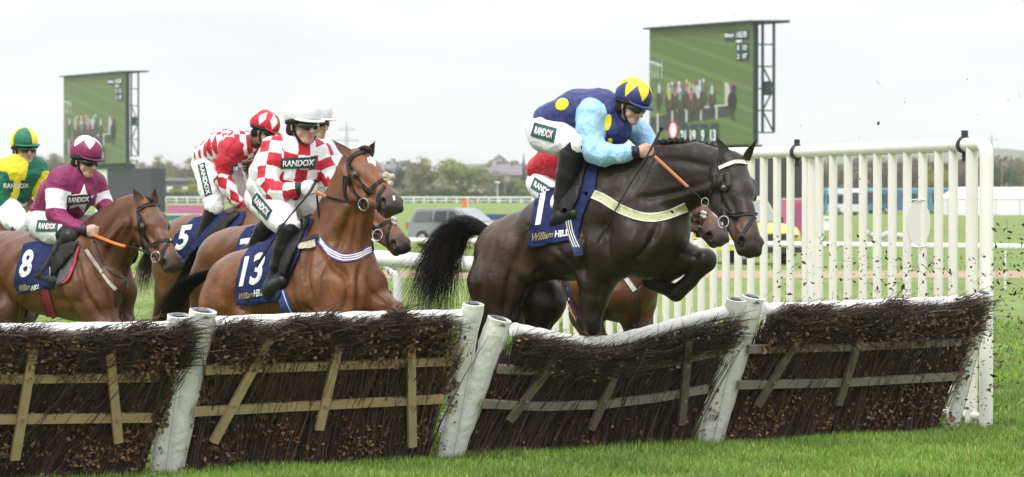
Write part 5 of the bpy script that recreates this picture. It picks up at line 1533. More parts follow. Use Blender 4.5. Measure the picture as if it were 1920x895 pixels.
whip(F19, [(1240, 242, .10), (1218, 284, .17), (1183, 343, .30), (1135, 428, .38)], 'black whip held in the hand of the jockey in navy and light blue')
stirrup(F19, RIG['19'][0], (1062, 412, .285), (1075, 330, .24), B19)

# ---- number 13's rider, red and white checks
RED, WHT = const((.46, .018, .038)), const((.83, .83, .84))
def chk(u, v, s): return ((np.floor(u / s) + np.floor(v / s)) % 2) == 0
def pat13(part, a, t, d, L):
    C = np.tile(WHT, (len(a), 1))
    if part == 'torso': m = chk(a + .05, t + .02, .098)
    else: m = chk(a * .062 + .35, t + .03, .098)
    C[m] = RED; return C
white_cap = lambda x, y, z: np.tile(const((.68, .68, .70)), (len(x), 1))
add('13', F13, dict(
    torso=[(532, 366, 0, 36), (545, 330, 0, 41), (552, 296, 0, 40), (556, 278, 0, 30)], tw=1.3, tax=np.array([-.86, -.5, 0]),
    armR=[(511, 279, .16, 24), (507, 305, .20, 24), (502, 345, .25, 20), (513, 358, .24, 19), (538, 359, .2, 16), (563, 353, .14, 12)],
    armL=[(598, 284, -.17, 24), (612, 315, -.21, 21), (624, 340, -.22, 18), (628, 352, -.14, 12)],
    handR=(592, 353, .10), handL=(622, 362, -.06),
    pelvis=[(519, 373, 0, 36), (533, 362, 0, 34)],
    thigh=[(511, 379, .12, 34), (523, 402, .20, 31), (541, 424, .26, 23)], thighL=[(555, 372, -.1, 36), (585, 388, -.2, 30), (598, 402, -.26, 22)],
    boot=[(541, 430, .27, 20.5), (531, 468, .28, 18.5), (521, 500, .29, 14.5), (517, 518, .29, 14)],
    foot=[(502, 550, .27, 10), (512, 540, .29, 17), (530, 528, .33, 13)],
    head=(569, 234, 0.), look=(55, 7, 0), collar=mat('red_collar', tuple(RED), .6)),
    'jockey in red and white checks with a white cap riding the bright bay horse 13', white_cap, pat13, const((.03, .03, .035)), hscale=1.15, glove=M_GLOVEW, seed=4)
fig, rt, d = RD['13']
logo('RANDOX', [(530, 313), (588, 311), (590, 299), (531, 302)], d['jacket'], fig, d['jacket'])
logo('RANDOX', [(475, 378), (500, 407), (506, 396), (482, 368)], d['breeches'], fig, d['breeches'])
whip(F13, [(592, 340, .15), (578, 364, .22), (532, 420, .36), (497, 474, .42)], 'long black whip held across the thigh of the jockey in red and white checks')
stirrup(F13, RIG['13'][0], (522, 536, .305), (575, 415, .22), B13)

# ---- number 8's rider, maroon
MAR = const((.21, .018, .085))
def pat8(part, a, t, d, L):
    C = np.tile(MAR, (len(a), 1))
    if part != 'torso': C[(t > L * .16) & (t < L * .40)] = WHT
    return C
add('8', F8, dict(
    torso=[(95, 395, 0, 33), (118, 365, 0, 38), (142, 342, 0, 37), (148, 332, 0, 28)], tw=1.25, tax=np.array([-.75, -.66, 0]),
    chest=[[(135, 375, 0, 36), (150, 365, 0, 30)]],
    armR=[(112, 338, .16, 23), (107, 366, .20, 21), (105, 402, .23, 18.5), (118, 416, .22, 18), (142, 427, .20, 14), (160, 432, .18, 11)],
    armL=[(180, 345, -.16, 21), (192, 378, -.20, 18), (206, 402, -.18, 15), (212, 414, -.08, 11)],
    handR=(183, 435, .15), handL=(210, 425, -.02),
    pelvis=[(82, 415, 0, 31), (95, 405, 0, 31)],
    thigh=[(84, 422, .11, 31), (102, 433, .2, 27), (118, 440, .25, 21.5)],
    boot=[(132, 446, .26, 19.5), (112, 476, .265, 16.5), (97, 499, .27, 13), (90, 508, .28, 12)],
    foot=[(62, 521, .26, 9), (82, 517, .28, 12), (106, 527, .31, 9)],
    head=(161, 301, 0.), look=(44, 14, 2), peakcol=const((.07, .012, .03)), collar=mat('maroon_collar', tuple(MAR), .6), breech=mat('grey_white_breeches', (.60, .61, .62), .6, bump=.5, bscale=17, bdist=.03)),
    'jockey in maroon with white armbands and a white star riding brown horse 8', star_cap(MAR, WHT, 5, .5, .40, .95), pat8, const((.03, .02, .03)), hscale=1.1, seed=5)
fig, rt, d = RD['8']
bv = bvh_of([d['jacket']])
st = [(158, 345), (163, 364), (176, 368), (164, 378), (156, 400), (148, 387), (128, 392), (141, 376), (133, 366), (150, 364)]
patch('star_patch', [st], bv, fig, d['jacket'], mat('white_silk', (.78, .78, .78), .6), .0015, .0015, 4)
logo('RANDOX', [(128, 381), (167, 378), (167, 369), (129, 371)], d['jacket'], fig, d['jacket'])
logo('RANDOX', [(72, 430), (104, 430), (105, 420), (74, 418)], d['breeches'], fig, d['breeches'])
whip(F8, [(191, 397, .04), (199, 420, .02), (216, 470, -.12)], 'short black whip with a round knob upright in the hand of the maroon jockey', flap=False)
stirrup(F8, RIG['8'][0], (92, 518, .30), (150, 455, .22), B8)

# ---- number 5's rider, red with white diamonds
def pat5(part, a, t, d, L):
    C = np.tile(RED, (len(a), 1))
    if part == 'torso': m = chk((a + t) * .72, (a - t) * .72 + .02, .058)
    else: m = (np.abs(((t - .18) / .17) % 1 - .5) * 2 + np.abs(((a / 1.6) % 1) - .5) * 2 < 1) & (t > L * .38)
    C[m] = WHT; return C
def cap5(x, y, z):
    C = np.tile(RED, (len(x), 1)); th = np.arctan2(y, x + .012); ph = np.arctan2(np.hypot(x + .012, y), z - .02)
    m = np.abs(((th / (2 * math.pi) * 6) % 1) - .5) / .30 + np.abs(ph - .82) / .52 < 1
    C[m] = WHT; return C
add('5', F5, dict(
    torso=[(396, 292, 0, 30), (425, 275, 0, 32), (455, 274, 0, 30), (468, 274, 0, 20)], tw=1.3,
    armR=[(434, 282, .16, 22), (424, 305, .2, 19), (416, 332, .22, 17), (428, 352, .2, 15), (444, 376, .15, 11.5), (452, 386, .12, 9)],
    armL=[(470, 288, -.15, 19), (478, 325, -.2, 15), (482, 360, -.16, 12), (480, 385, -.06, 9)],
    handR=(468, 399, .08), handL=(484, 396, 0),
    pelvis=[(388, 308, 0, 26), (398, 296, 0, 26)],
    thigh=[(390, 318, .1, 27), (398, 355, .18, 24), (402, 388, .22, 18.5)], thighL=[(430, 325, -.1, 26), (448, 358, -.18, 22), (455, 388, -.2, 17)],
    boot=[(397, 402, .22, 16), (383, 440, .23, 14), (368, 472, .24, 11), (363, 484, .25, 10)],
    foot=[(348, 499, .24, 8), (358, 492, .26, 11), (372, 486, .28, 8)],
    head=(494, 246, 0.), look=(22, 24, 4), collar=mat('dark_red_collar', (.2, .02, .03), .6)),
    'jockey in red and white diamonds with black gloves standing tall on horse 5', cap5, pat5, RED, hscale=1.12, glove=M_GLOVEB, seed=6)
fig, rt, d = RD['5']
logo('RANDOX', [(374, 311), (387, 366), (395, 363), (381, 308)], d['breeches'], fig, d['breeches'])
logo('RANDOX', [(437, 322), (462, 318), (462, 310), (438, 313)], d['jacket'], fig, d['jacket'])
stirrup(F5, RIG['5'][0], (364, 490, .27), (430, 410, .2), B5)

# ---- rider in white behind number 13
def patw(part, a, t, d, L): return np.tile(const((.74, .74, .75)), (len(a), 1))
add('4', F4, dict(
    torso=[(510, 345, 0, 32), (530, 315, 0, 35), (560, 285, 0, 34), (575, 272, 0, 26)], tw=1.25,
    armR=[(505, 292, .17, 23), (487, 320, .21, 19), (480, 350, .22, 17), (495, 372, .19, 15), (520, 385, .14, 11)],
    armL=[(612, 288, -.17, 22), (630, 320, -.2, 17), (640, 350, -.15, 13), (642, 362, -.1, 11)],
    handR=(545, 392, .1), handL=(640, 372, -.05),
    pelvis=[(495, 372, 0, 32), (508, 360, 0, 32)],
    thigh=[(498, 380, .11, 31), (512, 395, .19, 27), (522, 405, .24, 21)],
    boot=[(512, 412, .24, 19), (495, 432, .25, 17), (484, 452, .26, 14), (478, 465, .26, 13)],
    foot=[(455, 474, .25, 9), (470, 470, .26, 11), (490, 466, .29, 9)],
    head=(592, 229, 0.), look=(40, 8, 0), collar=mat('white_collar', (.7, .7, .7), .6)),
    'jockey in plain white silks half hidden behind the red and white checked jockey', white_cap, patw, None, hscale=1.1, glove=M_GLOVEB, seed=7)
# ---- rider in green and yellow
GRN = const((.012, .145, .085))
def pat7(part, a, t, d, L):
    if part == 'torso':
        C = np.tile(GRN, (len(a), 1)); C[(a > .0)] = YEL; return C
    C = np.tile(YEL if part == 'armL' else GRN, (len(a), 1)); C[t < .06] = GRN if part == 'armL' else YEL; return C
def cap7(x, y, z):
    C = np.tile(GRN, (len(x), 1)); th = np.arctan2(y, x + .012); C[((th + .35) / (math.pi / 2)).astype(int) % 2 == 0] = YEL
    C[np.floor((th - .15) / (math.pi / 2)) % 2 == 0] = YEL
    C[np.floor((th - .15) / (math.pi / 2)) % 2 == 1] = GRN; return C
add('7', F7, dict(
    torso=[(18, 375, 0, 28), (30, 345, 0, 31), (42, 318, 0, 30), (44, 306, 0, 22)], tw=1.3, tax=np.array([-.9, -.42, 0]),
    armR=[(8, 314, .17, 18), (2, 345, .21, 16), (0, 375, .22, 14.5), (10, 392, .18, 12), (28, 406, .12, 8.5)],
    armL=[(72, 314, -.17, 18), (80, 345, -.2, 15), (76, 372, -.18, 12), (62, 390, -.1, 9)],
    handR=(44, 414, .08), handL=(56, 402, -.04),
    pelvis=[(12, 385, 0, 26), (20, 375, 0, 26)],
    thigh=[(12, 392, .1, 27), (28, 410, .18, 23), (40, 422, .22, 17)], thighL=[(35, 385, -.1, 26), (55, 400, -.18, 22), (65, 412, -.2, 17)],
    boot=[(38, 425, .22, 15), (22, 455, .23, 13), (10, 478, .24, 10)], foot=[(-8, 490, .24, 7), (4, 486, .26, 9), (20, 490, .28, 7)],
    head=(47, 280, 0.), look=(60, 3, -2), peakcol=GRN),
    'jockey in green and yellow quarters with a green and yellow cap at the left edge', cap7, pat7, const((.02, .06, .05)), hscale=1.25, seed=8)
fig, rt, d = RD['7']
bv = bvh_of([d['jacket']])
for x in (22, 42): patch('cross_patch', [[(x - 3, 338), (x + 4, 338), (x + 2, 361), (x - 5, 361)]], bv, fig, d['jacket'], M_GREENP, .0015, .0015, 4)
logo('RANDOX', [(6, 353), (54, 352), (54, 344), (7, 344)], d['jacket'], fig, d['jacket'], red=False, back=False, off=.006)
# ---- rider in blue and white, furthest back
def pat9(part, a, t, d, L):
    C = np.tile(const((.70, .72, .78)), (len(a), 1)); C[chk(a, t, .12)] = const((.03, .07, .36)); return C
add('9', F9, dict(
    torso=[(22, 415, 0, 24), (34, 395, 0, 26), (46, 380, 0, 25), (48, 370, 0, 18)], tw=1.3,
    armR=[(28, 376, .16, 15), (18, 400, .2, 13), (14, 420, .18, 12), (26, 432, .12, 8)], armL=[(62, 376, -.16, 15), (70, 400, -.2, 12), (66, 420, -.1, 8)],
    handR=(40, 436, .08), handL=(60, 430, -.03), pelvis=[(10, 425, 0, 22), (20, 418, 0, 22)], thigh=[(12, 430, .1, 22), (28, 440, .18, 18), (36, 448, .2, 14)],
    boot=[(36, 448, .2, 12), (22, 470, .21, 10), (14, 488, .22, 8)], foot=[(2, 498, .22, 6), (12, 494, .23, 7), (24, 497, .25, 6)],
    head=(50, 348, 0.), look=(60, 6, 0)),
    'jockey in blue and white glimpsed below the arm of the green and yellow jockey', lambda x, y, z: np.tile(const((.03, .07, .36)), (len(x), 1)), pat9, None, hscale=1.0, vox=.009, seed=9)
# ---- rider in red behind number 19
def pat2(part, a, t, d, L): return np.tile(RED if part != 'armL' else YEL, (len(a), 1))
add('2', F2, dict(
    torso=[(1020, 318, 0, 30), (1045, 300, 0, 33), (1085, 290, 0, 32), (1110, 285, 0, 24)], tw=1.25,
    armR=[(1085, 295, .17, 22), (1085, 330, .2, 18), (1095, 350, .2, 16), (1125, 365, .12, 11)], armL=[(1120, 292, -.17, 20), (1140, 325, -.2, 16), (1155, 360, -.08, 11)],
    handR=(1145, 368, .08), handL=(1165, 370, 0),
    pelvis=[(1016, 345, 0, 27), (1024, 332, 0, 28)],
    thigh=[(1018, 352, .08, 26), (1040, 375, .17, 25), (1062, 392, .24, 21)],
    boot=[(1060, 402, .24, 18), (1050, 440, .25, 16), (1042, 470, .26, 13)], foot=[(1022, 492, .25, 9), (1036, 486, .26, 11), (1055, 482, .29, 9)],
    head=(1135, 262, 0.), look=(40, 25, 0)),
    'jockey in red silks and white breeches hidden behind the navy and light blue jockey', lambda x, y, z: np.tile(RED, (len(x), 1)), pat2, None, hscale=1.0, vox=.008, seed=10)
fig, rt, d = RD['2']
logo('RANDOX', [(1000, 350), (1036, 372), (1040, 362), (1004, 339)], d['breeches'], fig, d['breeches'])
# ---------------------------------------------------------------- picket wing beside the hurdle
M_WINGW = mat('cream_plastic', (.82, .81, .745), .38, noise=.30, nscale=9, noise2=(.55, .50, .38), bump=.08, bscale=20, stretch=(1, 1, .25))
M_BLK = mat('black_plastic', (.02, .02, .022), .5)
def wing(p_right, p_left, D_right, D_left, pickets, label, corner, zt_r, posts, clamps, plate=None):
    A = at(p_right[0], p_right[1], D_right); B = at(p_left[0], p_left[1], D_left)
    d = B - A; dxy = np.array([d[0], d[1], 0]); dxy /= np.linalg.norm(dxy); n = np.array([-dxy[1], dxy[0], 0])
    e = empty('picket_wing', (A[0], A[1], 0), 0, label, 'wing fence', 'white picket wings beside the hurdle')
    inv = (np.eye(3), -np.array([A[0], A[1], 0]))
    mb = MB()
    if corner == 'R':
        P_ = A + dxy * .0
        arc = [P_ + dxy * (.10 - .10 * math.sin(a)) + np.array([0, 0, -.10 + .10 * math.cos(a)]) for a in np.linspace(0, math.pi / 2, 7)]
        pts = [B] + arc + [np.array([P_[0], P_[1], 0.0])]
    elif corner == 'L':
        arc = [B - dxy * (.10 - .10 * math.sin(a)) + np.array([0, 0, -.10 + .10 * math.cos(a)]) for a in np.linspace(0, math.pi / 2, 7)]
        pts = [A] + arc + [np.array([B[0], B[1], 0.0])]
    else: pts = [A, B]
    mb.tube(pts, .058, 14); mb.build('top_rail', M_WINGW, e, True, inv=inv)
    def hit(px):
        dd = ray(px, 450); t = np.dot(A - CAMP, n) / np.dot(dd, n); q = CAMP + dd * t
        f_ = np.dot(q - A, dxy) / np.linalg.norm([d[0], d[1]])
        return np.array([q[0], q[1], 0]), A[2] + d[2] * f_
    for px in pickets:
        q, z = hit(px)
        mb = MB(); mb.tube([q + [0, 0, .11], q + [0, 0, z - .03]], .040, 10); mb.build('picket', M_WINGW, e, True, inv=inv)
    for px in posts:
        q, z = hit(px)
        mb = MB(); mb.tube([q, q + [0, 0, z - .03]], .052, 12); mb.build('post', M_WINGW, e, True, inv=inv)
    mb = MB(); mb.tube([np.array([A[0], A[1], .09]), np.array([B[0], B[1], .09])], .035, 10); mb.build('bottom_rail', M_WINGW, e, True, inv=inv)
    for px in clamps:
        q, z = hit(px)
        c = np.array([q[0], q[1], z]); o_ = MB(); o_.tube([c - dxy * .022, c + dxy * .022], .073, 14)
        o = o_.build('clamp', M_BLK, e, True, inv=inv)
        o_ = MB(); o_.box((-.025, -.025, .05), (.025, .025, .12), org=c); o_.build('clamp_bolt', M_BLK, o, inv=inv); o_ = MB(); o_.box((-.02, -.02, -.14), (.02, .02, -.05), org=c); o_.build('clamp_bolt', M_BLK, o, inv=inv)
        ti = MB(); ti.tube([c + n * .0 + np.array([0, -.07, .05]), c + np.array([.02, -.10, -.03]), c + np.array([.05, -.085, -.12])], .004, 5); ti.build('cable_tie', M_WINGW, o, True, inv=inv)
    if plate:
        q, z = hit(plate[0]); zc = at(plate[0], plate[1], q[1])[2]; c = np.array([q[0], q[1], zc]) - n * (.05 * np.sign(np.dot(n, [0, 1, 0])))
        fx = np.array([.985, .17, 0]); n = np.array([-.17, .985, 0]); V = [c + fx * (math.cos(a) * .108) + np.array([0, 0, math.sin(a) * .195]) for a in np.linspace(0, 2 * math.pi, 28, endpoint=False)]
        off = -n * np.sign(np.dot(n, [0, 1, 0])) * .012
        V2 = [v + off for v in V]; k = len(V)
        o_ = MB(); o_.add(V + V2, [tuple(range(k)), tuple(range(2 * k - 1, k - 1, -1))] + [(i, (i + 1) % k, (i + 1) % k + k, i + k) for i in range(k)]); pl_ = o_.build('oval_plate', mat('cream_plate', (.70, .69, .65), .5), e, inv=inv); sb = MB(); sb.bar(c + off * 1.3 + fx * .042 + np.array([0, 0, -.18]), c + off * 1.3 + fx * .042 + np.array([0, 0, .18]), .006, .006); sb.build('plate_seam', mat('rust_seam', (.35, .24, .12), .7), pl_, inv=inv); tb = MB(); tb.tube([c + fx * t + off * 2 + np.array([0, 0, -.19 - .02 * math.cos(t * 16)]) for t in np.linspace(-.06, .1, 7)], .005, 5); tb.tube([c + fx * t + off * 2 + np.array([0, 0, .19 + .012 * math.cos(t * 16)]) for t in np.linspace(-.08, .06, 7)], .005, 5); tb.build('cable_tie', M_WINGW, pl_, True, inv=inv)
    return A, B
DR = 21.95
wing((1850, 270), (1500, 285), DR, 25.6, [1787, 1760, 1730, 1701, 1673, 1645, 1618, 1590, 1562, 1536, 1511], 'near panel of the white picket wing, with an oval plate and the corner post', 'R', 0, [1822], [1808], (1731, 418))
wing((1500, 285), (1006, 297), 25.6, 29.9, [1482, 1457, 1432, 1408, 1384, 1361, 1338, 1315, 1293, 1271, 1249, 1227, 1206, 1185, 1164, 1143, 1122, 1102, 1082, 1062, 1042, 1024], 'further panel of the white picket wing, running behind the leaping dark horse', 'L', 0, [1524], [1494])

# ---------------------------------------------------------------- running rails
M_RR = mat('white_rail_plastic', (.80, .80, .78), .35, noise=.12, nscale=3, noise2=(.6, .58, .5))
def run_rail(name, p0, p1, r, posts, label, hook, nloc=40):
    A, B = at(*p0), at(*p1); d = (B - A); L = np.linalg.norm(d); d /= L
    e = empty('running_rail', (A[0], A[1], float(ground_z(A[1]))), 0, label, 'rail', 'white running rails')
    inv = (np.eye(3), -np.array(e.location))
    mb = MB(); mb.tube([A + d * L * t for t in np.linspace(0, 1, nloc)], r, 12); mb.build('rail', M_RR, e, True, inv=inv)
    side = np.array([d[1], -d[0], 0]); side /= np.linalg.norm(side)
    if side[1] > 0: side = -side
    for px in posts:
        f_ = (px - p0[0]) / (p1[0] - p0[0]); f_ = f_ * p0[2] / (p1[2] + f_ * (p0[2] - p1[2]))
        c = A + d * L * f_; g = float(ground_z(c[1]))
        pts = [c + np.array([0, 0, -r * .5]) - d * hook * 1.0 * (hook > 0), c + np.array([0, 0, -r - .05]) - d * hook * .35, c + np.array([0, 0, -r - .16]), np.array([c[0], c[1], g + .02])] if hook else [c, np.array([c[0], c[1], g + .02])]
        mb = MB(); mb.tube(crom(pts, 5), r * (.55 if hook else .32), 10); mb.build('post', M_RR, e, True, inv=inv)
run_rail('near', (520, 472, 26), (905, 498, 24.2), .075, [745, 590], 'thick white running rail on a curved post between the tails of horses 13 and 19', .16)
run_rail('far', (100, 444, 80), (2100, 465, 64), .072, [1885, 1460, 1035, 610, 185], 'long thin white running rail crossing the infield behind the picket wing', .0, 60)
def far_rail():
    e = empty('running_rail', (0, 520, float(ground_z(520))), 0, 'distant double white racecourse rail in front of the far hedge', 'rail', 'white running rails')
    g = float(ground_z(520))
    for z in (1.05, .45):
        mb = MB(); mb.tube([np.array([x, 0, z]) for x in np.linspace(-140, 90, 30)], .14 if z > 1 else .09, 6); mb.build('rail', M_RR, e, True)
    mb = MB()
    for i in range(100):
        mb = MB(); x = -120 + 2.1 * i; mb.box((x - .10, -.06, 0), (x + .10, .06, 1.0)); mb.build('post', M_RR, e)
far_rail()

# ---------------------------------------------------------------- trees
M_BARK = mat('bark', (.11, .085, .065), .9, noise=.3, nscale=2)
def leaf_mat(name, col, v=.35):
    m = mat(name, col, .75, spec=.2, noise=v, nscale=.35); return m
KINDS = {
    'bare': ((.21, .165, .125), 1), 'olive': ((.22, .205, .095), 2), 'spring': ((.25, .30, .085), 3), 'dark': ((.06, .095, .045), 4),
    'yellow': ((.34, .34, .07), 3), 'brown': ((.185, .13, .09), 1), 'conifer': ((.035, .06, .042), 5)}
MATS_T = {k: leaf_mat('leaves_' + k, v[0]) for k, v in KINDS.items()}
def tree_meshes(kind, seed):
    rg = np.random.default_rng(seed); mb = MB()
    if kind == 'conifer':
        mb.tube([(0, 0, 0), (0, 0, .5), (0, 0, .97)], [.03, .02, .004], 6)
        n = 2600; z = .1 + .9 * rg.random(n) ** 1.2; r = (1.02 - z) * .30 * np.sqrt(rg.random(n)); a = rg.random(n) * 6.283
        r *= 1 + .3 * np.sin(z * 40)
        P = np.stack([r * np.cos(a), r * np.sin(a), z], 1); V, Fq = leaves(P, .018 + .014 * rg.random(n), n, rg)
    else:
        ends = []
        mb.tube([(0, 0, 0), (.01, 0, .15), (-.005, .01, .32)], [.028, .022, .018], 7)
        nb = 9
        for i in range(nb):
            a = 6.283 * i / nb + rg.random(); h0 = .13 + .22 * rg.random(); up = .25 + .38 * rg.random(); out = .16 + .20 * rg.random()
            p0 = np.array([0, 0, h0]); p1 = p0 + np.array([math.cos(a) * out * .5, math.sin(a) * out * .5, up * .55]); p2 = p0 + np.array([math.cos(a) * out, math.sin(a) * out, up])
            mb.tube([p0, p1, p2], [.013, .008, .003], 5); ends.append((p0, p1, p2))
            for k in range(3):
                b_ = p1 + (p2 - p1) * rg.random(); q = b_ + np.array([rg.normal() * .10, rg.normal() * .10, .06 + .12 * rg.random()]); mb.tube([b_, q], [.005, .002], 4); ends.append((b_, (b_ + q) / 2, q))
        # crown: leaf clumps round the limb ends, with gaps between the clumps
        C = []; Rr = []
        for e in ends:
            for f_ in (.6, 1.0):
                C.append(e[1] + (e[2] - e[1]) * f_ + rg.normal(size=3) * .03); Rr.append(.055 + .06 * rg.random())
        for i in range(18):
            a = rg.random() * 6.283; z = .22 + .5 * rg.random(); o = .36 * math.sqrt(max(0, 1 - ((z - .5) / .5) ** 2)) * (.5 + .5 * rg.random()); C.append(np.array([math.cos(a) * o, math.sin(a) * o, z])); Rr.append(.05 + .06 * rg.random())
        C = np.array(C); Rr = np.array(Rr)
        n = 5200 if kind in ('bare', 'brown') else 6000
        i = rg.integers(0, len(C), n); dv = rg.normal(size=(n, 3)); dv /= np.linalg.norm(dv, axis=1, keepdims=True)
        P = C[i] + dv * (Rr[i] * rg.random(n) ** .5)[:, None] * np.array([1.1, 1.1, .85]); P[:, 2] = np.maximum(P[:, 2], .06)
        if kind in ('bare', 'brown'):
            D = dv + np.array([0, 0, .7]); V, Fq = twigs(P, D, .03 + .05 * rg.random(n), np.full(n, .0028), np.full(n, .001), rg.normal(size=(n, 3)) * .01, 1, 3)
        else: V, Fq = leaves(P, .010 + .011 * rg.random(n), n, rg)
        sc_ = 1 / V[:, 2].max(); V = V * sc_; mb.v = [v * sc_ for v in mb.v]
    tm = bpy.data.meshes.new('trunk'); tm.from_pydata([tuple(p) for p in np.concatenate(mb.v)], [], mb.f); tm.materials.append(M_BARK)
    cm = mesh_np('crown', V, Fq); cm.materials.append(MATS_T[kind])
    return tm, cm
_tm = {}
def tree(px, top, wid, kind, label, D=560, var=0):
    key = (kind, var)
    if key not in _tm: _tm[key] = tree_meshes(kind, 50 + var * 7 + KINDS[kind][1])
    tm, cm = _tm[key]
    b_ = at(px, HZ, D); g = float(ground_z(D)); h = at(px, top, D)[2] - g
    name = 'conifer_tree' if kind == 'conifer' else ('bare_tree' if kind in ('bare', 'brown') else 'leafy_tree')
    e = empty(name, (b_[0], D, g - .05), random.random() * 6.28, label, 'tree', 'trees beyond the racecourse')
    w = wid * D / F_PX / .80
    e.scale = (w, w, h)
    link('trunk', tm, None, e); link('crown', cm, None, e)
TL = [
    (24, 296, 80, 'bare', 'pale leafless tree behind the green and yellow jockey at the left edge', 600),
    (92, 283, 74, 'bare', 'tall leafless tree between the green cap and the maroon cap', 620),
    (128, 318, 52, 'olive', 'small olive tree directly left of the maroon cap', 560),
    (262, 300, 60, 'bare', 'hazy leafless tree just right of the left big screen', 700),
    (300, 288, 76, 'olive', 'tall olive-brown tree above the ears of horse 8', 600),
    (308, 318, 22, 'spring', 'narrow upright green tree right of the dark screen base', 555),
    (352, 292, 70, 'brown', 'brown leafless tree left of the red and white diamond jockey', 640),
    (368, 330, 44, 'yellow', 'yellow-green bush under the brown trees beside the white-columned house', 545),
    (330, 352, 56, 'spring', 'low bright green bush in front of the white-columned house', 535),
    (285, 345, 40, 'dark', 'dark bush beside the screen base', 540),
    (430, 300, 90, 'brown', 'brown tree hidden behind the diamond-silked jockey', 640),
    (660, 292, 60, 'bare', 'grey leafless tree left of the head of horse 13', 700),
    (735, 308, 48, 'dark', 'dark green tree just right of the ear of horse 13', 555),
    (790, 290, 84, 'olive', 'broad olive tree above the parked pickup', 560),
    (872, 293, 104, 'spring', 'large pale green tree right of the broad olive tree', 558),
    (832, 345, 34, 'olive', 'small olive bush at the foot of the large pale green tree', 540),
    (925, 318, 60, 'bare', 'leafless tree right of the large pale green tree', 600),
    (950, 338, 56, 'dark', 'dark bush behind the small white posts', 550),
    (982, 289, 22, 'conifer', 'dark pointed conifer above the tree line', 700),
    (985, 333, 50, 'spring', 'bright green bush beside the far end of the picket wing', 545),
    (720, 352, 60, 'spring', 'low green bush at the foot of the dark green tree', 540),
    (1040, 300, 90, 'olive', 'olive tree hidden behind the navy and light blue jockey', 600),
    (1480, 296, 80, 'brown', 'brown tree right of the head of the dark horse', 560),
    (1540, 290, 84, 'brown', 'tall brown tree seen through the middle of the picket wing', 580),
    (1572, 303, 46, 'olive', 'olive tree above the coaches', 540),
    (1625, 290, 80, 'brown', 'brown tree behind the white-fronted coach', 600),
    (1690, 292, 84, 'brown', 'brown tree left of the oval plate on the wing', 590),
    (1745, 300, 34, 'yellow', 'yellow-green tree above the oval plate on the wing', 540),
    (1772, 312, 30, 'yellow', 'small yellow-green tree next to the marquee', 545),
    (1805, 296, 70, 'brown', 'brown tree behind the corner post of the wing', 580),
    (1872, 300, 62, 'dark', 'dark green tree just right of the corner post', 540),
    (1910, 290, 70, 'olive', 'olive tree at the right edge above the marquee', 560),
]
for i, t in enumerate(TL): tree(*t[:5], D=t[5], var=i % 3)
# hedge and the far wood as masses
def mass(name, x0, x1, D, h0, h1, n, size, col, label, depth=6., cat='wood', seed=1):
    rg = np.random.default_rng(seed); x = x0 + (x1 - x0) * rg.random(n)
    top = h0 + (h1 - h0) * (.5 + .25 * np.sin(x * .11 + seed) + .15 * np.sin(x * .31 + 2 * seed) + .1 * np.sin(x * .83))
    z = top * rg.random(n) ** .7; y = D + (rg.random(n) - .5) * depth
    P = np.stack([x, y, z + ground_z(y)], 1); V, Fq = leaves(P, size * (.6 + .8 * rg.random(n)), n, rg)
    me = mesh_np(name, V, Fq); c = np.array(col)[None] * (.6 + .8 * rg.random((n, 1))) * (1 + .35 * np.sin(x * .13 + seed * 2))[:, None] * np.array([[1., 1., 1.]])
    set_col(me, np.repeat(c, 4, 0))
    tag(link(name, me, mat(name + '_leaf', rough=.8, spec=.2, attr='Col')), label, cat, kind='stuff')
mass('hedge', -150, 130, 534, 1.2, 2.6, 16000, .35, (.065, .10, .03), 'low green hedge behind the distant white rail', 4, 'hedge', 3)
mass('far_wood', -210, 220, 800, 4, 9.5, 30000, .8, (.19, .165, .115), 'hazy mixed wood far beyond the racecourse', 60, 'wood', 5)
mass('far_wood', -300, 320, 1150, 11, 19, 26000, 1.2, (.13, .125, .11), 'palest tree line on the horizon', 80, 'wood', 8)
mass('far_wood', 45, 130, 600, 7, 10.5, 16000, .45, (.17, .125, .09), 'brown leafless wood behind the coaches and the marquee', 20, 'wood', 9)
hv_ = []; hf = []
for i in range(41):
    x = -600 + 1400 * i / 40; z = 22 + 10 * math.sin(i * .37) + 26 * math.exp(-((x - 380) / 120) ** 2)
    hv_ += [(x, 1950, 0), (x, 2050, z), (x, 2150, 0)]
    if i: k = 3 * i; hf += [(k - 3, k, k + 1, k - 2), (k - 2, k + 1, k + 2, k - 1)]
tag(link('hills', mesh_np('hills', np.array(hv_), np.array(hf), True), mat('hill_green', (.09, .11, .07), .9)), 'faint blue hill on the horizon', kind='structure')

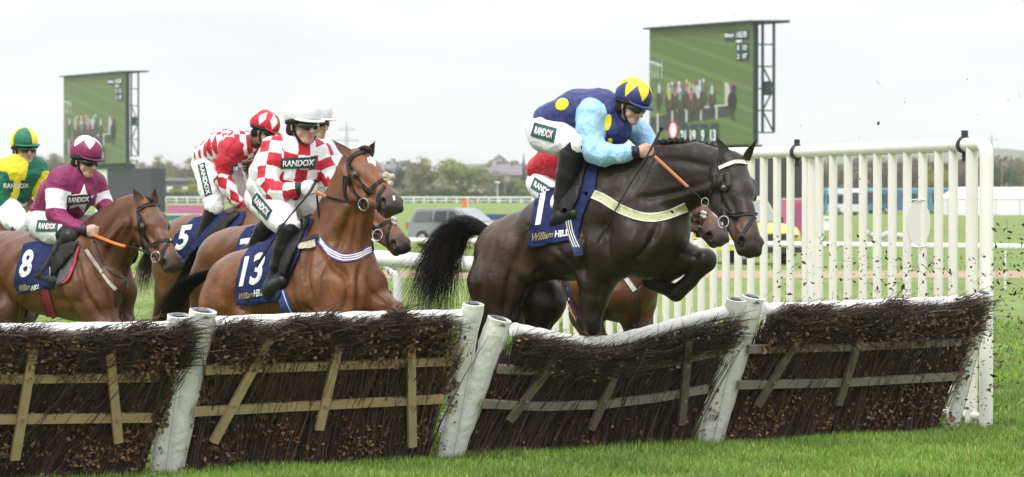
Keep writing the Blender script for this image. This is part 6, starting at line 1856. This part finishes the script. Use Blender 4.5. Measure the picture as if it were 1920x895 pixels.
# ---------------------------------------------------------------- big screens
M_DKSTEEL = mat('dark_teal_steel', (.018, .035, .040), .5)
M_SCR = mat('screen_picture', rough=.4, spec=.3, attr='Col', emit=.16)
M_BASE = mat('dark_screen_base', (.028, .032, .042), .7, noise=.15, nscale=2)
M_WPANEL = mat('white_panel', (.75, .80, .80), .6)
def big_screen(px0, px1, ptop, pbot, D0, D1, label):
    """local frame: x along the face 0..w, z up from the bottom of the picture"""
    A = at(px0, pbot, D0); B = at(px1, pbot, D1); T = at(px0, ptop, D0)
    w = math.hypot(B[0] - A[0], B[1] - A[1]); hgt = T[2] - A[2]; g = float(ground_z(A[1]))
    yaw = math.atan2(B[1] - A[1], B[0] - A[0])
    e = empty('big_screen', (A[0], A[1], g), yaw, label, 'screen', 'big screens on the infield')
    z0 = A[2] - g
    mb = MB(); mb.box((0, .06, z0), (w, .7, z0 + hgt)); mb.build('cabinet', M_DKSTEEL, e)
    mb = MB(); lay = [0]
    def quad(x0, y0, x1, y1, c, poly=None):
        lay[0] += 1; yy = .05 - .0009 * lay[0]
        p = poly or [(x0, y0), (x1, y0), (x1, y1), (x0, y1)]
        mb.add([(x * w, yy, z0 + hgt * (1 - y)) for x, y in p], [tuple(range(len(p)))], c)
    def ell(x, y, rx, ry, c, k=8): quad(0, 0, 0, 0, c, [(x + rx * math.cos(a), y + ry * math.sin(a)) for a in np.linspace(0, -2 * math.pi, k, endpoint=False)])
    rg = random.Random(4)
    quad(0, 1, 1, 0, (.098, .132, .054))
    for i in range(16):
        y = -.25 + i * .085; c = .098 + .018 * (i % 2) + .012 * rg.random()
        quad(0, 0, 0, 0, (c * 1.0, c * 1.38, c * .48), [(0, max(0, min(1, y + .045))), (1, max(0, min(1, y + .40))), (1, max(0, min(1, y + .36))), (0, max(0, min(1, y)))])
    for x in (.02, .05, .08, .12): quad(x, .42, x + .006, .27, (.42, .46, .42))
    quad(0, 0, 0, 0, (.45, .5, .46), [(0, .275), (.13, .325), (.13, .31), (0, .26)])
    quad(0, 0, 0, 0, (.045, .052, .048), [(0, .90), (.42, .80), (.80, .765), (.80, .665), (.40, .69), (0, .76)])
    quad(0, 0, 0, 0, (.42, .42, .40), [(.22, .712), (.80, .672), (.80, .660), (.22, .695)])
    for x, y0, y1 in ((.075, .72, .88), (.22, .70, .85), (.36, .70, .80), (.50, .68, .79), (.65, .665, .785)): quad(x, y1, x + .018, y0, (.40, .40, .38))
    quad(0, 0, 0, 0, (.40, .38, .36), [(.74, .67), (.80, .67), (.78, .50), (.735, .475)])
    cols = [(.5, .5, .55), (.45, .45, .06), (.06, .25, .15), (.42, .05, .08), (.5, .5, .5), (.04, .05, .2), (.3, .08, .15), (.5, .35, .4), (.45, .5, .1), (.4, .5, .6), (.55, .55, .55), (.08, .08, .10)]
    for i, (x, y) in enumerate([(.10, .54), (.19, .56), (.225, .55), (.26, .57), (.295, .55), (.335, .56), (.37, .54), (.40, .56), (.435, .55), (.47, .56), (.50, .55), (.535, .54), (.62, .57), (.205, .60), (.31, .61), (.42, .61), (.49, .60), (.81, .58)]):
        ell(x, y + .055, .026 + .012 * rg.random(), .066, (.06, .05, .042)); ell(x - .006, y + .11, .020, .05, (.05, .045, .035)); ell(x + .012, y + .03, .016, .05, (.075, .06, .05))
        c = tuple(.55 * q + .09 for q in cols[i % len(cols)]); ell(x, y - .03, .017, .042, c); ell(x + .003, y - .082, .011, .016, cols[(i * 5 + 2) % len(cols)])
    ell(.81, .64, .042, .085, (.025, .022, .022)); quad(.80, .80, .808, .68, (.03, .028, .025)); quad(.825, .80, .832, .68, (.03, .028, .025)); ell(.825, .535, .018, .03, (.05, .02, .06))
    ell(.245, .865, .046, .080, (.46, .035, .06), 16); ell(.245, .865, .034, .062, (.62, .62, .64), 16); quad(.237, 1, .251, .945, (.6, .6, .6))
    for x in (.315, .41, .505, .605): quad(x, .985, x + .075, .82, (.02, .05, .055))
    for x0, y0, x1, y1 in ((.745, .135, .965, .065), (.855, .235, .965, .165), (.855, .305, .965, .24)): quad(x0, y1, x1, y0, (.03, .055, .06), [(x0, y1), (x1, y1), (x1, y0), (x0, y0)])
    quad(.852, .155, .90, .138, (.6, .6, .6), [(.852, .158), (.902, .158), (.902, .138), (.852, .138)])
    disp = mb.build('display', M_SCR, e, col=True)
    for s_, x, y, hh_, wd in (('21', .325, .965, .095, .052), ('19', .42, .965, .095, .052), ('9', .527, .965, .095, .028), ('13', .615, .965, .095, .052), ('28mph', .75, .118, .040, .085), ('1:52.93', .86, .118, .046, .095), ('1', .872, .222, .040, .012), ('121', .918, .222, .040, .038), ('2', .868, .293, .040, .020), ('107', .918, .293, .040, .038)):
        bm = text_bm(s_, .03); X_ = [v.co.x for v in bm.verts]; Y_ = [v.co.y for v in bm.verts]; a0, a1, b0, b1 = min(X_), max(X_), min(Y_), max(Y_)
        for v in bm.verts: v.co = ((x + (v.co.x - a0) / (a1 - a0) * wd) * w, -.16, z0 + hgt * (1 - y + (v.co.y - b0) / (b1 - b0) * hh_))
        me = bpy.data.meshes.new('screen_digits'); bm.to_mesh(me); bm.free(); link('screen_digits', me, mat('screen_white', (.65, .66, .68), .5, emit=.25) if 'screen_white' not in bpy.data.materials else bpy.data.materials['screen_white'], disp)
    # roof, lattice end frame, mast and base
    mb = MB(); V_ = [(x_, y_, z0 + hgt + z_) for z_ in (0, .16) for x_, y_ in ((-.25, -.5), (w + .1, -.5), (w + 2.4, 2.0), (w + 1.6, 2.9), (w * .1, 2.9))]; mb.add(V_, [(4, 3, 2, 1, 0), (5, 6, 7, 8, 9)] + [(i, (i + 1) % 5, (i + 1) % 5 + 5, i + 5) for i in range(5)]); mb.build('roof', M_DKSTEEL, e)
    for y in (.75, 2.0): pass
    mb = MB()
    xr = w + .05
    bars = [((xr, .15, z0), (xr, .15, z0 + hgt)), ((xr + .45, .7, z0 + 1.0), (xr + .45, .7, z0 + hgt)), ((xr + 1.0, 1.5, z0 + 1.0), (xr + 1.0, 1.5, z0 + hgt))]
    for a_, b_ in bars: mb = MB(); mb.bar(a_, b_, .18, .18, up=(0, 1, 0)); mb.build('frame_upright', M_DKSTEEL, e)
    nb = 5
    for i in range(nb + 1):
        z = z0 + 1.0 + (hgt - 1.0) * i / nb
        mb = MB(); mb.bar((xr, .15, z), (xr + 1.0, 1.5, z), .12, .12); mb.build('frame_rail', M_DKSTEEL, e)
        if i < nb and i in (0, 1, 2):
            z2 = z0 + 1.0 + (hgt - 1.0) * (i + 1) / nb
            mb = MB(); mb.bar((xr + (.45 if i % 2 else 1.0), .7 if i % 2 else 1.5, z), (xr + (1.0 if i % 2 else .45), 1.5 if i % 2 else .7, z2), .14, .14); mb.build('frame_brace', M_DKSTEEL, e)
    mb = MB(); zc = z0 + hgt * .46; mb.box((xr + .45, .8, zc - .6), (xr + .95, 1.3, zc + .6)); mb.build('junction_box', M_DKSTEEL, e)
    ff = w / 9.0
    mb = MB(); mb.box((w * .62, .9, 0), (w * 1.30, 3.2, z0 - .75)); bevel(mb.build('base_cabin', M_BASE, e), .06)
    mb = MB(); mb.box((w * .42, 1.0, 0), (w * .62, 3.0, z0 - .6)); mb.build('white_side_panel', M_WPANEL, e)
    mb = MB(); mb.box((w * .45, .8, z0 - .75), (w * .9, 2.5, z0)); mb.build('mast', M_DKSTEEL, e)
    mb = MB(); mb.tube([(w * .77, .8, z0 + hgt + .16), (w * .77, .8, z0 + hgt + .9)], .03, 5); mb.box((w * .75, .75, z0 + hgt + .8), (w * .79, .85, z0 + hgt + .95)); mb.build('weather_mast', M_WPANEL, e)
big_screen(1217, 1411, 56, 275, 238, 228, 'right-hand big screen showing the race, behind the navy jockey and dark horse')
big_screen(119, 235, 145, 309, 388, 372, 'left-hand, smaller-looking big screen on a dark base behind the maroon jockey')

# ---------------------------------------------------------------- vehicles
M_TYRE = mat('tyre_rubber', (.018, .018, .019), .85)
M_GLASS = mat('car_glass', (.22, .26, .27), .08, spec=.8)
M_GLASSD = mat('dark_glass', (.015, .018, .02), .1, spec=.7)
M_CHROME = mat('bright_trim', (.6, .6, .62), .25, .9)
def loft_body(prof, wid, tumb, roofz, m, e, name='body'):
    """side outline (x, z) rounded over the width; upper part leans in"""
    mb = MB(); secs = []
    for f_, sh in ((-1, .965), (-.93, .99), (-.5, 1.0), (.5, 1.0), (.93, .99), (1, .965)):
        cx = np.mean([p[0] for p in prof]); V = []
        for x, z in prof:
            k = max(0, (z - tumb) / (roofz - tumb)); yy = f_ * wid / 2 * (1 - .16 * k)
            V.append(((x - cx) * (sh if abs(f_) > .9 else 1) + cx, yy, z * (1 if abs(f_) < 1 else .985) + (0 if abs(f_) < 1 else .012)))
        secs.append(V)
    n = len(prof); V = [v for s_ in secs for v in s_]; Fs = []
    for i in range(len(secs) - 1):
        for k in range(n): Fs.append((i * n + k, i * n + (k + 1) % n, (i + 1) * n + (k + 1) % n, (i + 1) * n + k))
    Fs.append(tuple(range(n - 1, -1, -1))); Fs.append(tuple((len(secs) - 1) * n + k for k in range(n)))
    mb.add(V, Fs); return mb.build(name, m, e, True)
def wheel(e, x, y, r, wd=.22):
    mb = MB(); mb.tube([(x, y - wd / 2, r), (x, y - wd / 2 + .03, r), (x, y + wd / 2 - .03, r), (x, y + wd / 2, r)], [r * .92, r, r, r * .92], 20, flat=(0, 0, 1)); o = mb.build('wheel', M_TYRE, e, True)
    s_ = -1 if y < 0 else 1
    mb = MB(); mb.tube([(x, y + s_ * wd * .42, r), (x, y + s_ * (wd / 2 + .01), r)], [r * .62, r * .55], 14, flat=(0, 0, 1)); mb.build('rim', M_CHROME, o, True)
def side_win(e, pts, wid, tumb, roofz, m, name='window'):
    for s_ in (-1, 1):
        V = []
        for dz in (.0, .02):
            for x, z in pts:
                k = max(0, (z - tumb) / (roofz - tumb)); V.append((x, s_ * (wid / 2 * (1 - .16 * k) + .004 + dz), z))
        n = len(pts); mb = MB(); mb.add(V, [tuple(range(n)), tuple(range(2 * n - 1, n - 1, -1))] + [(i, (i + 1) % n, (i + 1) % n + n, i + n) for i in range(n)]); mb.build(name, m, e)
def front_win(e, x0, z0_, x1, z1, wid, k0, k1, m, name='windscreen'):
    V = [(x0 + .01, -wid * k0, z0_ + .012), (x0 + .01, wid * k0, z0_ + .012), (x1 + .01, wid * k1, z1 + .012), (x1 + .01, -wid * k1, z1 + .012)]
    V += [(x + .015, y, z + .012) for x, y, z in V]
    mb = MB(); mb.add(V, [(0, 3, 2, 1), (4, 5, 6, 7), (0, 1, 5, 4), (1, 2, 6, 5), (2, 3, 7, 6), (3, 0, 4, 7)]); mb.build(name, m, e)
def pickup():
    D = 122; p = at(868, HZ, D); e = empty('pickup_truck', (p[0], D, float(ground_z(D))), R(-38), 'silver grey pickup with a hard rear canopy parked on the infield', 'pickup')
    M = mat('grey_paint', (.26, .27, .29), .35, .4, coat=.4)
    prof = [(-2.6, .45), (-2.63, .95), (-2.55, 1.12), (-2.25, 1.70), (-2.05, 1.78), (.05, 1.80), (.35, 1.72), (1.12, 1.16), (2.25, 1.04), (2.55, .92), (2.62, .60), (2.55, .42), (2.1, .38), (-2.2, .38)]
    loft_body(prof, 1.86, 1.1, 1.8, M, e)
    side_win(e, [(-2.22, 1.20), (-2.05, 1.62), (-1.15, 1.66), (-1.15, 1.20)], 1.86, 1.1, 1.8, mat('canopy_glass', (.10, .10, .11), .2))
    side_win(e, [(-1.0, 1.18), (-.95, 1.66), (-.28, 1.67), (-.25, 1.18)], 1.86, 1.1, 1.8, M_GLASSD)
    side_win(e, [(-.15, 1.18), (-.15, 1.66), (.12, 1.66), (.62, 1.30), (.80, 1.16)], 1.86, 1.1, 1.8, M_GLASSD)
    front_win(e, 1.10, 1.18, .37, 1.72, 1.86, .40, .36, M_GLASS)
    for y in (-.86, .86):
        wheel(e, -1.65, y, .39); wheel(e, 1.65, y, .39)
        mb = MB(); mb.ball((.72, y * 1.18, 1.22), (.08, .13, .10), 10); mb.build('mirror', M_CHROME, e, True)
        mb = MB(); mb.ball((2.45, y * .80, .88), (.14, .20, .10), 10); mb.build('headlight', M_CHROME, e, True)
        mb = MB(); mb.box((-2.66, y * .97 - .06, .80), (-2.58, y * .97 + .06, 1.12)); mb.build('tail_light', mat('tail_red', (.5, .08, .05), .3), e)
        mb = MB(); mb.box((-.75, y * 1.09 - .01, .98), (-.55, y * 1.09 + .01, 1.02)); mb.build('door_handle', M_CHROME, e)
    mb = MB(); mb.box((2.56, -.6, .6), (2.66, .6, .84)); mb.build('grille', M_BLK, e)
pickup()
def yellow_van():
    D = 92; p = at(1386, HZ, D); e = empty('emergency_van', (p[0], D, float(ground_z(D))), R(-56), 'bright yellow emergency vehicle behind the pickets, nose to the right', 'van')
    M = mat('yellow_paint', (.62, .52, .05), .4, coat=.3)
    prof = [(-2.1, .5), (-2.15, 1.1), (-2.05, 2.2), (-1.9, 2.34), (.30, 2.32), (.55, 2.2), (1.10, 1.42), (2.0, 1.26), (2.2, 1.08), (2.25, .62), (2.15, .48), (-2.0, .45)]
    loft_body(prof, 1.9, 1.3, 2.3, M, e)
    side_win(e, [(-1.85, 1.45), (-1.8, 2.0), (-.5, 2.0), (-.5, 1.45)], 1.9, 1.3, 2.3, M_GLASSD); side_win(e, [(-.35, 1.42), (-.35, 2.0), (.38, 2.0), (.85, 1.42)], 1.9, 1.3, 2.3, M_GLASSD)
    front_win(e, 1.09, 1.44, .57, 2.19, 1.9, .41, .37, M_GLASS)
    for y in (-.86, .86):
        wheel(e, -1.35, y, .42); wheel(e, 1.45, y, .42); mb = MB(); mb.ball((2.14, y * .78, .98), (.10, .17, .12), 10); mb.build('headlight', M_CHROME, e, True)
        mb = MB(); mb.ball((.95, y * 1.24, 1.5), (.07, .12, .14), 8); mb.build('mirror', M_BLK, e, True)
    mb = MB(); mb.box((2.20, -.55, .70), (2.30, .55, 1.04)); mb.build('grille', M_BLK, e)
    mb = MB(); mb.box((2.14, -.95, .40), (2.36, .95, .66)); mb.build('bumper', mat('dark_bumper', (.03, .03, .034), .6), e)
    mb = MB(); mb.box((2.31, -.26, .70), (2.325, .26, .82)); mb.build('number_plate', M_WPANEL, e)
    mb = MB(); mb.box((-.3, -.6, 2.32), (.0, .6, 2.46)); mb.build('light_bar', mat('blue_lens', (.03, .06, .3), .2), e)
yellow_van()
def coach(px, D, rz, body, L, label, front=None):
    p = at(px, HZ, D); e = empty('coach', (p[0], D, float(ground_z(D))), rz, label, 'coach', 'coaches parked on the far side')
    prof = [(-L / 2, .45), (-L / 2, 3.1), (-L / 2 + .15, 3.35), (L / 2 - .4, 3.4), (L / 2 - .1, 3.1), (L / 2 + .12, 1.4), (L / 2 + .1, .45)]
    loft_body(prof, 2.5, 1.8, 3.9, body, e)
    n = max(3, int(L / 1.6))
    for i in range(n):
        x0 = -L / 2 + .4 + (L - 1.0) * i / n; side_win(e, [(x0, 1.5), (x0, 2.75), (x0 + (L - 1.0) / n - .12, 2.75), (x0 + (L - 1.0) / n - .12, 1.5)], 2.5, 1.8, 3.9, M_GLASSD)
    front_win(e, L / 2 + .12, 1.42, L / 2 - .06, 2.95, 2.5, .44, .42, M_GLASSD)
    for y in (-1.15, 1.15): wheel(e, -L / 2 + 2.2, y, .5); wheel(e, L / 2 - 2.0, y, .5)
    for y in (-.9, .9): mb = MB(); mb.ball((L / 2 + .10, y, .85), (.06, .2, .13), 8); mb.build('headlight', M_CHROME, e, True)
    mb = MB(); mb.box((-L / 2 + .3, -1.0, 3.38), (L / 2 - .6, 1.0, 3.5)); mb.build('roof_strip', mat('pale_blue_roof', (.36, .58, .66), .5) if 'pale_blue_roof' not in bpy.data.materials else bpy.data.materials['pale_blue_roof'], e)
MT = mat('teal_coach_paint', (.06, .20, .27), .4); MWc = mat('white_coach_paint', (.70, .72, .74), .4); MBc = mat('blue_coach_paint', (.05, .13, .24), .4)
coach(1512, 352, R(-12), MT, 6.5, 'teal coach with a pale roof, leftmost behind the pickets')
coach(1572, 350, R(-70), MWc, 9, 'white-fronted coach facing the course')
coach(1600, 368, R(-62), MT, 9, 'teal coach standing right of the white-fronted one')
coach(1655, 366, R(-8), MBc, 5.2, 'dark blue coach in the middle of the row')
coach(1712, 366, R(-8), MT, 5.2, 'teal coach left of the marquee')
coach(1758, 372, R(-8), MBc, 5.6, 'dark blue coach tucked behind the marquee end')
# ---- marquee
def marquee(px0, px1, D, label):
    A = at(px0, HZ, D); B = at(px1, HZ, D); g = float(ground_z(D)); w = B[0] - A[0]
    e = empty('marquee', ((A[0] + B[0]) / 2, D, g), 0, label, 'marquee')
    M = mat('white_canvas', (.80, .80, .82), .7, bump=.2, bscale=1.5)
    hw = w / 2; d = 4.0
    mb = MB(); mb.box((-hw, -d, 0), (hw, d, 2.2)); mb.build('wall', M, e)
    V = [(-hw - .1, -d - .12, 2.2), (hw + .1, -d - .12, 2.2), (hw + .1, d + .12, 2.2), (-hw - .1, d + .12, 2.2), (-hw + 1.6, 0, 3.65), (hw - 1.6, 0, 3.65)]
    mb = MB(); mb.add(V, [(0, 1, 5, 4), (2, 3, 4, 5), (1, 2, 5), (3, 0, 4), (3, 2, 1, 0)]); mb.build('roof', M, e)
    k = int(w / 3)
    for i in range(k + 1): x = -hw + w * i / k; mb = MB(); mb.box((x - .05, -d - .07, 0), (x + .05, -d - .01, 2.2)); mb.build('pole', mat('marquee_pole', (.5, .5, .52), .5) if 'marquee_pole' not in bpy.data.materials else bpy.data.materials['marquee_pole'], e)
marquee(1768, 1990, 352, 'long white marquee behind the right end of the wing')
# ---- smaller things on the infield
def boxthing(name, px0, px1, ytop, D, dep, m, label, cat, rz=0, ybot=None, bev=.03):
    A = at(px0, HZ, D); B = at(px1, HZ, D); g = float(ground_z(D)); zt = at(px0, ytop, D)[2] - g; zb = 0 if ybot is None else at(px0, ybot, D)[2] - g
    e = empty(name, ((A[0] + B[0]) / 2, D, g), rz, label, cat); w = (B[0] - A[0]) / 2
    return e, w, zt, zb
e, w, zt, zb = boxthing('portable_toilet', 1466, 1508, 372, 154, 1.2, None, 'pink portable toilet cabin behind the wing', 'toilet cabin')
M_PINK = mat('pink_plastic', (.46, .12, .25), .5)
mb = MB(); mb.box((-w, -.6, .28), (w, .6, zt - .12)); mb.build('cabin', M_PINK, e)
mb = MB(); mb.box((-w - .03, -.63, 0), (w + .03, .63, .28)); mb.build('base', mat('grey_base', (.12, .12, .14), .7), e)
mb = MB(); mb.box((-w - .03, -.63, zt - .12), (w + .03, .63, zt)); bevel(mb.build('roof', mat('pale_roof', (.55, .5, .55), .5), e), .05)
mb = MB(); mb.box((-w * .1, -.625, .36), (w * .85, -.603, zt - .25)); o = mb.build('door', mat('pink_door', (.36, .07, .18), .5), e)
mb = MB(); mb.box((-w * .02, -.65, 1.0), (w * .08, -.626, 1.15)); mb.build('handle', M_BLK, o)
def board(px0, px1, y0, y1, D, m, label, trim=None):
    e, w, zt, zb = boxthing('advertising_board', px0, px1, y0, D, .1, None, label, 'board', ybot=y1)
    mb = MB(); mb.box((-w, -.04, max(zb, .05)), (w, .04, zt)); o = mb.build('panel', m, e)
    n = max(2, int(w / 1.2))
    for i in range(n + 1): x = -w + 2 * w * i / n; mb = MB(); mb.box((x - .03, .05, 0), (x + .03, .11, zt)); mb.build('stake', M_BLK, e)
    if trim: mb = MB(); mb.box((-w, -.06, zt - .08), (w, .06, zt + .02)); mb.build('edge', trim, e)
board(314, 420, 384, 401, 360, M_PINK, 'pink advertising board below the far rail, left of the diamond-silked jockey', mat('pale_edge', (.6, .5, .55), .5))
board(180, 440, 402, 414, 262, mat('teal_board', (.02, .16, .13), .5), 'long low teal board behind the head of horse 8', M_WPANEL)
board(900, 1010, 402, 413, 258, mat('navy_board', (.03, .055, .18), .5), 'low navy board right of the parked pickup')
# orange flag
g = float(ground_z(135)); p = at(877, HZ, 135); e = empty('marker_flag', (p[0], 135, g), 0, 'orange marker flag behind the roof of the pickup', 'flag')
mb = MB(); mb.tube([(0, 0, 0), (0, 0, 2.25)], .02, 6); mb.build('pole', M_WPANEL, e)
mb = MB(); V = []
for i in range(6): V += [(-.30 * i / 5 * .95, .03 * math.sin(i * 1.4), 2.25 - .02 * i), (-.26 * i / 5, .03 * math.sin(i * 1.4) + .012, 1.55 + .04 * i)]
mb.add(V, [(2 * i, 2 * i + 2, 2 * i + 3, 2 * i + 1) for i in range(5)]); mb.build('cloth', mat('orange_cloth', (.75, .20, .08), .7), e)
# pale bundles and a white frame on the grass
for px, w_, lab in ((1632, .55, 'left one of three pale bundles lying on the infield grass'), (1658, .6, 'middle one of three pale bundles lying on the infield grass'), (1692, .4, 'right one of three pale bundles, half behind a picket')):
    p = at(px, HZ, 146); rg_ = random.Random(px); mb = MB()
    s_ = Solid()
    for k in range(5): c = np.array([rg_.uniform(-w_ * .7, w_ * .7), rg_.uniform(-.2, .2), rg_.uniform(.12, .35)]); s_.cone(c, c + np.array([rg_.uniform(-.2, .2), 0, .05]), .16, .12, .08)
    V, Fq, _, _ = s_.mesh(.05); tag(link('bundle', mesh_np('bundle', V, [Fq], True), mat('pale_sacking', (.55, .55, .57), .8, noise=.4, nscale=4) if 'pale_sacking' not in bpy.data.materials else bpy.data.materials['pale_sacking']), lab, 'bundle', 'pale bundles on the infield').location = (p[0], 146, float(ground_z(146)))
p = at(1551, HZ, 150); e = empty('white_trestle', (p[0], 150, float(ground_z(150))), 0, 'white folding trestle beside the pink cabin', 'trestle')
for s_ in (-1, 1): mb = MB(); mb.bar((s_ * .32, -.2, 0), (s_ * .12, 0, 1.15), .06, .05); mb.build('leg', M_WPANEL, e); mb = MB(); mb.bar((s_ * .32, .3, 0), (s_ * .12, .04, 1.15), .06, .05); mb.build('leg', M_WPANEL, e)
mb = MB(); mb.box((-.4, -.08, 1.12), (.4, .10, 1.24)); mb.build('top', M_WPANEL, e); mb = MB(); mb.box((-.3, -.14, .45), (.3, -.10, .95)); mb.build('panel', M_WPANEL, e)
# far houses
def house(px, D, w, h, rh, wall, roofm, label, cols=False):
    p = at(px, HZ, D); e = empty('house', (p[0], D, float(ground_z(D))), 0, label, 'house', 'houses among the far trees')
    mb = MB(); mb.box((-w / 2, -3, 0), (w / 2, 3, h)); mb.build('wall', wall, e)
    V = [(-w / 2 - .4, -3.4, h), (w / 2 + .4, -3.4, h), (w / 2 + .4, 3.4, h), (-w / 2 - .4, 3.4, h), (-w / 2 - .4, 0, h + rh), (w / 2 + .4, 0, h + rh)]
    mb = MB(); mb.add(V, [(0, 1, 5, 4), (2, 3, 4, 5), (1, 2, 5), (3, 0, 4), (3, 2, 1, 0)]); rf = mb.build('roof', roofm, e)
    mb = MB(); mb.box((w * .2, -.4, h + rh * .4), (w * .2 + .7, .4, h + rh + .9)); mb.build('chimney', wall, rf)
    for x in (-.28, .28):
        mb = MB(); mb.box((w * x - .6, -3.06, h * .35), (w * x + .6, -3.003, h * .75)); mb.build('window', M_GLASSD if not cols else M_WPANEL, e)
MBR = mat('grey_house_wall', (.12, .11, .10), .8); MRD = mat('dark_roof', (.09, .085, .09), .8); MRP = mat('purple_slate_roof', (.19, .16, .19), .8); MWW = mat('pale_house_wall', (.5, .48, .45), .8)
house(336, 548, 5.5, 4.4, .7, MBR, MRD, 'low dark house with two white-framed openings among the trees', True)
house(905, 800, 16, 8, 3.2, MWW, MRP, 'terrace with a purple slate roof above the large pale green tree')
house(940, 820, 14, 8, 3.2, MBR, MRP, 'second slate-roofed terrace just left of the conifer')
house(700, 830, 14, 8.5, 3, MWW, MRP, 'pale house on the skyline right of the head of horse 13')
house(640, 840, 12, 8, 3, MBR, MRP, 'dark house on the skyline left of the head of horse 13')
# lamp posts and masts
M_POLE = mat('grey_pole', (.25, .27, .28), .6); M_GPOLE = mat('green_pole', (.03, .09, .07), .6)
def pole(px, ytop, D, r, m, label, head=True):
    p = at(px, ytop, D); g = float(ground_z(D)); e = empty('lamp_post', (p[0], D, g), 0, label, 'lamp post', 'posts in the far background'); h = p[2] - g
    mb = MB(); mb.tube([(0, 0, 0), (0, 0, h)], [r, r * .6], 8); mb.build('mast', m, e, True)
    if head: mb = MB(); mb.box((-.5, -.15, h), (.5, .15, h + .25)); mb.build('lamp_head', m, e)
pole(1896, 292, 420, .16, M_GPOLE, 'tall green mast at the right edge beside the marquee', False)
pole(1879, 303, 430, .09, M_POLE, 'thin grey mast between the corner post and the green mast', False)
pole(933, 343, 530, .10, M_WPANEL, 'small white lamp post beside the dark bush behind the rail')
pole(947, 325, 540, .09, M_POLE, 'thin grey lamp post right of the small white one')
pole(928, 322, 545, .09, M_POLE, 'thin grey lamp post left of the small white one')
# pylons
M_PYL = mat('galvanised_steel', (.30, .31, .32), .6)
def pylon(px, ytop, D, label):
    p = at(px, ytop, D); g = float(ground_z(D)); h = p[2] - g; e = empty('pylon', (p[0], D, g), R(10), label, 'pylon', 'electricity pylons')
    for sx in (-1, 1):
        for sy in (-1, 1):
            mb = MB(); mb.bar((sx * h * .085, sy * h * .085, 0), (sx * h * .018, sy * h * .018, h * .62), .28, .28); mb.bar((sx * h * .018, sy * h * .018, h * .62), (0, 0, h), .24, .24); mb.build('leg', M_PYL, e)
    for z, w_ in ((.62, .13), (.76, .16), (.90, .11)): mb = MB(); mb.bar((-h * w_, 0, h * z), (h * w_, 0, h * z), .35, .35); mb.bar((-h * w_, 0, h * z), (0, 0, h * (z + .05)), .2, .2); mb.bar((h * w_, 0, h * z), (0, 0, h * (z + .05)), .2, .2); mb.build('cross_arm', M_PYL, e)
    for i in range(8):
        z0_, z1 = .62 * i / 8, .62 * (i + 1) / 8; k0, k1 = .085 + (.018 - .085) * i / 8, .085 + (.018 - .085) * (i + 1) / 8
        mb = MB()
        for s_ in (-1, 1): mb.bar((-h * k0, s_ * h * k0, h * z0_), (h * k1, s_ * h * k1, h * z1), .14, .14); mb.bar((h * k0, s_ * h * k0, h * z0_), (-h * k1, s_ * h * k1, h * z1), .14, .14)
        mb.build('lattice', M_PYL, e)
pylon(650, 229, 1250, 'faint electricity pylon on the skyline left of the head of horse 13')
pylon(1859, 250, 1500, 'very faint electricity pylon above the corner post of the wing')

# ---------------------------------------------------------------- leaf and twig fragments thrown up from the brush
rg = np.random.default_rng(77); P = []; sz = []
for x0, x1, y0, y1, D0, D1, n in ((1600, 1900, 470, 640, 19.5, 21.2, 430), (1440, 1700, 440, 570, 19.5, 21.5, 170), (1860, 1925, 420, 720, 19.5, 21, 150), (1690, 1880, 590, 800, 19.6, 20.4, 330), (690, 745, 500, 585, 19, 20, 16), (1500, 1915, 140, 440, 19, 21, 14), (1840, 1915, 720, 800, 19, 20, 16)):
    for i in range(n): P.append(at(rg.uniform(x0, x1), rg.uniform(y0, y1), rg.uniform(D0, D1))); sz.append(.008 + .016 * rg.random() ** 2.2 + (.014 if rg.random() < .07 else 0))
P = np.array(P); sz = np.array(sz); n = len(P)
V, Fq = leaves(P, sz, n, rg, .5)
m_ = 70; j = rg.integers(0, n, m_)
V2, F2 = twigs(P[j] + rg.normal(size=(m_, 3)) * .05, rg.normal(size=(m_, 3)), .03 + .09 * rg.random(m_), np.full(m_, .0018), np.full(m_, .001), rg.normal(size=(m_, 3)) * .03)
c = np.array([.060, .036, .024])[None] * (.4 + 1.3 * rg.random((n, 1)))
me = mesh_np('flying_leaf_fragments', np.concatenate([V, V2]), [Fq, F2 + len(V)]); set_col(me, np.concatenate([np.repeat(c, 4, 0), np.full((len(V2), 3), .04)]))
tag(link('flying_leaf_fragments', me, mat('leaf_fragment', rough=.8, attr='Col')), 'dark leaf and twig fragments thrown into the air over the right hurdle', 'leaf fragments', kind='stuff')

# ---------------------------------------------------------------- the hazy air
mb = MB(); mb.box((-900, -12, -1.6), (900, 2400, 75))
hz = bpy.data.materials.new('haze'); hz.use_nodes = True; hn = hz.node_tree; hn.nodes.clear()
ho = hn.nodes.new('ShaderNodeOutputMaterial'); hp = hn.nodes.new('ShaderNodeVolumePrincipled')
hp.inputs['Color'].default_value = (.93, .96, 1.0, 1); hp.inputs['Density'].default_value = .00017; hp.inputs['Anisotropy'].default_value = .1
hn.links.new(hp.outputs[0], ho.inputs['Volume'])
tag(mb.build('haze', hz), 'pale haze over the racecourse', kind='stuff')
